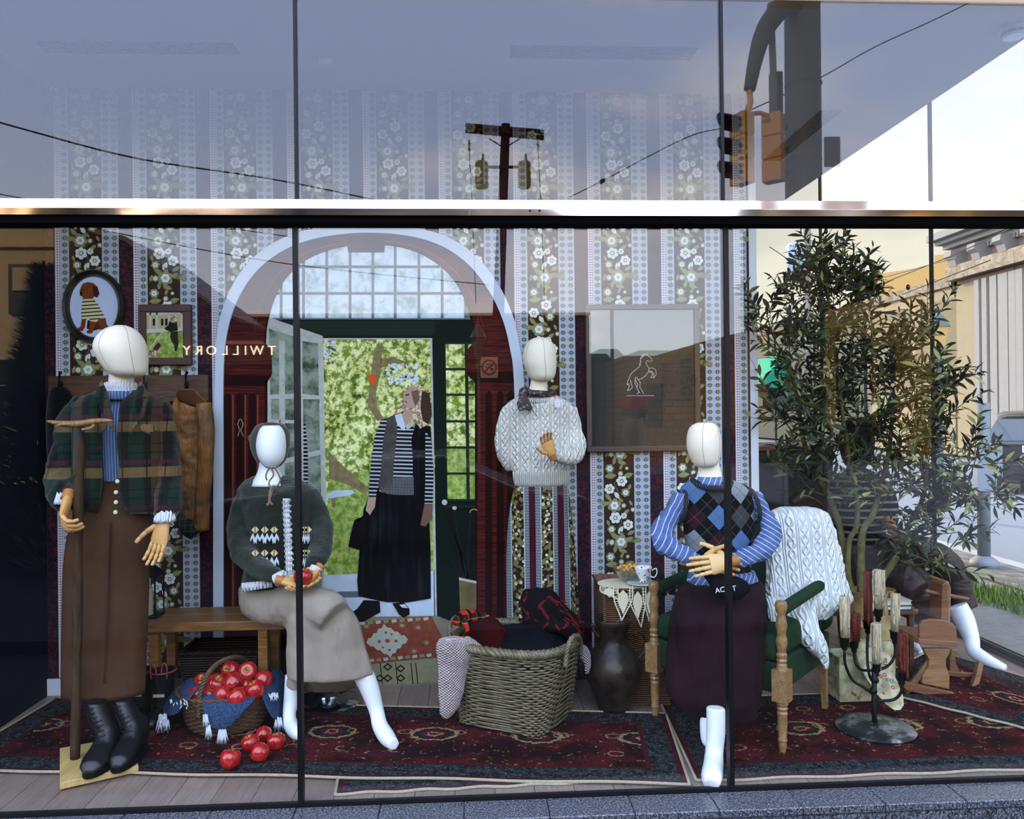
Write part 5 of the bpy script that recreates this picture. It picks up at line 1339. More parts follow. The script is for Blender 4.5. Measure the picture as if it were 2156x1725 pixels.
for pts in ([(570, 984), (576, 1000), (566, 1016), (572, 1030)], [(578, 984), (590, 1008), (584, 1024)], [(568, 984), (560, 1000), (562, 1012)], [(583, 1026), (576, 1024), (569, 1034), (566, 1060), (561, 1063)], [(576, 1026), (570, 1040), (568, 1056), (574, 1063)]):
    M().tube(catmull([W(x, y, YBm-(0.135 if y < 1030 else 0.165)) for x, y in pts], 4), 0.006, 6, flat=0.6).obj('ribbon_tie', m_tie, B, True)
def cardfn():
    x, y, z = co(); n = noi(None, 300.0, 2.0)
    return mix(n, c('10150e'), c('273021')), sn(z*1400.0)*0.5+n
m_card = mat('dark green wool cardigan', rough=0.95, fn=cardfn, bdist=0.002, sheen=0.3)
bodyc = M().sil([(1002, 535, 605, 0, .7), (1015, 515, 635, 0, .6), (1035, 502, 662, 0, .6), (1070, 510, 665, 0, .62), (1120, 516, 662, 0, .62), (1180, 516, 656, 0, .62), (1230, 510, 648, 0, .62), (1238, 512, 646, 0, .6)], YBm+0.03, 0.62, sub=3)
limb(bodyc, [(520, 1032, YBm+0.03, 20), (506, 1080, YBm+0.03, 22), (504, 1130, YBm+0.0, 24), (515, 1170, YBm-0.06, 25), (555, 1200, YBm-0.14, 21), (588, 1214, YBm-0.17, 15)])
limb(bodyc, [(648, 1035, YBm+0.03, 20), (668, 1075, YBm+0.03, 22), (678, 1120, YBm+0.0, 24), (672, 1160, YBm-0.08, 24), (663, 1188, YBm-0.15, 19)])
bodyc.obj('cardigan', m_card, B, True, mods=soft(0.009, 4, 0.022, 0.07))
# fair isle panels sit on the knit
m_fw = mat('pale blue yarn', 'b9c3cc', 0.95); m_fy = mat('butter yellow yarn', 'cdbb8a', 0.95)
def isle(x0, x1, Yp, nm, slope=0):
    mm_ = M(); w = (x1-x0)/3.0; Lz = lambda x, y, o=0: W(x, y+slope*(x-x0), Yp-o)
    for k in range(3):
        cx_ = x0+w*(k+0.5)
        for (yy, mt, r) in ((1116, m_fy, 8), (1165, m_fy, 8)):
            mm_.use(mt); 
            for s_ in (-1, 1): mm_.prism([Lz(cx_+s_*1, yy-r*0.9), Lz(cx_+s_*8, yy), Lz(cx_+s_*1, yy+r*0.9)], (0, 0.006, 0))
        for (yy, h) in ((1135, 12), (1185, 12)):
            mm_.use(m_fw).prism([Lz(cx_-w/2, yy+h*0.5), Lz(cx_-w/2, yy-h*.1), Lz(cx_-w/4, yy-h), Lz(cx_, yy-h*0.1), Lz(cx_+w/4, yy-h), Lz(cx_+w/2, yy-h*.1), Lz(cx_+w/2, yy+h*0.5), Lz(cx_+w/4, yy-h*0.2), Lz(cx_+w*0.12, yy+h*0.9), Lz(cx_, yy+h*0.5), Lz(cx_-w*0.12, yy+h*0.9), Lz(cx_-w/4, yy-h*0.2)], (0, 0.006, 0))
    return mm_.obj(nm, None, B)
isle(527, 587, YBm-0.133, 'knitted_pattern'); isle(630, 652, YBm-0.128, 'knitted_pattern')
fz = M(); rs = []
for k in range(45):
    y = 1050+k*3.8; x = 596+(k*0.18)
    a = W(x-2+2*math.sin(k*2.1), y, YBm-0.15-0.008*math.sin(k*2.1)); b = W(x+14+3*math.sin(k*1.9), y, YBm-0.152+0.008*math.sin(k*2.4))
    rs.append([a, b, b+Vector((0, 0.006, 0)), a+Vector((0, 0.006, 0))])
fz.rings(rs).obj('ruffle_front', m_lace, B, True)
for (pts, r) in (([(582, 1222), (600, 1213)], 15), ([(668, 1196), (662, 1206)], 15)):
    a, b = W(*pts[0], YBm-0.19), W(*pts[1], YBm-0.20); M().tube([a, b], [S(14, .6), S(13, .6)], 20).obj('shirt_cuff', m_lace, B, True, 50)
hm = M(); rs = []
for k in range(30):
    x = 508+k*2.2; a = W(x, 1228-k*0.2, YBm-0.07-0.06*math.sin(k/12)+0.005*math.sin(k*1.9)); b = W(x+1, 1247-k*0.35, YBm-0.085-0.06*math.sin(k/12)+0.008*math.sin(k*1.9))
    rs.append([a, b, b+Vector((0, 0.006, 0)), a+Vector((0, 0.006, 0))])
hm.rings(rs).obj('blouse_hem', m_lace, B, True)
hand(B, W(596, 1223, YBm-0.22), (1, -0.12, -0.14), (0.1, -0.25, 1), (0.15, 0.3, 0.3), 1, 1.0, 0.35)
hand(B, W(667, 1202, YBm-0.20), (-0.45, -0.5, -0.55), (-0.6, 0.0, 0.75), (0.35, 0.6, 0.5), -1, 1.0, 0.4)
m_beige = mat('beige cotton twill', rough=0.9, fn=lambda: (mix(noi(None, 10.0, 5.0), c('7f7568'), c('a89b8a')), noi(vec(*[q_*s_ for q_, s_ in zip(co(), (10, 8, 3))]), 1.0, 4.0)), bdist=0.015)
bs = M()
bs.sil([(1232, 508, 650, 0.06, .8), (1255, 506, 668, 0.05, .8), (1280, 512, 690, 0.03, .7), (1300, 528, 700, 0.0, .5), (1312, 556, 690, 0.0, .4)], YBm, 0.7, sub=2)
limb(bs, [(560, 1272, YBm+0.05, 42), (620, 1275, YBm-0.08, 42), (680, 1282, YBm-0.2, 42), (705, 1300, YBm-0.24, 38)])
limb(bs, [(600, 1285, YBm, 30), (622, 1310, YBm-0.1, 24), (624, 1360, YBm-0.12, 20), (622, 1446, YBm-0.1, 18)])
bs.sil([(1258, 640, 712, 0, .8), (1290, 612, 742, 0, .7), (1330, 608, 758, 0, .62), (1370, 607, 768, 0, .58), (1405, 606, 778, 0, .55), (1424, 606, 784, 0, .52)], YBm-0.16, 0.6, sub=3, n=40, fold=(0.06, 5, 2.0))
bs.obj('skirt', m_beige, B, True, mods=soft(0.009, 3, 0.014, 0.09))
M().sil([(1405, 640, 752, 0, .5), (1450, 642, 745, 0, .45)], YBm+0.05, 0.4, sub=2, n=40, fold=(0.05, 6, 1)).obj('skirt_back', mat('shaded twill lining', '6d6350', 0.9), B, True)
def leg(par, pts, flat=0.9):
    return limb(M(), pts, 18, flat).obj('leg', m_leg, par, True, mods=soft(0.006, 3))
fz1 = G(625, 1545, 0.03).y; fz2 = G(828, 1572, 0.03).y
leg(B, [(618, 1420, fz1+0.15, 19), (614, 1470, fz1+0.13, 18), (609, 1505, fz1+0.10, 15), (613, 1528, fz1+0.07, 17), (626, 1545, fz1, 16), (636, 1552, fz1-0.02, 9)])
leg(B, [(756, 1400, fz2+0.16, 25), (778, 1450, fz2+0.17, 22), (793, 1498, fz2+0.17, 17), (800, 1528, fz2+0.13, 18), (815, 1553, fz2+0.06, 19), (829, 1568, fz2+0.0, 13)])
# stool under her
sp = G(690, 1484, 0.0)
t = thing('chrome_stool', 'round chrome pedestal stool base under the seated beige-skirt mannequin', 'stool', (sp.x, sp.y, 0))
m_chr2 = mat('brushed chrome', 'aab2b6', 0.15, 1.0)
M().lathe([(0.17, 0.0), (0.17, 0.012), (0.15, 0.03), (0.06, 0.045), (0.05, 0.06)], (sp.x, sp.y, 0), 28).obj('base', m_chr2, t, True, 40)
M().lathe([(0.055, 0.05), (0.055, 0.16), (0.075, 0.165), (0.075, 0.30)], (sp.x, sp.y, 0), 24).obj('column', m_chr2, t, True, 40)
M().lathe([(0.16, 0.30), (0.17, 0.32), (0.17, 0.35), (0.15, 0.37)], (sp.x, sp.y, 0), 24).obj('seat', m_blk, t, True, 40)
# ---- C: cream cable jumper
YCm = 1.05
C_ = thing('mannequin', 'standing mannequin in cream cable-knit jumper, silk neck scarf and floral striped skirt', 'mannequin', W(1140, 1420, YCm))
head(C_, [(712, 1124, 1150), (717, 1114, 1159), (727, 1106, 1166), (745, 1101, 1171), (765, 1102, 1172), (780, 1108, 1171), (793, 1114, 1168), (800, 1120, 1162), (803, 1128, 1155)], YCm-0.02, m_egg, 1.15, seams=((0.2, 1), (-0.9, 1)))
M().sil([(795, 1119, 1156), (815, 1115, 1152), (840, 1108, 1158)], YCm+0.01, 0.9, sub=2).obj('neck', m_egg, C_, True)
def cable(w, p, base1, base2):
    def f():
        x, y, z = co()
        u = fr(x/w)-0.5; idx = fl(x/w)
        zz = z/p+idx*0.31
        s_ = sn(zz*2*PI)*0.20
        h1 = mx(0.0, 1.0-ab(u-s_)*7.0); h2 = mx(0.0, 1.0-ab(u+s_)*7.0)
        edge = mx(0.0, 1.0-ab(ab(u)-0.42)*14.0)*0.6
        h = mx(mx(h1, h2), edge)+noi(None, 180.0, 2.0)*0.3
        return mix(cl(h*0.8), c(base1), c(base2)), h
    return f
m_cable = mat('cream cable knit', rough=0.95, fn=cable(0.050, 0.075, 'dedace', 'fbf9ef'), bdist=0.010)
m_ribc = mat('cream ribbing', rough=0.95, fn=ribfn('cbc8ba', 'f5f3ea', 0.0105), bdist=0.006)
cj = M().sil([(832, 1098, 1166, 0, .75), (842, 1078, 1192, 0, .6), (858, 1064, 1206, 0, .55), (900, 1072, 1200, 0, .6), (950, 1075, 1200, 0, .6), (990, 1080, 1198, 0, .62), (1000, 1082, 1196, 0, .62)], YCm, 0.6, sub=3)
limb(cj, [(1076, 862, YCm, 20), (1062, 905, YCm, 19), (1062, 950, YCm+0.02, 18), (1080, 985, YCm+0.05, 16)])
limb(cj, [(1194, 862, YCm, 20), (1208, 905, YCm, 19), (1216, 945, YCm-0.05, 19), (1200, 962, YCm-0.14, 20), (1172, 958, YCm-0.19, 15), (1163, 955, YCm-0.2, 12)])
cj.obj('jumper', m_cable, C_, True, mods=soft(0.009, 3, 0.014, 0.06))
M().box(W(1174, 850, YCm-0.125), (0.028, 0.004, 0.036)).obj('paper_tag', m_whitepl, C_)
M().sil([(992, 1079, 1199, 0, .64), (1006, 1080, 1198, 0, .64), (1022, 1083, 1195, 0, .62)], YCm, 0.62, sub=2, n=48).obj('jumper_hem', m_ribc, C_, True)
M().tube(catmull([Vector((W(1131, 838, YCm).x+0.098*math.cos(a), YCm+0.085*math.sin(a), W(1131, 838, YCm).z+0.022*math.sin(a))) for a in [2*PI*k/10 for k in range(10)]], 3, True), 0.010, 8, closed=True).obj('neckband', m_ribc, C_, True)
def scarf():
    n = vor(None, 60.0); n2 = noi(None, 24.0, 3.0)
    return mix(lt(n, 0.35), mix(gt(n2, 0.52), c('1c1a1c'), c('4a1c28')), mix(gt(n2, 0.5), c('8a7a4a'), c('5a6670')))
m_scarf = mat('printed silk scarf', rough=0.5, fn=scarf)
sc_ = M().tube(catmull([Vector((W(1132, 828, YCm).x+0.078*math.cos(a), YCm-0.01+0.075*math.sin(a), W(1132, 826, YCm).z+0.010*math.sin(a)-0.006*math.cos(a))) for a in [2*PI*k/10 for k in range(10)]], 3, True), 0.017, 10, closed=True)
sc_.ball(W(1102, 828, YCm-0.10), 0.024, 10, 8)
sc_.obj('neck_scarf', m_scarf, C_, True, mods=[('DISPLACE', dict(texture=clouds(0.03), strength=0.012, mid_level=0.5))])
M().prism([W(x, y, YCm-0.135) for x, y in ((1099, 826), (1108, 830), (1112, 840), (1122, 858), (1116, 869), (1107, 862), (1093, 868), (1088, 850), (1093, 836))], (0, 0.012, 0)).obj('scarf_end', m_scarf, C_, mods=bev(0.004, 2))
def flsk():
    x, y, z = co(); u = fr(x/0.145)
    v = vor(None, 38.0); n = noi(None, 40.0, 2.0)
    fl1 = mix(lt(v, 0.30), mix(gt(n, 0.5), c('2a1712'), c('6d6a3c')), c('c9c6b2'))
    fl1 = mix(lt(v, 0.12), fl1, c('8a6a3a'))
    geo = mix(gt(fr(z/0.014)*1.0, 0.5), c('566062'), mix(gt(fr(x/0.007), 0.5), c('9aa2a6'), c('3c4446')))
    col = mix(band(u, 0.0, 0.40), geo, fl1)
    col = mix(band(u, 0.58, 0.80), col, c('3c0f1c'))
    return mix(mx(band(u, 0.40, 0.43), band(u, 0.97, 1.0)), col, c('a8adb2'))
m_flsk = mat('floral striped skirt cloth', rough=0.85, fn=flsk)
M().sil([(1012, 1086, 1194, 0, .62), (1060, 1076, 1200, 0, .6), (1120, 1071, 1204, 0, .6), (1200, 1069, 1210, 0, .58), (1290, 1068, 1216, 0, .56), (1420, 1066, 1224, 0, .55)], YCm, 0.6, sub=4, n=64, fold=(0.11, 8, 0.4)).obj('skirt', m_flsk, C_, True)
M().tube([W(1140, 1400, YCm), Vector((W(1140, 1440, YCm).x, YCm, 0.0))], 0.03, 12).obj('support_post', MATS['pale yellow wood'], C_, True)
hand(C_, W(1162, 958, YCm-0.23), (-0.35, -0.25, 0.9), (0.3, -0.9, -0.1), (0.35, 0.4, 0.3), 1, 0.86, 0.3)
# ---- D: argyle vest, seated in the armchair
YD = 0.50
Dm = thing('mannequin', 'seated mannequin in argyle waistcoat, blue striped shirt and maroon velvet skirt', 'mannequin', W(1500, 1450, YD))
head(Dm, [(890, 1470, 1498), (895, 1458, 1508), (905, 1450, 1513), (925, 1446, 1517), (945, 1447, 1517), (962, 1453, 1515), (974, 1459, 1512), (981, 1465, 1505), (984, 1472, 1494)], YD-0.03, m_egg, 1.15, seams=((-0.3, 1), (0.9, 1)))
M().sil([(972, 1472, 1513), (990, 1470, 1517), (1012, 1464, 1524)], YD, 0.9, sub=2).obj('neck', m_egg, Dm, True)
def stripesh():
    x, y, z = co()
    s_ = fr((x*0.55+z*0.83)/0.021)
    return mix(lt(s_, 0.13), mix(noi(None, 30.0), c('3a4c78'), c('667aa8')), c('c3d0ea')), noi(None, 14.0, 3.0)
def stripes2():
    x, y, z = co()
    s_ = fr((x*0.85-z*0.5)/0.021)
    return mix(lt(s_, 0.13), mix(noi(None, 30.0), c('3a4c78'), c('667aa8')), c('c3d0ea')), noi(None, 14.0, 3.0)
m_sh1 = mat('blue striped shirting', rough=0.8, fn=stripes2, bdist=0.012)
m_sh2 = mat('blue striped shirt sleeve', rough=0.8, fn=stripesh, bdist=0.012)
limb(M(), [(1440, 1040, YD, 20), (1422, 1075, YD, 21), (1396, 1110, YD-0.02, 23), (1400, 1143, YD-0.08, 22), (1430, 1165, YD-0.15, 21), (1462, 1180, YD-0.2, 15)]).obj('shirt_sleeve', m_sh1, Dm, True, mods=soft(0.008, 3, 0.03, 0.06))
limb(M(), [(1582, 1040, YD, 20), (1600, 1075, YD, 21), (1622, 1118, YD-0.02, 23), (1608, 1152, YD-0.09, 22), (1578, 1172, YD-0.15, 20), (1543, 1180, YD-0.2, 14)]).obj('shirt_sleeve', m_sh2, Dm, True, mods=soft(0.008, 3, 0.03, 0.06))
M().sil([(1003, 1466, 1524, 0, .9), (1012, 1460, 1530, 0, .9), (1020, 1456, 1534, 0, .9)], YD, 0.9).obj('shirt_collar', m_sh1, Dm, True)
m_argk = mat('charcoal knit', '1a1b1c', 0.95); m_argt = mat('charcoal ribbed trim', rough=0.95, fn=ribfn('262a2c', '454a4d', 0.008), bdist=0.003)
argo = W(1509, 1052, YD-0.15)
def arg():
    x, y, z = co(); ax_, az = 25.0, 28.0      # diamond half-width and half-height in px
    pxm = S(1, YD-0.15); ox, oz = W(1475, 1040, YD-0.15).x-W(1500, 1450, YD).x, W(1475, 1040, YD-0.15).z-W(1500, 1450, YD).z
    a = (x-ox)/(2*ax_*pxm); b = (z-oz)/(2*az*pxm)
    p, q2 = a+b, a-b
    ip, iq = fl(p+0.5), fl(q2+0.5)
    par = gt(fr((ip+iq)*0.5+0.25), 0.5)
    pm = fr(ip*0.25+0.125)
    cc_ = mix(gt(pm, 0.25), c('5d83b4'), c('4a4d4e')); cc_ = mix(gt(pm, 0.5), cc_, c('9aa0a2')); cc_ = mix(gt(pm, 0.75), cc_, c('3e1a22'))
    col = mix(par, cc_, c('141414'))
    ln2 = mn(mn(fr(p), 1.0-fr(p)), mn(fr(q2), 1.0-fr(q2)))
    return mix(lt(ln2, 0.012), col, c('6a6660')), sn(z*1500.0)
m_arg = mat('argyle knit', rough=0.95, fn=arg, bdist=0.0015)
vest = M().sil([(1008, 1460, 1530, 0, .8), (1018, 1440, 1562, 0, .6), (1034, 1430, 1586, 0, .55), (1060, 1432, 1590, 0, .58), (1100, 1436, 1590, 0, .6), (1150, 1442, 1586, 0, .6), (1200, 1450, 1582, 0, .62), (1218, 1452, 1580, 0, .62)], YD+0.01, 0.6, sub=3, n=40).obj('waistcoat', m_arg, Dm, True)
M().tube(catmull([W(1496, 1010, YD)+Vector((0.082*math.cos(a), 0.085*math.sin(a)-0.01, 0.026*math.sin(a)-0.006)) for a in [2*PI*k/10 for k in range(10)]], 3, True), 0.011, 8, closed=True).obj('neckband', m_argt, Dm, True)
for sg, xx in ((-1, 1432), (1, 1588)):
    M().tube(catmull([W(xx, 1066, YD+0.01)+Vector((-sg*(0.004+0.012*math.sin(a)), 0.072*math.cos(a), 0.072*math.sin(a))) for a in [2*PI*k/12 for k in range(12)]], 3, True), 0.010, 8, closed=True).obj('armhole_band', m_argt, Dm, True)
M().sil([(1204, 1448, 1590, 0, .6), (1222, 1446, 1598, 0, .6), (1236, 1450, 1600, 0, .6)], YD-0.01, 0.6, n=48, fold=(0.05, 9, 0)).obj('shirt_hem', m_sh1, Dm, True)
for (a_, b_) in (((1452, 1174), (1468, 1182)), ((1555, 1178), (1540, 1181))):
    M().tube([W(*a_, YD-0.21), W(*b_, YD-0.22)], [S(16, .3), S(15, .3)], 18).obj('shirt_cuff', m_sh1 if a_[0] < 1500 else m_sh2, Dm, True, 50)
hand(Dm, W(1470, 1184, YD-0.24), (1, -0.12, -0.12), (0.0, -1, -0.2), (-0.25, 0.35, 0.3), 1, 1.05, 0.0)
hand(Dm, W(1538, 1182, YD-0.27), (-1, -0.15, -0.10), (-0.1, 1, -0.3), (0.15, 0.25, 0.2), 1, 1.08, 0.1, mat('light beech hand', 'dcb679', 0.42))
m_velv = mat('maroon velvet', spec=0.2, rough=0.9, fn=lambda: (mix(noi(None, 6.0, 4.0, 0.6), c('0d0307'), c('280b15')), noi(vec(*[q_*s_ for q_, s_ in zip(co(), (9, 8, 2))]), 1.0, 3.0)), bdist=0.03)
dsk = M().sil([(1225, 1440, 1602, 0.03, .7), (1250, 1425, 1612, 0.0, .75), (1300, 1412, 1614, -0.06, .75), (1360, 1406, 1612, -0.10, .68), (1420, 1402, 1608, -0.12, .6), (1460, 1404, 1604, -0.14, .55), (1490, 1430, 1600, -0.15, .5), (1516, 1462, 1596, -0.16, .45)], YD-0.05, 0.7, sub=3, n=48, fold=(0.08, 6, 1.2))
limb(dsk, [(1462, 1275, YD+0.0, 38), (1460, 1300, YD-0.16, 40), (1456, 1350, YD-0.2, 34), (1450, 1420, YD-0.2, 24)])
limb(dsk, [(1560, 1272, YD+0.0, 40), (1558, 1300, YD-0.16, 42), (1554, 1360, YD-0.2, 36), (1548, 1430, YD-0.2, 26)])
dsk.obj('skirt', m_velv, Dm, True, mods=soft(0.009, 3, 0.016, 0.08))
dy = G(1500, 1650, 0.03).y
leg(Dm, [(1507, 1490, dy+0.16, 22), (1507, 1540, dy+0.15, 22), (1504, 1580, dy+0.14, 21), (1502, 1610, dy+0.10, 23), (1499, 1635, dy+0.05, 25), (1498, 1652, dy+0.02, 19)])
leg(Dm, [(1487, 1480, dy+0.28, 14), (1486, 1530, dy+0.27, 14), (1488, 1558, dy+0.26, 13), (1494, 1570, dy+0.24, 9)])
m_tote = mat('black cotton bag cloth', '0c0d12', 0.9)
tb = thing('cloth_bag', 'black cloth bag with white capital letters draped in the seated vest mannequin lap', 'bag', W(1530, 1240, YD-0.25))
bg_ = M(); rs = []
for k, (y, xl, xr, yo) in enumerate(((1150, 1488, 1502, -0.03), (1168, 1478, 1510, -0.0), (1205, 1476, 1534, 0.0), (1225, 1490, 1572, -0.02), (1245, 1500, 1578, -0.03), (1262, 1520, 1560, -0.02))): rs.append((y, xl, xr, yo, 0.35))
bg_.sil(rs, YD-0.22, 0.4, sub=3, fold=(0.1, 5, 0)).obj('cloth', m_tote, tb, True)
m_wlet = mat('white print lettering', 'e4e4e4', 0.6)
text('lettering', 'AC', W(1516, 1243, YD-0.285), 0.030, Matrix.Rotation(-0.15, 3, 'Y') @ RF, m_wlet, tb, 0.001)
text('lettering', 'INT', W(1538, 1241, YD-0.285), 0.030, Matrix.Rotation(-0.15, 3, 'Y') @ RF, m_wlet, tb, 0.001)
# ---- E: seated at the side window, partly behind the olive tree
YE = 1.75
Em = thing('mannequin', 'seated mannequin in dark brown dress behind the olive tree, white feet by the side window', 'mannequin', W(1880, 1350, YE))
m_brd = mat('dark brown satin', rough=0.5, fn=lambda: (mix(noi(None, 5.0, 3.0), c('1e130f'), c('38241c')), noi(vec(*[q_*s_ for q_, s_ in zip(co(), (4, 6, 12))]), 1.0, 3.0)), bdist=0.03)
M().sil([(880, 1790, 1815, 0, .9), (890, 1775, 1832, 0, .9), (920, 1768, 1840, 0, 1), (960, 1772, 1836, 0, 1), (985, 1785, 1822, 0, .9), (992, 1795, 1812, 0, .9)], YE+0.1, 1.0, sub=3).obj('head', m_blk, Em, True)
eb = M().sil([(985, 1785, 1822, 0, .8), (1000, 1765, 1850, 0, .6), (1020, 1745, 1868, 0, .6), (1080, 1750, 1866, 0, .6), (1150, 1760, 1866, 0, .6), (1180, 1755, 1870, 0, .6)], YE+0.1, 0.6, sub=2)
limb(eb, [(1855, 1020, YE+0.1, 22), (1872, 1070, YE+0.08, 20), (1868, 1105, YE+0.02, 16)])
def estr():
    x, y, z = co(); return mix(band(z, 0.52, 0.56), mix(gt(fr(z/0.045), 0.7), c('141312'), c('8c8470')), c('141312'))
eb.obj('top', mat('dark striped top', rough=0.9, fn=estr), Em, True, mods=soft(0.012, 3))
limb(M(), [(1866, 1095, YE, 12), (1880, 1118, YE-0.08, 9)]).obj('forearm', m_hjoint, Em, True)
hand(Em, W(1882, 1120, YE-0.1), (0.8, -0.4, -0.35), (0, -0.1, -1), (0.1, 0.1, 0.1), 1, 1.0, 0.0)
es = M().sil([(1140, 1755, 1880, 0.1, .7), (1170, 1765, 1960, 0.05, .5), (1200, 1775, 1990, 0.0, .42), (1240, 1800, 2012, -0.02, .38), (1280, 1860, 2035, -0.04, .32), (1315, 1935, 2048, -0.05, .3)], YE, 0.5, sub=3, n=44, fold=(0.06, 6, 0.5))
limb(es, [(1830, 1170, YE+0.1, 36), (1900, 1160, YE, 36), (1965, 1172, YE-0.08, 34), (2005, 1210, YE-0.12, 32), (2030, 1280, YE-0.15, 26)])
limb(es, [(1830, 1190, YE+0.1, 36), (1890, 1215, YE-0.1, 38), (1930, 1250, YE-0.2, 36)])
es.obj('skirt', m_brd, Em, True, mods=soft(0.012, 3, 0.02, 0.09))
ye = G(2100, 1403, 0.03).y
leg(Em, [(2015, 1275, ye+0.33, 22), (2030, 1305, ye+0.3, 23), (2045, 1345, ye+0.2, 18), (2050, 1370, ye+0.14, 16), (2078, 1390, ye+0.06, 14), (2118, 1409, ye-0.02, 9)])
leg(Em, [(1930, 1280, 1.80, 14), (1928, 1320, 1.76, 13), (1925, 1350, 1.70, 10), (1930, 1368, 1.62, 10), (1940, 1377, 1.52, 7)])
# ================================================================ rugs
def rug_fn(w, h, seed, b=0.13):
    def f():
        u, v, _ = co('UV')                      # metres along the rug
        e = mn(mn(u, w-u), mn(v, h-v))
        n1 = noi(vec(u, v, seed), 30.0, 5.0, 0.7); n2 = noi(vec(u, v, seed+3), 5.0, 4.0, 0.6); n3 = noi(vec(u*1.0, v*1.0, seed+9), 85.0, 3.0, 0.6)
        red_ = mix(sstep(n2, 0.38, 0.62), c('22080b'), c('55161a'))
        red_ = mix(sstep(n3, 0.50, 0.62), red_, c('16110f'))
        red_ = mix(sstep(n1, 0.60, 0.65), red_, c('a88a60'))
        cu, cv = fr(u/0.46+0.2)-0.5, fr(v/0.40+0.35)-0.5
        d = rt(sq(cu*1.0)+sq(cv*1.25))+(n1-0.5)*0.22
        col = mix(lt(d, 0.24), red_, c('1b1f22'))
        col = mix(band(d, 0.20, 0.24), col, c('a08058'))
        col = mix(lt(d, 0.12), col, c('5c151a')); col = mix(band(d, 0.05, 0.075), col, c('b09068'))
        cu2, cv2 = fr(u/0.23+0.45)-0.5, fr(v/0.20+0.1)-0.5
        d2 = rt(sq(cu2)+sq(cv2*1.2))+(n1-0.5)*0.25
        col = mix(band(d2, 0.13, 0.17)*gt(n2, 0.5), col, c('8a7452'))
        nav = mix(sstep(n1, 0.42, 0.60), c('14171a'), c('343b40')); nav = mix(sstep(n3, 0.58, 0.66), nav, c('7d6c50'))
        col = mix(lt(e, b), col, nav)
        col = mix(mx(lt(e, 0.026), band(e, b, b+0.018)), col, c('451318'))
        return mix(sstep(noi(vec(u, v, 7.0), 160.0, 3.0), 0.35, 0.75)*0.55, col, (0.003, 0.003, 0.003)), n3
    return f
m_bind = mat('cream rug binding', rough=0.95, fn=lambda: (mix(noi(None, 150.0), c('8b8268'), c('bdb398')), noi(None, 200.0)), bdist=0.003)
def rug(lab, q, z, seed, b=0.13, wav=None, nm='rug', bindsides=(0, 1, 2, 3)):
    q = [Vector((p[0], p[1], z)) for p in q]          # front-left, front-right, back-right, back-left
    w = (q[1]-q[0]).length; h = (q[3]-q[0]).length
    mt = mat('woven rug %d' % seed, rough=0.98, fn=rug_fn(w, h, seed, b), bdist=0.003)
    t = thing(nm, lab, 'rug', ((q[0]+q[2])/2).xy.to_3d())
    nx, ny = 48, 12; mm = M(); mm.uv = []
    th = 0.006
    for lay in (0, 1):
        for j in range(ny+1):
            for i in range(nx+1):
                s_, r_ = i/nx, j/ny
                p = (q[0]*(1-s_)+q[1]*s_)*(1-r_)+(q[3]*(1-s_)+q[2]*s_)*r_
                p = p.copy(); p.y += (0.006*math.sin(9*s_*PI+seed))*(1-r_)
                p.z += th*lay
                mm.v.append(p); mm.uv.append((s_*w, r_*h))
    N = (nx+1)*(ny+1); I = lambda i, j, l: l*N+j*(nx+1)+i
    for j in range(ny):
        for i in range(nx): mm.face((I(i, j, 1), I(i+1, j, 1), I(i+1, j+1, 1), I(i, j+1, 1)))
    for i in range(nx): mm.face((I(i, 0, 0), I(i+1, 0, 0), I(i+1, 0, 1), I(i, 0, 1)))
    mm.obj('pile', mt, t)
    ed = [[mm.v[I(i, 0, 1)] for i in range(nx+1)], [mm.v[I(nx, j, 1)] for j in range(ny+1)], [mm.v[I(i, ny, 1)] for i in range(nx, -1, -1)], [mm.v[I(0, j, 1)] for j in range(ny, -1, -1)]]
    for k in bindsides: M().tube([p-Vector((0, 0, 0.001)) for p in ed[k]], 0.0062, 6).obj('binding', m_bind, t, True)
    return t
rug('narrow red and navy runner rug just visible in front, under the long rug', [G(706, 1676).xy, (0.42, 0.078), (0.42, 0.30), G(712, 1640).xy], 0.001, 4, 0.09)
rug('long red and navy Persian-style runner rug under the apple basket and wicker basket', [(-2.19, 0.372), (0.820, 0.018), (0.905, 0.715), (-2.12, 1.165)], 0.009, 1)
rug('red and navy Persian-style rug under the armchair and candelabrum', [(0.86, 0.055), (2.60, 0.052), (2.55, 0.93), (0.92, 0.92)], 0.0015, 2)
rug('faded red rug overlapping by the side window, under the rocking horse', [(1.98, 0.98), (2.48, 0.36), (3.0, 0.80), (2.70, 1.55)], 0.012, 3)

# ================================================================ bench on the left and what stands under it
m_bench = mat('honey pine bench', rough=0.4, fn=wood_fn('5b3c20', 'a9773f', 5.0, 50.0, 0))
Yb0, Yb1 = 0.86, 1.16
z1 = W(450, 1310, Yb0).z
xl, xr = W(285, 1310, Yb0).x, W(598, 1318, Yb0).x
t = thing('wooden_bench', 'long honey-brown wooden bench behind the apple basket', 'bench', ((xl+xr)/2, 1.0, 0))
for k in range(2): M().b2((xl, Yb0+k*0.152, z1-0.045), (xr, Yb0+k*0.152+0.148, z1)).obj('seat_board', m_bench, t, mods=bev(0.004))
for xx in (xl+0.05, xr-0.13):
    for yy in (Yb0+0.02, Yb1-0.06): M().b2((xx, yy, 0), (xx+0.045, yy+0.045, z1-0.045)).obj('leg', m_bench, t, mods=bev(0.003))
    M().b2((xx+0.01, Yb0+0.06, 0.10), (xx+0.035, Yb1-0.06, 0.14)).obj('end_rail', m_bench, t)
M().b2((xl+0.05, Yb0+0.06, 0.10), (xr-0.05, Yb1-0.06, 0.118)).obj('lower_shelf', m_bench, t)
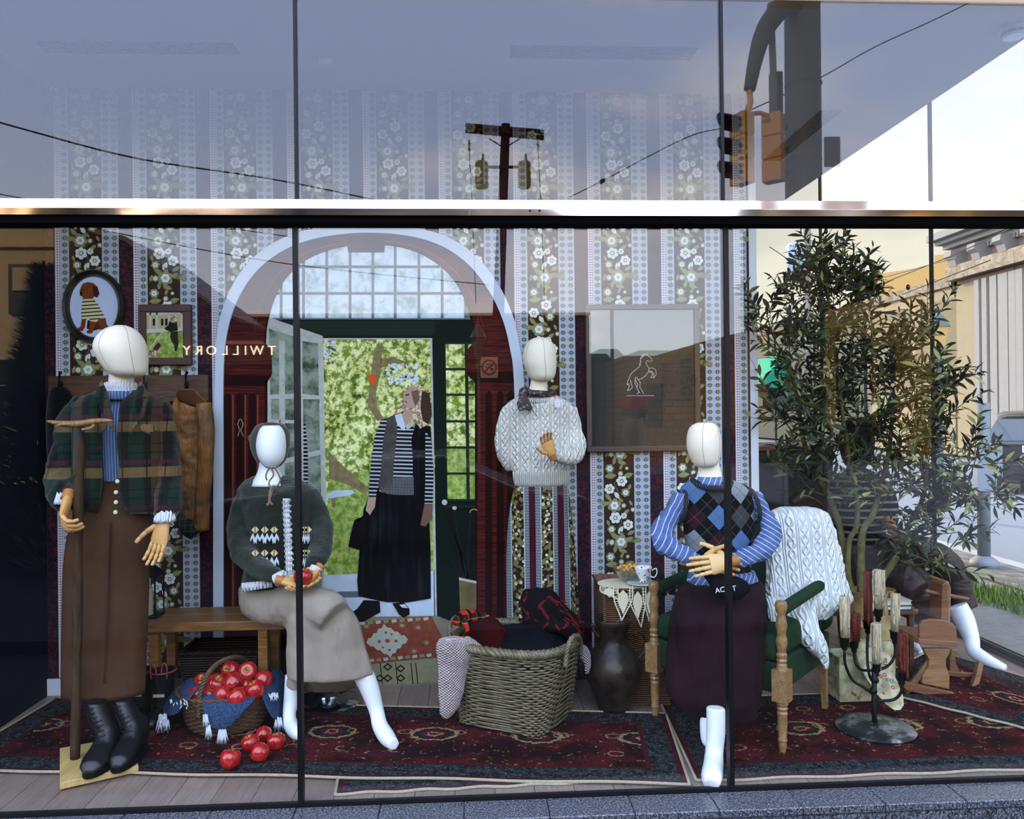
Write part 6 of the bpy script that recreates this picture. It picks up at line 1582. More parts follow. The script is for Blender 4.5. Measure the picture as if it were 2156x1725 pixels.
m_wickd = mat('dark wicker', rough=0.7, fn=lambda: (lambda x, y, z: (mix(sn(z*520.0)*0.5+0.5, c('120d0a'), c('4a3a2c')), sn(z*520.0)+sn(x*190.0+fl(z*83.0)*3.1)))(*co()), bdist=0.006)
def frustum(mm, lo, hi, ta, wall_=0.01):
    (x0, y0, z0), (x1, y1, z_1) = lo, hi; cx_, cy_ = (x0+x1)/2, (y0+y1)/2
    rs = []
    for z_, s_, i_ in ((z0, ta, 0), (z_1, 1, 0), (z_1, 1, wall_), (z0+0.02, ta, wall_)):
        rs.append([Vector((cx_+sx*((x1-x0)/2*s_-i_), cy_+sy*((y1-y0)/2*s_-i_), z_)) for sx, sy in ((-1, -1), (1, -1), (1, 1), (-1, 1))])
    return mm.rings(rs)
bx0, bx1 = W(385, 1400, 0.95).x, W(548, 1400, 0.95).x
zt_ = W(450, 1372, 0.92).z
t = thing('under_bench_basket', 'dark rectangular wicker basket on the shelf under the bench', 'basket', ((bx0+bx1)/2, 1.0, 0.119))
frustum(M(), (bx0, 0.89, 0.119), (bx1, 1.12, zt_), 0.88).obj('woven_body', m_wickd, t)
rm = M(); rm.tube([(bx0, 0.89, zt_), (bx1, 0.89, zt_), (bx1, 1.12, zt_), (bx0, 1.12, zt_)], 0.010, 8, closed=True).obj('rim', m_wickd, t, True)
# rubber boots
m_wel = mat('black rubber', '0d0e0e', 0.35); m_redr = mat('oxblood rubber', '5a211c', 0.45); m_loop = mat('red pull loop', '9a3f34', 0.6); m_blab = mat('pale boot label', 'b9b4a4', 0.6)
def welly(x, Y, lab):
    b = W(x, 1500, Y); t = thing('rubber_boot', lab, 'boot', (b.x, Y, 0.016))
    bx = b.x; zt = W(x, 1410, Y).z
    rs = []
    for z_, r_, o_ in ((0.03, 0.045, 0), (0.08, 0.046, 0), (0.14, 0.044, 0), (0.20, 0.050, 0), (zt, 0.056, 0), (zt, 0.050, 0), (zt-0.05, 0.046, 0)):
        rs.append([Vector((bx+r_*math.cos(a), Y+o_+r_*1.05*math.sin(a), z_)) for a in [2*PI*k/18 for k in range(18)]])
    M().rings(rs, cap=False).obj('shaft', m_wel, t, True, 50)
    M().ball((bx, Y-0.06, 0.06), (0.045, 0.12, 0.045), 16, 10).obj('foot', m_wel, t, True)
    M().prism([(bx+0.048*math.cos(a), Y-0.05+0.135*math.sin(a), 0.017) for a in [2*PI*k/24 for k in range(24)]], (0, 0, 0.022)).obj('sole', m_redr, t)
    for sx in (-1, 1):
        pts = [Vector((bx+sx*0.035, Y-0.045, zt-0.03)), Vector((bx+sx*0.037, Y-0.05, zt+0.025)), Vector((bx+sx*0.025, Y-0.05, zt+0.045)), Vector((bx+sx*0.014, Y-0.05, zt+0.025)), Vector((bx+sx*0.012, Y-0.045, zt-0.03))]
        M().tube(catmull(pts, 4), 0.006, 6, flat=0.5).obj('pull_loop', m_loop, t, True)
    M().tube([Vector((bx+0.057*math.cos(a), Y+0.06*math.sin(a), zt-0.004)) for a in [2*PI*k/18 for k in range(18)]], 0.004, 6, closed=True).obj('rim', m_loop, t, True)
    M().box((bx, Y-0.052, 0.155), (0.05, 0.006, 0.013)).obj('label_tag', m_blab, t)
welly(344, 0.80, 'black rubber boot with red pull loops and oxblood sole, under the bench')
welly(296, 0.82, 'black rubber boot with red pull loops, half hidden by the brown skirt')
# lantern with candle
lb = W(312, 1300, 1.0)
zl = z1
t = thing('candle_lantern', 'dark glass lantern with a thick cream candle, standing on the bench', 'lantern', (lb.x, 1.0, zl))
for sx in (-1, 1):
    for sy in (-1, 1): M().b2((lb.x+sx*0.055-0.003, 1.0+sy*0.055-0.003, zl), (lb.x+sx*0.055+0.003, 1.0+sy*0.055+0.003, zl+0.20)).obj('corner_post', m_black, t)
M().b2((lb.x-0.06, 0.94, zl), (lb.x+0.06, 1.06, zl+0.008)).obj('base', m_black, t)
M().box((lb.x, 1.0, zl+0.23), (0.13, 0.13, 0.06), taper=0.25).obj('roof', m_black, t)
M().lathe([(0.032, 0), (0.032, 0.13), (0.026, 0.132), (0.004, 0.128)], (lb.x-0.01, 1.0, zl+0.009), 18).obj('pillar_candle', mat('cream wax', 'cfc8ae', 0.5), t, True, 50)

# ================================================================ apple basket
m_wick = mat('brown willow', rough=0.6, fn=lambda: mix(noi(None, 40.0, 3.0), c('2c1d12'), c('6e4c2e')))
def strands(mm, ring, z0, z1_, rows, r, amp, nst, grow=None, n=120):
    # woven rows: each a closed strand running in and out around the uprights
    for k in range(rows):
        f = (k+0.5)/rows; z_ = z0+(z1_-z0)*f; pts = []
        for i in range(n):
            a = 2*PI*i/n; p = ring(a, f); nr = Vector((math.cos(a), math.sin(a), 0))
            p = p+nr*(amp*math.sin(nst*a/2+PI*(k % 2)))
            p.z = z_+0.0015*math.sin(5*a+k); pts.append(p)
        mm.tube(pts, r, 5, closed=True)
    return mm
ab_c = Vector((W(478, 1530, 0.74).x, 0.74, 0.016))
t = thing('apple_basket', 'brown willow basket with a twisted hoop handle, full of red apples on the rug', 'basket', ab_c)
rx0, rx1, ry0, ry1, hb = 0.155, 0.215, 0.13, 0.17, 0.17
rg_ = lambda a, f: ab_c+Vector(((rx0+(rx1-rx0)*f**0.7)*math.cos(a), (ry0+(ry1-ry0)*f**0.7)*math.sin(a), 0))
o = strands(M(), rg_, 0.020, 0.016+hb, 17, 0.0056, 0.0035, 36, n=108).obj('woven_side', m_wick, t, True); o['kind'] = 'stuff'
inn = M(); inn.rings([[rg_(2*PI*k/30, f)*1.0+Vector((-0.008*math.cos(2*PI*k/30), -0.008*math.sin(2*PI*k/30), hb*f)) for k in range(30)] for f in (0.0, 0.5, 1.0)], cap=False)
inn.poly([rg_(2*PI*k/30, 0)+Vector((0, 0, 0.006)) for k in range(30)]).obj('inner_wall', m_wickd, t, True)
def twist(mm, pts, R_2, r, turns, ns=3, n=6, closed=False):
    L = len(pts)
    for s_ in range(ns):
        out = []; u = None
        for i in range(L):
            tt = (pts[min(i+1, L-1)]-pts[max(i-1, 0)]) if not closed else (pts[(i+1) % L]-pts[i-1])
            tt = tt.normalized(); u = (u-tt*u.dot(tt)).normalized() if u is not None else tt.orthogonal().normalized()
            w = tt.cross(u); a = 2*PI*(turns*i/L+s_/ns); out.append(pts[i]+u*R_2*math.cos(a)+w*R_2*math.sin(a))
        mm.tube(out, r, n, closed=closed)
    return mm
twist(M(), [rg_(2*PI*k/80, 1)+Vector((0, 0, hb)) for k in range(80)], 0.005, 0.006, 16, 2, closed=True).obj('braided_rim', m_wick, t, True)
hp = catmull([W(418, 1512, 0.58), W(421, 1465, 0.585), W(435, 1425, 0.60), W(455, 1400, 0.64), W(484, 1386, 0.70), W(507, 1386, 0.78), W(520, 1398, 0.85), W(528, 1425, 0.90)], 10)
twist(M(), hp, 0.006, 0.0066, 12, 3).obj('hoop_handle', m_wick, t, True)
# denim cloth
m_denim = mat('blue denim cloth', rough=0.95, fn=lambda: (mix(sstep(noi(None, 260.0, 3.0), 0.35, 0.7), c('1c2c47'), c('4a5f80')), noi(None, 300.0)), bdist=0.003)
m_fr = mat('white cotton fringe', 'c9d0d6', 0.95)
t = thing('denim_cloth', 'blue denim cloth with white fringed ends draped over the apple basket', 'cloth', ab_c+Vector((0, 0, hb)))
def sheet(name, grid, mt, par, th=0.005, sub=1):
    h, w = len(grid), len(grid[0]); mm = M(); mm.v = [Vector(p) for r in grid for p in r]
    for j in range(h-1):
        for i in range(w-1): mm.face((j*w+i, j*w+i+1, (j+1)*w+i+1, (j+1)*w+i))
    return mm.obj(name, mt, par, True, mods=[('SOLIDIFY', dict(thickness=th)), ('SUBSURF', dict(levels=sub, render_levels=sub+1))]+[('DISPLACE', dict(texture=clouds(0.05), strength=0.008, mid_level=0.5))])
def pxgrid(rows): return [[W(*p) for p in r] for r in rows]
sheet('cloth_front', pxgrid([[(424, 1440, 0.72), (460, 1452, 0.70), (500, 1460, 0.69), (535, 1456, 0.70), (565, 1440, 0.72)],
                             [(424, 1468, 0.575), (455, 1474, 0.555), (480, 1478, 0.55), (510, 1480, 0.553), (536, 1474, 0.57)],
                             [(428, 1500, 0.555), (450, 1505, 0.535), (475, 1508, 0.53), (505, 1500, 0.535), (527, 1485, 0.56)],
                             [(438, 1530, 0.55), (452, 1536, 0.54), (472, 1540, 0.535), (490, 1526, 0.54), (505, 1508, 0.545)]]), m_denim, t)
sheet('cloth_left', pxgrid([[(430, 1440, 0.66), (405, 1430, 0.74), (410, 1420, 0.82)], [(412, 1455, 0.60), (392, 1447, 0.68), (375, 1440, 0.80)], [(395, 1476, 0.585), (365, 1478, 0.66), (348, 1472, 0.76)], [(372, 1508, 0.59), (350, 1510, 0.66), (336, 1500, 0.74)]]), m_denim, t)
sheet('cloth_right', pxgrid([[(545, 1440, 0.70), (560, 1425, 0.78), (575, 1410, 0.86), (590, 1408, 0.92)], [(550, 1470, 0.60), (575, 1450, 0.68), (596, 1430, 0.80), (606, 1430, 0.90)], [(558, 1490, 0.60), (578, 1485, 0.66), (600, 1470, 0.76), (606, 1460, 0.86)], [(576, 1520, 0.61), (588, 1515, 0.66), (598, 1500, 0.74), (602, 1490, 0.80)]]), m_denim, t)
fb = M()
def fringe(mm, p, n, L_, sp, Y):
    for k in range(n):
        x, y = p[0]+random.uniform(-sp, sp), p[1]+random.uniform(-sp*0.4, sp*0.4); a = random.uniform(-0.5, 0.5)
        mm.tube([W(x, y, Y), W(x+a*6, y+L_*0.5, Y-0.01), W(x+a*14, y+L_*random.uniform(0.8, 1.1), Y-0.005+random.uniform(-0.01, 0.01))], [0.0022, 0.003, 0.0016], 4)
for p_, n_, l_, s_, Y_ in (((432, 1505), 8, 24, 5, 0.545), ((438, 1528), 9, 28, 5, 0.54), ((468, 1538), 12, 30, 8, 0.535), ((375, 1480), 8, 8, 22, 0.57), ((343, 1505), 14, 36, 8, 0.66), ((344, 1518), 10, 22, 12, 0.64), ((576, 1462), 10, 12, 10, 0.62), ((586, 1512), 10, 26, 6, 0.64)): fringe(fb, p_, int(n_*1.8), l_, s_, Y_)
o = fb.obj('fringe', m_fr, t, True); o['kind'] = 'stuff'
# apples
def applefn():
    x, y, z = co(); r = oid()
    n = noi(vec(x*90, y*90, z*14), 1.0, 4.0, 0.6)
    col = mix(sstep(n, 0.45, 0.75), mix(r, c('8e0c12'), c('ab1719')), c('c93a28'))
    d = rt(sq(x)+sq(y))
    return mix(gt(z, 0.0)*sstep(d*-1.0+0.018, 0.0, 0.014), col, c('c8963c'))
m_apple = mat('red apple skin', rough=0.18, fn=applefn, coat=0.6)
m_stemd = mat('dark apple stem', '2a1c10', 0.7)
ap = thing('apple', '', 'apple', (0, 0, -5))
pr = [(0.001, -0.030), (0.010, -0.0345), (0.022, -0.033), (0.034, -0.018), (0.039, 0.004), (0.037, 0.020), (0.028, 0.031), (0.017, 0.034), (0.008, 0.029), (0.003, 0.022), (0.001, 0.020)]
mm = M().lathe(pr, (0, 0, -5), 20)
for v in mm.v:
    a = math.atan2(v.y, v.x); k = 1+0.03*math.cos(5*a); v.x *= k; v.y *= k
mm.obj('skin', m_apple, ap, True); M().tube([(0, 0, -4.98), (0.002, 0, -4.966), (0.005, 0.001, -4.957)], 0.0016, 6).obj('stalk', m_stemd, ap, True)
APL = [  # px, py, Y, radius px, tilt x, tilt y, label
 (487, 1411, 0.76, 19, -1.1, 0.2, 'red apple at the very top of the basket pile, under the hoop handle'),
 (523, 1415, 0.74, 20, -0.9, -0.5, 'red apple at the top right of the basket pile'),
 (555, 1432, 0.72, 19, -0.6, 0.3, 'paler red apple at the right edge of the basket pile'),
 (492, 1437, 0.67, 21, -1.2, -0.5, 'red apple with a golden stalk hollow in the middle of the basket pile'),
 (538, 1453, 0.64, 20, -0.4, -0.1, 'red-gold striped apple low on the right of the basket pile'),
 (455, 1440, 0.68, 20, 0.6, 0.3, 'plain red apple just right of the hoop handle'),
 (500, 1469, 0.60, 21, -0.5, 0.3, 'red apple at the front of the basket, against the denim cloth'),
 (470, 1462, 0.62, 17, -0.9, 0.5, 'red apple tucked behind the denim cloth, left of the front apple'),
 (518, 1446, 0.70, 17, 0.9, 0.2, 'half-hidden red apple between the golden-hollow and striped apples'),
 (426, 1437, 0.73, 18, 0.5, -0.3, 'red apple left of the hoop handle, highest on that side'),
 (415, 1463, 0.66, 19, 0.3, 0.3, 'red apple low at the left of the hoop handle'),
 (398, 1464, 0.72, 15, 0.2, 0.2, 'red apple at the far left end of the basket pile'),
 (440, 1462, 0.64, 15, 0.5, 0.1, 'red apple mostly hidden behind the foot of the hoop handle')]
first = True
def put_apple(x, y, Y, rp, tx, ty, lab, grp, onfloor=False):
    global first
    r_ = S(rp, Y)
    if onfloor:
        g_ = G(x, y+rp*0.92, 0.016); p = Vector((g_.x, g_.y+r_*0.55, 0.016+r_*0.86))
    else: p = W(x, y, Y)
    o = ap if first else dup(ap)
    first = False
    o.location = p; o.rotation_euler = (-tx*-1.0, ty, random.random()*3); o.scale = (r_/0.039,)*3; o['label'] = lab; o['group'] = grp; o.name = 'apple'
# the mesh was built around (0,0,-5): keep its parts there relative to the thing
for a_ in APL: put_apple(*a_, 'red apples piled in the basket')
for a_ in ((482, 1601, 0, 23, 0.15, 0.1, 'red apple lying apart, nearest the glass in front of the basket'), (525, 1566, 0, 21, -0.35, 0.1, 'red apple on the rug at the left of the loose cluster of four'),
           (553, 1547, 0, 19, -1.1, 0.0, 'red apple on the rug at the back of the loose cluster of four'), (579, 1563, 0, 21, 0.0, 0.05, 'red apple on the rug at the right of the loose cluster of four'), (545, 1587, 0, 22, -1.2, 0.2, 'red apple with stalk hollow facing out, front of the loose cluster')):
    put_apple(*a_, 'loose red apples on the rug', True)
put_apple(638, 1216, YBm-0.26, 20, 0.2, 0.1, 'red apple held in the wooden hands of the seated cardigan mannequin', 'held apple')

# ================================================================ big wicker basket
m_willow = mat('grey-brown willow', rough=0.38, fn=lambda: mix(noi(None, 30.0, 3.0), c('252015'), c('8c8060')))
bc = Vector((0.200, 0.735, 0.016)); ra = math.atan2(-0.22, 0.398)
Rb = Matrix.Rotation(ra, 3, 'Z')
def sq_ring(a, f, hx0=0.215, hy0=0.20, hx1=0.285, hy1=0.245, e=0.30):
    hx, hy = hx0+(hx1-hx0)*f, hy0+(hy1-hy0)*f; ca, sa = math.cos(a-ra), math.sin(a-ra)
    p = Vector((hx*math.copysign(abs(ca)**e, ca), hy*math.copysign(abs(sa)**e, sa), 0))
    if abs(ca) < 1e-6: p.x = 0
    k = e+(0.75-e)*f
    p = Vector((hx*math.copysign(abs(ca)**k, ca), hy*math.copysign(abs(sa)**k, sa), 0))
    return bc+Rb @ p
HB = 0.385
t = thing('laundry_basket', 'large grey-brown wicker basket with two loop handles on the runner rug', 'basket', bc)
o = strands(M(), sq_ring, 0.022, HB-0.01, 32, 0.0050, 0.0052, 46, n=184).obj('woven_side', m_willow, t, True); o['kind'] = 'stuff'
M().rings([[sq_ring(2*PI*k/60, f)*1.0+Vector((-0.008*math.cos(2*PI*k/60), -0.008*math.sin(2*PI*k/60), (HB-0.016)*f)) for k in range(60)] for f in (0.0, 0.33, 0.66, 1.0)], cap=False).poly([sq_ring(2*PI*k/60, 0)+Vector((0, 0, 0.004)) for k in range(60)]).obj('inner_wall', m_wickd, t, True)
for k in range(46):
    pass
twist(M(), [sq_ring(2*PI*k/160, 1.0)+Vector((0, 0, HB-0.016)) for k in range(160)], 0.012, 0.0125, 34, 3, closed=True).obj('braided_rim', m_willow, t, True)
for pts in ([(1190, 1405, 0.50), (1193, 1372, 0.50), (1203, 1345, 0.51), (1216, 1340, 0.57), (1222, 1352, 0.64), (1222, 1378, 0.68)], [(950, 1385, 0.72), (945, 1340, 0.72), (950, 1312, 0.74), (962, 1300, 0.80), (970, 1320, 0.86), (972, 1360, 0.88)]):
    twist(M(), catmull([W(*p) for p in pts], 6), 0.006, 0.007, 7, 3).obj('loop_handle', m_willow, t, True)
def waffle():
    x, y, z = co(); return mix(noi(None, 60.0), c('c0a8a6'), c('ecdcd8')), sn(z*520.0)*sn(x*430.0+y*300.0)
m_pink = mat('pale pink chunky knit', rough=0.95, fn=waffle, bdist=0.010)
t = thing('pink_throw', 'pale pink chunky knitted throw hanging over the left of the wicker basket', 'throw', W(950, 1500, 0.55))
th_ = M().sil([(1340, 935, 962, 0.02, .6), (1347, 922, 982, 0.0, .6), (1362, 918, 1003, 0.0, .55), (1380, 921, 1010, 0, .5), (1400, 923, 992, -0.01, .45), (1430, 923, 980, -0.02, .42), (1460, 924, 975, -0.03, .42), (1490, 925, 966, -0.04, .4), (1508, 929, 952, -0.04, .4), (1516, 934, 942, -0.04, .4)], 0.62, 0.45, sub=3, n=36, fold=(0.12, 4, 1.0))
limb(th_, [(975, 1352, 0.62, 16), (1000, 1368, 0.60, 15), (1022, 1382, 0.60, 10)])
limb(th_, [(1208, 1360, 0.72, 10), (1228, 1372, 0.72, 12), (1237, 1395, 0.71, 9), (1236, 1420, 0.70, 5)])
th_.obj('knit', m_pink, t, True, mods=soft(0.008, 2, 0.012, 0.06))
m_navy = mat('dark navy denim', rough=0.9, fn=lambda: (mix(noi(None, 8.0, 4.0), c('040507'), c('10131b')), noi(None, 9.0, 4.0)), bdist=0.03)
m_dred = mat('dark red wool', rough=0.95, fn=lambda: (mix(noi(None, 8.0, 4.0), c('160405'), c('400b0c')), noi(None, 12.0, 3.0)), bdist=0.02)
def tartan():
    x, y, z = co()
    a, b = fr((x+y)/0.07), fr(z/0.06)
    col = mix(lt(a, 0.45), mix(lt(b, 0.45), c('b3241a'), c('3c1010')), c('100b0b'))
    return mix(mx(lt(a, 0.06), lt(b, 0.07)), col, mix(gt(fr((x+y)/0.14), 0.5), c('b8752c'), c('3d5a2c')))
m_tart = mat('red tartan wool', rough=0.95, fn=tartan)
def tart2():
    x, y, z = co(); n = noi(None, 11.0, 3.0)
    return mix(mx(lt(fr((x-z)/0.09), 0.2), lt(fr((x+z)/0.09), 0.2))*gt(n, 0.52), c('0a0809'), c('5c1014'))
m_tart2 = mat('black and red tartan wool', rough=0.95, fn=tart2)
t = thing('red_blanket', 'dark red wool blanket folded in the left half of the wicker basket', 'blanket', W(1010, 1400, 0.75))
M().sil([(1300, 985, 1040, 0.05, .5), (1318, 978, 1062, 0.02, .6), (1350, 980, 1070, 0, .6), (1392, 985, 1075, 0, .6), (1425, 990, 1075, 0.02, .5)], 0.74, 0.55, sub=3, fold=(0.1, 5, 0)).obj('wool', m_dred, t, True, mods=soft(0.010, 3, 0.02, 0.06))
t = thing('tartan_scarf', 'orange, green and red tartan scarf over the left handle of the wicker basket', 'scarf', W(975, 1330, 0.75))
sf = limb(M(), [(958, 1312, 0.70, 8), (975, 1299, 0.74, 13), (1000, 1298, 0.78, 13), (1030, 1308, 0.80, 11)], flat=1.0)
limb(sf, [(975, 1305, 0.68, 7), (985, 1325, 0.66, 5), (972, 1345, 0.66, 3)]); sf.obj('wool', m_tart, t, True)
t = thing('navy_jeans', 'dark navy jeans folded at the front of the wicker basket', 'jeans', W(1110, 1410, 0.68))
nj = M().sil([(1318, 1060, 1180, 0.08, .5), (1335, 1050, 1190, 0.05, .6), (1370, 1045, 1192, 0.0, .6), (1400, 1055, 1185, -0.03, .6), (1425, 1065, 1160, -0.03, .55)], 0.70, 0.55, sub=3, fold=(0.12, 4, 2))
limb(nj, [(1060, 1390, 0.55, 14), (1090, 1398, 0.50, 15), (1130, 1402, 0.49, 13), (1160, 1396, 0.50, 10)]); nj.obj('denim', m_navy, t, True, mods=soft(0.010, 3, 0.024, 0.06))
t = thing('black_tartan_blanket', 'black and red tartan blanket heaped at the back right of the wicker basket', 'blanket', W(1170, 1350, 0.82))
nb = M().sil([(1240, 1104, 1150, 0.03, .6), (1250, 1096, 1172, 0.02, .6), (1275, 1094, 1190, 0, .6), (1300, 1100, 1215, 0, .6), (1330, 1100, 1228, 0, .6), (1370, 1105, 1222, 0, .6)], 0.84, 0.5, sub=3, fold=(0.13, 5, 1))
limb(nb, [(1140, 1318, 0.74, 12), (1175, 1322, 0.70, 15), (1210, 1335, 0.68, 14), (1228, 1350, 0.68, 10)])
limb(nb, [(1138, 1292, 0.76, 8), (1152, 1300, 0.72, 12), (1150, 1318, 0.70, 10)]); nb.obj('wool', m_tart2, t, True, mods=soft(0.010, 2, 0.024, 0.05))
rf = M()
for k in range(60):
    x, y = random.uniform(1165, 1230), random.uniform(1250, 1335)
    if x-1165 > (y-1240)*0.9: continue
    rf.tube([W(x, y, 0.73), W(x+random.uniform(2, 14), y+random.uniform(2, 9), 0.70)], 0.0022, 4)
o = rf.obj('fringe', mat('dark red fringe', '7a1519', 0.95), t); o['kind'] = 'stuff'

# ================================================================ metal urn
def urnfn():
    n = noi(None, 9.0, 6.0, 0.65)
    return mix(sstep(n, 0.35, 0.68), c('16110c'), c('43362a'))
m_urn = mat('aged bronze', rough=0.42, metal=0.35, fn=urnfn, bump=lambda: noi(None, 16.0, 4.0), bdist=0.006)
YU = 0.80
ub = W(1292, 1450, YU); ub.z = 0.0
t = thing('bronze_jug', 'large dark bronze jug with a loop handle between the wicker basket and the wicker chest', 'jug', (ub.x, YU, 0.016))
prof = [(1512, 33), (1505, 34), (1480, 45), (1455, 54), (1430, 60), (1410, 57), (1392, 46), (1378, 33), (1365, 28), (1350, 30), (1336, 36), (1326, 40), (1322, 39), (1328, 34), (1345, 26), (1370, 24)]
zz0 = W(1292, 1512, YU).z
M().lathe([(S(r_, YU), 0.016+(W(1292, y_, YU).z-zz0)) for y_, r_ in prof], (ub.x, YU, 0), 32).obj('body', m_urn, t, True)
M().tube(catmull([W(1322, 1345, YU-0.02), W(1340, 1330, YU-0.03), W(1356, 1342, YU-0.03), W(1356, 1368, YU-0.03), W(1342, 1388, YU-0.03), W(1333, 1394, YU-0.03)], 6), 0.010, 8, flat=0.5).obj('loop_handle', m_urn, t, True)
M().tube(catmull([W(1262, 1342, YU-0.02), W(1250, 1328, YU-0.02), W(1246, 1316, YU-0.02), W(1254, 1318, YU-0.02)], 5), 0.007, 8).obj('spout_handle', m_urn, t, True)
# ================================================================ wicker chest with doily, bowl and cup
def cane():
    x, y, z = co(); s_ = sn(z*620.0); k = sn(x*150.0)
    return mix(cl(s_*0.5+0.5), c('3a1f10'), mix(noi(None, 12.0), c('8a5529'), c('b07a44'))), s_+k*0.5
m_cane = mat('brown cane weave', rough=0.55, fn=cane, bdist=0.006)
YW = 0.86
xa, xb = W(1273, 1300, YW).x, W(1386, 1300, YW).x; zt = W(1330, 1243, YW).z
t = thing('wicker_chest', 'tall brown wicker chest with a crocheted doily, beside the bronze jug', 'chest', ((xa+xb)/2, YW+0.18, 0))
M().rings([[Vector((xa-0.0+(0.015 if z_ > 0.1 else 0)*0, YW, z_)), Vector((xb+(0.05 if z_ < 0.1 else 0), YW-(0.03 if z_ < 0.1 else 0), z_)), Vector((xb+(0.05 if z_ < 0.1 else 0), YW+0.33, z_)), Vector((xa, YW+0.33, z_))] for z_ in (0.012, zt*0.5, zt)]).obj('woven_body', m_cane, t)
for xx in (xa, (xa+xb)/2+0.02, xb-0.02): M().tube([(xx, YW-0.006, 0.02), (xx, YW-0.006, zt)], 0.009, 8).obj('cane_upright', m_cane, t, True)
M().b2((xa-0.01, YW-0.015, zt), (xb+0.01, YW+0.34, zt+0.012)).obj('lid', m_cane, t, mods=bev(0.004))
ztt = zt+0.013
m_croc = mat('ecru crochet cotton', 'e0d6b6', 0.95, var=0.1)
t = thing('crochet_doily', 'ecru crocheted doily with pointed leaf edges hanging over the wicker chest', 'doily', ((xa+xb)/2, YW, ztt))
M().prism([((xa+xb)/2+0.150*math.cos(a), YW+0.095+0.115*math.sin(a), ztt) for a in [2*PI*k/32 for k in range(32)]], (0, 0, 0.003)).obj('doily_top', m_croc, t)
def petal(x0, x1, y0, tipx, tipy, nm='doily_point'):
    mm = M(); Yp = YW-0.022
    mid = ((x0+x1)/2, y0)
    L = [(x0, y0), (x0+1, y0+(tipy-y0)*0.4), (x0*0.45+tipx*0.55, y0+(tipy-y0)*0.72), (tipx, tipy)]
    R = [(x1, y0), (x1-1, y0+(tipy-y0)*0.4), (x1*0.45+tipx*0.55, y0+(tipy-y0)*0.72), (tipx, tipy)]
    Lw, Rw = [W(*p, Yp) for p in L], [W(*p, Yp) for p in R]
    for e in (Lw, Rw): mm.tube(catmull(e, 5), 0.0035, 5)
    ce = [W((x0+x1)/2*(1-f)+tipx*f, y0+(tipy-y0)*f, Yp) for f in (0.15, 0.35, 0.6, 0.8)]
    wd = (x1-x0)*0.30
    pts = [W((x0+x1)/2+s_*wd*q, y0+(tipy-y0)*f, Yp) for s_, q, f in ((0, 0, .12), (1, .8, .25), (1, 1, .42), (1, .6, .6), (0, 0, .82), (-1, .6, .6), (-1, 1, .42), (-1, .8, .25))]
    mm.prism(pts, (0, 0.003, 0))
    cl_, cr_ = catmull(Lw, 5), catmull(Rw, 5)
    for i in range(1, len(cl_)-2):
        f = i/(len(cl_)-1); q = W((x0+x1)/2*(1-f)+tipx*f, y0+(tipy-y0)*f, Yp)
        mm.tube([cl_[i], cl_[i]*0.45+q*0.55], 0.0014, 4); mm.tube([cr_[i], cr_[i]*0.45+q*0.55], 0.0014, 4)
    mm.obj(nm, m_croc, t, True, 50)
petal(1264, 1302, 1234, 1306, 1264); petal(1292, 1332, 1234, 1309, 1307); petal(1326, 1360, 1235, 1350, 1321); petal(1354, 1380, 1236, 1367, 1308)
def candyfn(): return mix(noi(None, 40.0), c('c87a12'), c('f0b63a'))
m_candy = mat('orange candy', rough=0.25, fn=candyfn, coat=0.4)
bwc = W(1326, 1226, YW+0.12); bwc.z = ztt+0.004
t = thing('candy_bowl', 'clear glass bowl heaped with orange wrapped candies on the doily', 'bowl', bwc)
bw = M().lathe([(0.025, 0), (0.035, 0.004), (0.062, 0.030), (0.080, 0.062), (0.086, 0.072), (0.082, 0.072), (0.058, 0.032), (0.030, 0.009)], bwc, 32)
for i, v in enumerate(bw.v):
    if (i//32) in (3, 4): v.z += 0.003*math.sin((i % 32)*PI/2)
bw.obj('glass', pane_mat('bowl glass', 3.0, (0.85, 0.9, 0.85)), t, True)
cb = M()
for k in range(70):
    a, r_ = random.random()*2*PI, 0.062*math.sqrt(random.random()); h_ = 0.02+0.055*random.random()*(1-(r_/0.09)**2)+r_*0.35
    cb.ball(bwc+Vector((r_*math.cos(a), r_*math.sin(a), h_)), (0.012, 0.009, 0.008), 6, 4, Matrix.Rotation(a*3, 3, 'Z'))
o = cb.obj('candies', m_candy, t, True); o['kind'] = 'stuff'
m_china = mat('white bone china', rough=0.15, fn=lambda: mix(lt(vor(None, 60.0), 0.34)*gt(noi(None, 40.0), 0.46), c('eceeec'), mix(gt(noi(None, 55.0), 0.5), c('a34a52'), c('6f8a5c'))), coat=0.5)
cpc = W(1352, 1243, YW+0.03); cpc.z = ztt+0.003
t = thing('saucer', 'white china saucer under the floral teacup', 'saucer', cpc)
M().lathe([(0.03, 0), (0.045, 0.003), (0.072, 0.012), (0.075, 0.014), (0.07, 0.015), (0.04, 0.007), (0.001, 0.006)], cpc, 28).obj('dish', mat('plain white china', 'd8dbd8', 0.2), t, True)
t = thing('teacup', 'white floral china teacup standing on its saucer', 'cup', cpc+Vector((0.005, 0, 0.0155)))
c2 = cpc+Vector((0.006, 0, 0.0158))
M().lathe([(0.018, 0), (0.020, 0.004), (0.014, 0.010), (0.024, 0.022), (0.036, 0.045), (0.042, 0.070), (0.043, 0.076), (0.040, 0.075), (0.033, 0.045), (0.018, 0.02), (0.001, 0.016)], c2, 28).obj('bowl', m_china, t, True)
M().tube(catmull([c2+Vector(p) for p in ((0.035, -0.01, 0.030), (0.052, -0.015, 0.026), (0.064, -0.018, 0.045), (0.062, -0.018, 0.068), (0.050, -0.015, 0.066), (0.042, -0.012, 0.058))], 5), 0.0032, 6).obj('handle', m_china, t, True)

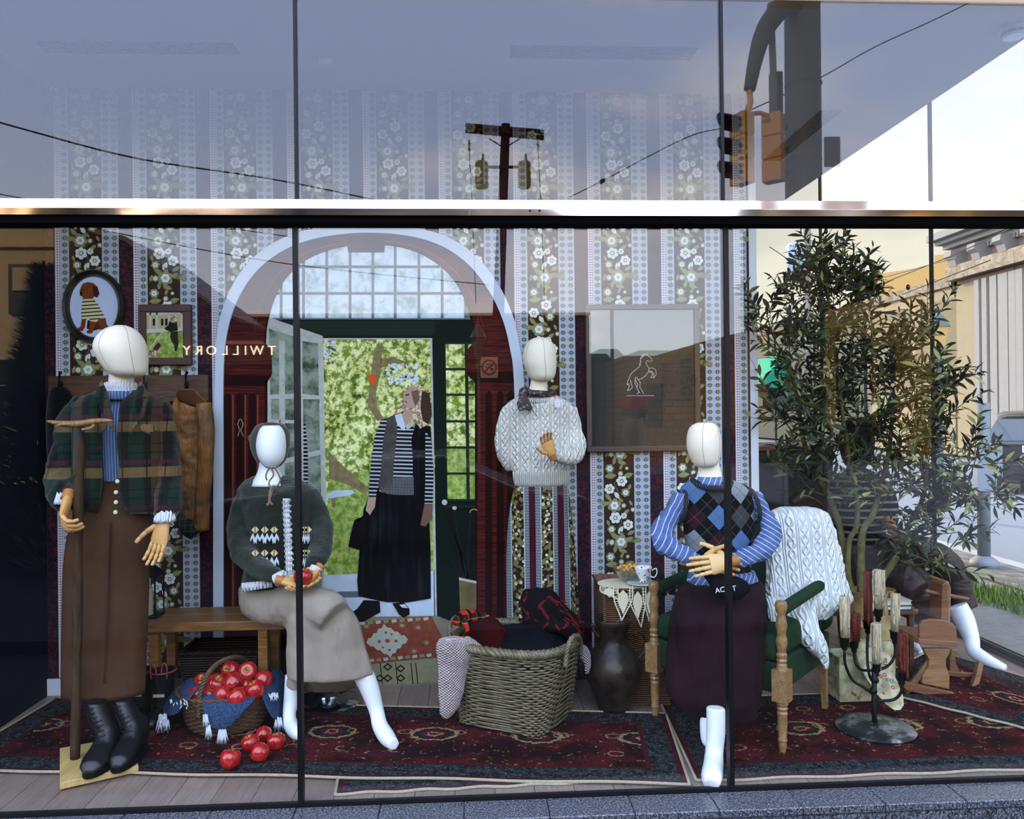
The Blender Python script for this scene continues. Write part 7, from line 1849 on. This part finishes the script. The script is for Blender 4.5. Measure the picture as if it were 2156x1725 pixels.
# ================================================================ green armchair
m_grv = mat('green velvet', rough=0.8, fn=lambda: (mix(noi(None, 10.0, 5.0, 0.6), c('0d1e12'), c('274229')), noi(None, 6.0, 3.0)), bdist=0.02)
m_oak = mat('turned oak', rough=0.35, fn=wood_fn('6a4c2a', 'a88352', 60.0, 60.0, 2), coat=0.2)
Lp_, Rp_ = Vector((0.850, 0.70, 0)), Vector((1.292, 0.282, 0))
ux = (Rp_-Lp_).normalized(); vy = Vector((-ux.y, ux.x, 0)); Rc = Matrix((ux, vy, Vector((0, 0, 1)))).transposed()
wch = (Rp_-Lp_).length
CH = lambda x, y, z: Lp_+ux*x+vy*y+Vector((0, 0, z))
t = thing('armchair', 'green velvet armchair with turned oak front posts, white blanket over its back', 'armchair', (1.28, 0.72, 0))
prof = [(1283, 0), (1270+2, 6), (1274, 11), (1283, 13.5), (1292, 12), (1302, 8), (1312, 10.5), (1325, 12.5), (1336, 10), (1343, 9), (1352, 11.5), (1361, 12.5), (1371, 10), (1381, 8.5), (1385, 11.5), (1390, 11.5), (1393, 9.5), (1398, 11.5), (1403, 9), (1408, 11.5), (1412, 11), (1417, 13)]
prof2 = [(1483, 13), (1486, 10), (1490, 12.5), (1494, 10), (1499, 12), (1504, 9.5), (1509, 11.5), (1514, 10), (1530, 10.5), (1560, 8.5), (1563, 10), (1567, 10), (1569, 8.5), (1575, 8.5), (1590, 6.5)]
Yq = Rp_.y
zq = lambda y: W(1652, y, Yq).z-W(1652, 1590, Yq).z+0.0085
for bs_ in (Rp_, Lp_):
    p_ = M(); p_.lathe([(max(S(r_, Yq), 0.0008), zq(y_)) for y_, r_ in prof[1:]][::-1], bs_, 20)
    p_.lathe([(S(r_, Yq), zq(y_)) for y_, r_ in prof2], bs_, 20)
    z0_, z1_ = zq(1483), zq(1417)
    p_.box(bs_+Vector((0, 0, (z0_+z1_)/2)), (S(33, Yq), S(33, Yq), z1_-z0_), Rc)
    p_.obj('front_post', m_oak, t, True, 35)
zs = zq(1335)
def cbox(lo, hi, nm, mt, w=0.03, seg=4):
    ce = CH(*[(lo[i]+hi[i])/2 for i in range(3)]); M().box(ce, [hi[i]-lo[i] for i in range(3)], Rc).obj(nm, mt, t, True, 60, mods=bev(w, seg))
zseat1 = zq(1345); zseat0 = zq(1405)
cbox((0.015, -0.02, zseat0), (wch-0.015, 0.56, zseat1), 'seat_cushion', m_grv, 0.035)
cbox((0.01, 0.0, zq(1472)), (wch-0.01, 0.62, zseat0-0.002), 'seat_frame', m_grv, 0.012)
cbox((0.0, 0.54, zseat0), (wch, 0.68, W(1765, 1098, 0.73).z), 'backrest', m_grv, 0.05)
for x_, nm in ((0.0, 'a'), (wch, 'b')):
    za = zq(1292)
    M().tube(catmull([CH(x_, 0.02, za), CH(x_, 0.2, za+0.01), CH(x_, 0.4, za+0.02), CH(x_, 0.6, za+0.03)], 5), [0.027]*16, 14).obj('armrest', m_grv, t, True)
for x_ in (0.03, wch-0.03): M().tube([CH(x_, 0.60, 0.0085), CH(x_, 0.58, zq(1472))], [0.016, 0.024], 4).obj('back_leg', m_oak, t)
# white blanket
t = thing('white_blanket', 'white cable-knit blanket draped over the back of the green armchair', 'blanket', W(1700, 1400, 0.7))
m_wcab = mat('white cable knit', rough=0.95, fn=cable(0.062, 0.10, 'dfe5de', 'f8fbf6'), bdist=0.011)
bl_ = M().sil([(1067, 1640, 1712, 0.06, .28), (1072, 1622, 1730, 0.03, .34), (1088, 1615, 1748, 0.0, .36), (1120, 1614, 1760, -0.02, .36), (1160, 1612, 1770, -0.03, .34), (1200, 1610, 1778, -0.05, .34), (1240, 1608, 1788, -0.07, .34), (1270, 1610, 1795, -0.09, .32), (1290, 1620, 1760, -0.10, .3), (1305, 1650, 1742, -0.10, .25)], 0.72, 0.35, sub=4, n=60, fold=(0.13, 7, 0.8))
bl_.sil([(1255, 1612, 1660, -0.16, .5), (1280, 1612, 1655, -0.20, .5), (1305, 1618, 1652, -0.22, .45), (1318, 1625, 1648, -0.22, .4)], 0.72, 0.45, sub=3, fold=(0.1, 4, 0))
limb(bl_, [(1690, 1262, 0.66, 34), (1690, 1300, 0.58, 30), (1700, 1330, 0.52, 28), (1720, 1358, 0.49, 22), (1735, 1385, 0.48, 12), (1739, 1410, 0.48, 4)], 16, 1.0)
bl_.obj('knit', m_wcab, t, True, mods=soft(0.009, 3, 0.016, 0.06))

# ================================================================ candelabrum
m_iron = mat('black wrought iron', '14140f', 0.5, 0.6, var=0.2)
m_dish = mat('worn zinc dish', rough=0.35, metal=0.8, fn=lambda: mix(sstep(noi(None, 11.0, 5.0, 0.7), 0.45, 0.65), c('3b4144'), c('aeb6b8')))
m_wax = mat('cream candle wax', rough=0.55, fn=lambda: (mix(noi(None, 60.0), c('b9a67c'), c('dccfae')), sn(noi(vec(*[q_*s_ for q_, s_ in zip(co(), (260, 260, 12))]), 1.0, 2.0)*9)), bdist=0.004)
m_rwax = mat('rust red candle wax', rough=0.5, fn=lambda: (mix(noi(None, 60.0), c('5a1f13'), c('823522')), sn(noi(vec(*[q_*s_ for q_, s_ in zip(co(), (260, 260, 12))]), 1.0, 2.0)*9)), bdist=0.004)
cb_ = G(1843, 1536, 0.008); YK = cb_.y
cd_ = thing('candelabrum', 'black wrought-iron candelabrum on a round worn metal foot, in front of the hat boxes', 'candelabrum', cb_)
M().lathe([(0.163, 0.0), (0.168, 0.008), (0.160, 0.014), (0.10, 0.020), (0.03, 0.026), (0.014, 0.032)], cb_, 40).obj('foot', m_dish, cd_, True, 50)
M().tube([cb_+Vector((0, 0, 0.02)), W(1840, 1500, YK), W(1841, 1402, YK)], [0.012, 0.011, 0.012], 10).ball(W(1842, 1432, YK), 0.018, 10, 6).ball(W(1839, 1455, YK), 0.017, 10, 6).obj('stem', m_iron, cd_, True)
def cup(x, y, Y): M().lathe([(0.006, -0.03), (0.014, -0.026), (0.010, -0.02), (0.018, -0.015), (0.021, 0.02), (0.024, 0.022), (0.019, 0.022), (0.017, 0.0)], W(x, y, Y), 14).ball(W(x, y+13, Y), 0.013, 8, 5).obj('cup', m_iron, cd_, True)
def candle(x, y0, y1, rp, Y, mt, lab, drips):
    b_ = W(x, y1, Y); tp = W(x, y0, Y); t_ = thing('candle', lab, 'candle', b_, 'dripping candles on the candelabrum')
    r_ = S(rp, Y); M().lathe([(r_, 0), (r_*1.02, (tp.z-b_.z)*0.5), (r_*0.95, (tp.z-b_.z)*0.98), (r_*0.6, tp.z-b_.z), (0.001, (tp.z-b_.z)-0.004)], b_, 16).obj('wax', mt, t_, True)
    dm = M()
    for k in range(drips):
        a = random.uniform(-0.6, 0.9) if k % 3 else random.uniform(2.2, 5.6); L_ = random.uniform(0.5, 1.15)*(tp.z-b_.z); rr = random.uniform(0.003, 0.0065)
        p = [Vector((b_.x+(r_+0.003+0.002*math.sin(4*f+k))*math.cos(a), b_.y-abs((r_+0.002)*math.sin(a)), tp.z-0.003-L_*f)) for f in (0, 0.2, 0.45, 0.7, 1.0)]
        dm.tube(catmull(p, 3), [rr*(0.8+0.5*abs(math.sin(k+q_))) for q_ in range(13)], 6)
    dm.obj('drips', mt, t_, True)
    M().tube([tp-Vector((0, 0, 0.006)), tp+Vector((0.001, 0, 0.010))], 0.0013, 5).obj('wick', m_black, t_)
spec = [(1778, 1254, 1343, 8.5, YK+0.02, m_wax, 'cream dripping candle at the far left of the candelabrum', 7), (1798, 1290, 1348, 9, YK+0.09, m_rwax, 'rust red candle with long drips, second from the left, behind the cream one', 16),
        (1827, 1203, 1308, 8, YK+0.10, m_rwax, 'tall rust red candle, the smooth one beside the tallest cream candle', 4), (1849, 1199, 1282, 10, YK+0.08, m_wax, 'thick cream candle, tallest on the candelabrum', 14),
        (1844, 1311, 1398, 8, YK, m_wax, 'cream candle on the central stem of the candelabrum', 8), (1884, 1249, 1330, 8, YK+0.03, m_wax, 'smooth cream candle on the right-hand raised arm', 4), (1899, 1332, 1416, 9, YK-0.02, m_rwax, 'rust red dripping candle at the far right, lowest on the candelabrum', 14)]
for s_ in spec:
    candle(*s_); cup(s_[0], s_[2]+9, s_[4])
def armt(pts): M().tube(catmull([W(x, y, Y) for x, y, Y in pts], 6), 0.0065, 8).obj('arm', m_iron, cd_, True)
armt([(1778, 1372, YK+0.02), (1780, 1400, YK+0.02), (1795, 1432, YK+0.02), (1820, 1448, YK+0.01), (1838, 1462, YK)])
armt([(1798, 1372, YK+0.09), (1802, 1398, YK+0.08), (1815, 1411, YK+0.04), (1840, 1412, YK)])
armt([(1827, 1335, YK+0.10), (1826, 1380, YK+0.08), (1830, 1420, YK+0.04), (1839, 1438, YK)])
armt([(1849, 1312, YK+0.08), (1848, 1360, YK+0.08), (1845, 1410, YK+0.02)])
armt([(1884, 1355, YK+0.03), (1884, 1380, YK+0.02), (1870, 1402, YK+0.01), (1846, 1412, YK)])
armt([(1899, 1440, YK-0.02), (1896, 1460, YK-0.02), (1880, 1474, YK-0.01), (1846, 1476, YK)])

# ================================================================ hat boxes, tan vase, tray, rocking horse, back chair
def floral():
    v = vor(None, 26.0); n = noi(None, 20.0, 3.0); n2 = noi(None, 13.0, 3.0, 0.6)
    col = mix(sstep(n2, 0.35, 0.65), c('8f8a62'), c('c9c39e'))
    col = mix(lt(v, 0.26), col, mix(gt(n, 0.56), mix(gt(n, 0.44), c('66708a'), c('9c5560')), c('7c3a44')))
    return mix(lt(v, 0.09), col, c('d8c6b0'))
m_flor = mat('faded floral paper', rough=0.8, fn=floral)
hb_ = G(1885, 1462, 0.02)
t = thing('floral_hat_box', 'round floral papered hat box standing behind the candelabrum', 'hat box', hb_+Vector((0, 0.12, 0)))
hc = hb_+Vector((-0.04, 0.13, 0)); M().lathe([(0.10, 0), (0.10, 0.30), (0.098, 0.303)], hc, 32).obj('drum', m_flor, t, True, 40)
M().lathe([(0.106, 0.26), (0.106, 0.315), (0.10, 0.318)], hc, 32).obj('lid', mat('tan papered lid', rough=0.8, fn=lambda: mix(noi(None, 14.0, 4.0), c('8a7a4e'), c('b5a676'))), t, True, 40)
t = thing('papered_oval', 'large floral papered oval lid leaning behind the candelabrum stem', 'lid', G(1870, 1500, 0.012))
lid = [W(1852+x, y, 0.62+Yo) for x, y, Yo in ((-50, 1375, .16), (-46, 1360, .17), (-35, 1351, .18), (-20, 1352, .18), (0, 1375, .16), (20, 1405, .12), (38, 1435, .07), (50, 1465, .02), (52, 1485, 0.0), (45, 1496, -.01), (32, 1497, -.01), (15, 1485, .0), (-8, 1460, .03), (-28, 1430, .08), (-42, 1400, .12))]
M().prism(lid, (0.0, 0.035, 0.005)).obj('papered_board', m_flor, t, mods=bev(0.004, 2))
t = thing('floral_case', 'square floral papered case on the rug, left of the leaning lid', 'case', G(1790, 1478, 0.012))
a_ = G(1768, 1480, 0.010); b_ = G(1822, 1474, 0.010); M().b2((a_.x, a_.y, 0.010), (b_.x+0.02, a_.y+0.16, W(1790, 1385, a_.y).z)).obj('papered_body', m_flor, t, mods=bev(0.006, 2))
m_tanv = mat('mottled tan stoneware', rough=0.45, fn=lambda: mix(sstep(noi(None, 9.0, 5.0, 0.6), 0.35, 0.65), c('7d6035'), c('b5935a')))
YV = 1.22
t = thing('olive_pot', 'tall tan stoneware pot holding the olive tree', 'pot', (W(1828, 1400, YV).x, YV, 0))
vz = lambda y: W(1828, y, YV).z; vx = W(1828, 1300, YV).x
M().lathe([(0.075, 0.002), (0.09, 0.05), (0.125, vz(1370)), (0.115, vz(1330)), (0.10, vz(1290)), (0.095, vz(1255)), (0.102, vz(1243)), (0.09, vz(1243)), (0.085, vz(1265)), (0.001, vz(1270))], (vx, YV, 0), 32).obj('body', m_tanv, t, True, 60)
# small table with books
t = thing('side_table', 'small dark side table behind the candles with books on it', 'table', (W(1885, 1300, 1.25).x, 1.25, 0))
sx_, sz_ = W(1890, 1285, 1.2).x, W(1885, 1284, 1.2).z
M().b2((sx_-0.09, 1.16, sz_-0.02), (sx_+0.08, 1.38, sz_)).obj('table_top', m_rackw, t, mods=bev(0.003))
for dx in (-0.075, 0.065):
    for dy in (1.18, 1.34): M().b2((sx_+dx-0.012, dy, 0), (sx_+dx+0.012, dy+0.024, sz_-0.02)).obj('leg', m_rackw, t)
for k in range(2):
    t = thing('book', ('thin pale book on top of the dark side table pile', 'white-paged book under the thin pale book')[1-k], 'book', (sx_, 1.26, sz_+0.001+k*0.026), 'books on the small side table')
    z0_ = sz_+0.001+k*0.027
    M().b2((sx_-0.07, 1.18, z0_), (sx_+0.07, 1.36, z0_+0.004)).b2((sx_-0.07, 1.18, z0_+0.021), (sx_+0.07, 1.36, z0_+0.025)).obj('cover', mat('book cover %d' % k, ('2c3230', 'b9b8ae')[k], 0.6), t)
    M().b2((sx_-0.066, 1.184, z0_+0.004), (sx_+0.066, 1.356, z0_+0.021)).obj('pages', mat('book pages', 'c9c6ba', 0.9) if k == 0 else MATS['book pages'], t)
bo_ = W(1866, 1262, 1.27); bo_.z = sz_+0.055
t = thing('wooden_bowl', 'small honey wooden bowl on the books behind the candles', 'bowl', bo_)
M().lathe([(0.02, 0), (0.03, 0.002), (0.045, 0.025), (0.050, 0.042), (0.046, 0.042), (0.035, 0.015), (0.001, 0.01)], bo_, 20).obj('turned_bowl', m_bench, t, True)
# chair of the mannequin at the side window
m_chw = mat('brown varnished chair', rough=0.35, fn=wood_fn('4a3018', '8e6338', 30.0, 30.0, 2))
c0 = W(1815, 1400, 1.75)
t = thing('wooden_chair', 'brown wooden chair with a curved top rail, under the dark-dressed mannequin', 'chair', (c0.x, 1.8, 0))
zs_ = W(1850, 1262, 1.7).z
M().tube(catmull([W(1668, 1058, 1.9), W(1690, 1046, 1.92), (W(1712, 1052, 1.93)), W(1735, 1070, 1.92), W(1752, 1097, 1.90)], 5), 0.020, 8, flat=0.5).obj('top_rail', m_chw, t, True)
for px_, Yc in ((1672, 1.9), (1750, 1.9)): M().tube([W(px_, 1075, Yc), Vector((W(px_+20, 1300, Yc).x, Yc, 0.002))], 0.016, 8).obj('back_post', m_chw, t, True)
xq = W(1700, 1250, 1.8).x; xq2 = W(1918, 1290, 1.5).x
M().b2((xq, 1.45, zs_-0.03), (xq2+0.02, 1.88, zs_)).obj('seat', m_chw, t, mods=bev(0.01))
for (px_, Yc) in ((1918, 1.47), (1775, 1.47)):
    b_ = W(px_, 1400, Yc); M().lathe([(0.012, 0.013), (0.016, 0.02), (0.014, 0.05), (0.019, 0.15), (0.021, 0.30), (0.018, zs_-0.04), (0.024, zs_-0.03)], (b_.x, Yc, 0), 12).obj('front_leg', m_chw, t, True)
# black block added to stand in for the dark shop interior
t = thing('dark_interior_filler', 'low black cabinet added for the dark inside of the shop behind the olive tree trunks', 'filler', (2.15, 3.3, 0))
M().b2((1.55, 3.0, 0.005), (2.80, 3.6, 1.12)).obj('body', mat('shop interior black', '090909', 0.5, spec=0.3), t, mods=bev(0.01))
M().b2((1.53, 2.98, 1.12), (2.82, 3.62, 1.16)).obj('worktop', m_rackw, t, mods=bev(0.005))
for k in range(3): M().b2((1.60+k*0.4, 2.985, 0.08), (1.96+k*0.4, 3.0, 1.06)).obj('door', MATS['shop interior black'], t, mods=bev(0.004))
# rocking horse
m_pine = mat('golden oak board', rough=0.4, fn=wood_fn('6b4a28', 'a88158', 60.0, 4.0, 2))
m_pine2 = mat('reddish oak board', rough=0.4, fn=wood_fn('5c3820', '8c6040', 60.0, 4.0, 2))
g0 = G(1972, 1452, 0.03); YH = g0.y
t = thing('rocking_horse', 'small wooden rocking horse seen from behind on the faded rug by the side window', 'rocking horse', (g0.x, YH+0.1, 0.02))
def slab(pts, Y, d, nm, mt): M().prism([W(x, y, Y) for x, y in pts], (0, d, 0)).obj(nm, mt, t, mods=bev(0.004, 2))
slab([(1945, 1366), (2002, 1366), (2000, 1375), (1992, 1390), (1993, 1405), (2000, 1425), (1999, 1452), (1942, 1440), (1943, 1425), (1955, 1405), (1957, 1390), (1948, 1375)], YH, 0.022, 'rear_panel', m_pine)
slab([(1936, 1348), (1936, 1318), (1942, 1308), (1960, 1304), (1985, 1306), (2005, 1312), (2014, 1322), (2016, 1352)], YH-0.02, 0.020, 'backrest', m_pine2)
slab([(1934, 1345), (2018, 1352), (2017, 1364), (1934, 1357)], YH-0.035, 0.26, 'seat', m_pine2)
slab([(2004, 1368), (2016, 1368), (2012, 1385), (2014, 1400), (2024, 1420), (2020, 1440), (2000, 1436), (2000, 1390)], YH+0.22, 0.022, 'front_panel', m_pine2)
slab([(1984, 1232), (1990, 1226), (1996, 1230), (1998, 1300), (1996, 1310), (1982, 1308)], YH+0.19, 0.11, 'head', m_pine2)
slab([(1991, 1226), (1998, 1224), (2003, 1240), (2001, 1310), (1995, 1312)], YH+0.20, 0.16, 'head', m_pine)
M().tube([W(1948, 1245, YH+0.22), W(2038, 1262, YH+0.22)], 0.011, 10).obj('handle_dowel', m_pine2, t, True, 50)
M().prism([W(x, y, YH-0.03) for x, y in ((1905, 1432), (1912, 1438), (2035, 1466), (2036, 1476), (2028, 1480), (1910, 1455), (1903, 1448))], (0, 0.035, 0)).obj('cross_bar', m_pine2, t, mods=bev(0.003, 2))
for (A_, B_, C__) in (((1910, 1455, YH-0.02), (1935, 1420, YH+0.15), (1960, 1388, YH+0.33)), ((2036, 1478, YH-0.02), (2052, 1440, YH+0.10), (2062, 1398, YH+0.26))):
    M().tube(catmull([W(*A_), W(*B_), W(*C__)], 5), 0.020, 4, flat=0.8).obj('rocker', m_pine2, t, True, 40)
M().prism([W(x, y, YH+0.20) for x, y in ((1935, 1408), (2058, 1420), (2058, 1430), (1935, 1418))], (0, 0.025, 0)).obj('cross_bar', m_pine2, t, mods=bev(0.003, 2))
# ivy sprig behind the armchair post
# ================================================================ olive tree
random.seed(21)
m_olb = mat('olive bark', rough=0.85, fn=lambda: (mix(noi(None, 30.0, 4.0), c('3d3a24'), c('7e7448')), noi(None, 40.0, 4.0)), bdist=0.01)
def olf():
    r = oid()
    n = noi(None, 3.0, 2.0)
    return mix(n, c('1c2716'), c('46552c'))
m_ol = mat('olive leaf', rough=0.6, fn=olf, spec=0.3)
m_ol2 = mat('pale and sunlit olive leaf', '9a9c5a', 0.55, var=0.2)  # yellowed tone also puts sunlight into the leaf colour
m_ol3 = mat('dark olive leaf', '121a0e', 0.6, var=0.25)
tree = thing('olive_tree', 'tall leafy olive tree in the tan pot, filling the right-hand corner', 'tree', (vx, YV, vz(1268)))
YT = 1.28
tr = [[(1815, 1275, YV, 9), (1812, 1200, YV, 9), (1816, 1120, YT, 8), (1836, 1088, YT, 7), (1850, 1040, YT, 6), (1870, 960, YT, 5), (1880, 860, YT, 4)],
      [(1806, 1275, YV, 7), (1786, 1220, YV, 7), (1788, 1140, YT, 6), (1803, 1110, YT, 6), (1804, 1050, YT, 5), (1790, 980, YT, 5), (1775, 880, YT, 4), (1760, 760, YT, 4), (1745, 640, YT, 3), (1738, 500, YT, 2)],
      [(1806, 1275, YV, 7), (1782, 1200, YV+0.05, 7), (1768, 1110, YT+0.1, 7), (1745, 1045, YT+0.1, 7), (1712, 985, YT+0.1, 6), (1690, 920, YT+0.1, 5), (1675, 820, YT-0.02, 4), (1648, 740, YT-0.12, 3)],
      [(1830, 1275, YV, 7), (1860, 1215, YV, 8), (1885, 1175, YT, 8), (1908, 1120, YT, 6), (1935, 1070, YT, 5), (1950, 1010, YT, 4), (1950, 900, YT, 3)],
      [(1935, 1070, YT, 4), (1990, 1040, YT-0.1, 3), (2040, 1020, YT-0.15, 2)]]
for q_ in tr: limb(M(), q_, 10, 1.0, 4).obj('trunk', m_olb, tree, True)
CL = [(1737, 545, 26, 4), (1722, 570, 36, 6), (1750, 570, 45, 7), (1775, 610, 50, 8), (1700, 620, 45, 7), (1822, 590, 36, 5), (1790, 640, 60, 9), (1850, 610, 30, 4), (1612, 640, 30, 4), (1592, 672, 32, 4), (1720, 690, 65, 11), (1655, 720, 55, 8), (1800, 720, 65, 11),
      (1700, 780, 70, 13), (1780, 800, 75, 13), (1640, 850, 45, 5), (1860, 780, 60, 9), (1900, 710, 50, 7), (1945, 670, 30, 4), (1930, 760, 50, 8), (1972, 790, 40, 6), (1900, 860, 65, 10), (1985, 860, 48, 7), (1700, 880, 60, 9), (1780, 920, 70, 12),
      (1625, 960, 45, 5), (1860, 950, 70, 10), (1940, 940, 60, 9), (2000, 930, 45, 6), (1680, 990, 50, 7), (1870, 1030, 55, 8), (1950, 1020, 50, 8), (2010, 1000, 45, 7), (2055, 955, 28, 5), (2050, 1035, 32, 6), (1980, 1085, 42, 6), (2085, 1030, 22, 4), (1930, 1110, 36, 5), (1905, 1160, 26, 3), (1965, 1175, 26, 4), (2020, 1120, 20, 3), (1740, 850, 60, 9), (1820, 870, 60, 8), (1740, 1000, 45, 5)]
# one leaf: a bent lance-shaped blade, shared by every leaf
def leafmesh(mt, nm):
    mm = M(); L_ = 1.0; rows = [(0, 0.006, 0), (0.25, 0.10, 0.02), (0.5, 0.135, 0.02), (0.75, 0.095, -0.02), (1.0, 0.004, -0.09)]
    for x_, w_, z_ in rows: mm.v += [Vector((x_, -w_, z_+0.25*w_)), Vector((x_, 0, z_-0.15*w_)), Vector((x_, w_, z_+0.25*w_))]
    for i in range(4):
        for k in range(2): a = i*3+k; mm.face((a, a+1, a+4, a+3))
    me = bpy.data.meshes.new(nm); me.from_pydata([tuple(p) for p in mm.v], [], mm.f); me.materials.append(mt)
    me.polygons.foreach_set('use_smooth', [True]*len(me.polygons)); me.update(); return me, mm
lm = [leafmesh(k, 'olive_leaf') for k in (m_ol, m_ol2, m_ol3)]
leaves = []; tw = M(); twn = 0
for (x, y, r_, n_) in CL:
    for k in range(int(n_*1.2+0.5)):
        a = random.uniform(-PI, PI); rr = r_*math.sqrt(random.random())*0.75
        Yl = YT+random.uniform(-0.22, 0.22)*min(1, r_/60)-(0.18 if x > 1960 else 0)
        Yl = min(Yl, 1.12) if x < 1665 else Yl
        s0 = W(x+rr*math.cos(a), y+rr*math.sin(a)*0.9+14, Yl)
        d = Vector((0.55*math.cos(a)+random.gauss(0, 0.35), random.gauss(0, 0.45), 0.65+random.gauss(0, 0.4))); 
        if y > 1000 and random.random() < 0.5: d.z = random.uniform(-0.2, 0.35)
        d.normalize(); L_ = random.uniform(0.13, 0.25)
        pts = [s0]; dd = d.copy()
        for q_ in range(4):
            dd = (dd+Vector((random.gauss(0, 0.12), random.gauss(0, 0.12), random.gauss(0, 0.1)))).normalized(); pts.append(pts[-1]+dd*L_/4)
        if any((q_.x < 1.64 and q_.y > 1.2) for q_ in pts): continue
        tw.tube(pts, [0.0026, 0.0023, 0.002, 0.0016, 0.001], 5)
        nl = random.randint(11, 15)
        for q_ in range(nl):
            f = (q_+1)/nl; i = min(3, int(f*4)); p = pts[i].lerp(pts[i+1], f*4-i if i < 3 else min(1, f*4-3))
            ax = (pts[i+1]-pts[i]).normalized(); side = ax.orthogonal().normalized(); side = Matrix.Rotation(q_*2.4+k, 3, ax) @ side
            ld = (ax*random.uniform(0.5, 0.9)+side*random.uniform(0.6, 1.0)+Vector((0, 0, -0.15))).normalized()
            ln = random.uniform(0.055, 0.098)*(0.7 if q_ > nl-3 else 1)
            up = (Vector((0, 0, 1))-ld*ld.z).normalized() if abs(ld.z) < 0.98 else Vector((1, 0, 0))
            up = Matrix.Rotation(random.gauss(0, 0.7), 3, ld) @ up; sd = up.cross(ld)
            kind = 2 if random.random() < 0.42 else (1 if random.random() < (0.45 if x > 1960 or y > 1000 else 0.16) else 0)  # more of the sunlit-toned leaves to the right and low down
            if not ((p.x < 1.66 and p.y > 1.17) or p.x > 2.97): leaves.append((p, ld, sd, up, ln, kind))
# branches out to the clusters
nodes = [Vector(W(q[0], q[1], q[2])) for b_ in tr for q in b_[2:]]
for (x, y, r_, n_) in CL:
    p = W(x, y+10, YT-(0.18 if x > 1960 or x < 1665 else 0)); c_ = min(nodes, key=lambda v: (v-p).length+(0.5 if v.z > p.z else 0))
    mid = (p+c_)/2+Vector((0, 0.02, -0.03)); tw.tube(catmull([c_, mid, p], 4), [0.006-0.0004*k for k in range(9)], 6); nodes.append(p)
o = tw.obj('twigs', m_olb, tree, True); o['kind'] = 'stuff'
random.shuffle(leaves)
leaves.sort(key=lambda l: l[0].y)
o0 = origin(tree)
for i, (p, ld, sd, up, ln, kd) in enumerate(leaves[:290]):
    o = bpy.data.objects.new('leaf', lm[kd][0]); COL.objects.link(o); o.parent = tree
    m4 = Matrix((ld, sd, up)).transposed().to_4x4() @ Matrix.Scale(ln, 4); m4.translation = p-o0; o.matrix_basis = m4
rest = M(); rest.mats = [m_ol, m_ol2, m_ol3]
for (p, ld, sd, up, ln, kd) in leaves[290:]:
    b = len(rest.v); mt3 = Matrix((ld, sd, up)).transposed()
    src = lm[kd][1]; rest.v += [p+mt3 @ (v*ln) for v in src.v]; rest.cur = kd
    for f_ in src.f: rest.face([b+q_ for q_ in f_])
o = rest.obj('leaves', None, tree, True); o['kind'] = 'stuff'
olv = M()
for (x, y) in ((1808, 548), (1840, 597), (1853, 603), (1912, 605), (1739, 487), (1668, 622), (1876, 712), (1896, 1080), (1987, 780), (2076, 1052), (1898, 1148), (1860, 700), (1687, 585)):
    olv.ball(W(x, y, YT-0.1), (0.011, 0.011, 0.016), 8, 6)
olv.obj('olives', mat('black olive', '14100f', 0.25), tree, True)
tag(M().ball((W(1412, 1245, 0.95)), 0.01, 6, 4).obj('ivy_stub', m_ol3), 'tiny dark ivy bud beside the oak chair post', 'plant') if False else None
iv = thing('ivy_sprig', 'dark ivy sprig on the wicker chest beside the oak chair post', 'plant', W(1398, 1250, YW+0.1))
im = M()
for k in range(60):
    p = W(random.gauss(1405, 16), random.gauss(1238, 9), YW+0.06+random.uniform(-0.05, 0.05)); a = random.random()*2*PI; e1 = Vector((math.cos(a), random.gauss(0, .4), math.sin(a)))*0.016; e2 = Vector((-math.sin(a), random.gauss(0, .4), math.cos(a)))*0.012
    im.poly([p-e1, p-e1*0.3+e2, p+e1*0.4+e2*0.6, p+e1, p+e1*0.4-e2*0.6, p-e1*0.3-e2])
o = im.obj('leaves', m_ol3, iv); o['kind'] = 'stuff'
M().tube([W(1372, 1246, YW+0.12), W(1395, 1238, YW+0.08), W(1420, 1246, YW+0.05)], 0.003, 5).obj('stem', m_olb, iv)
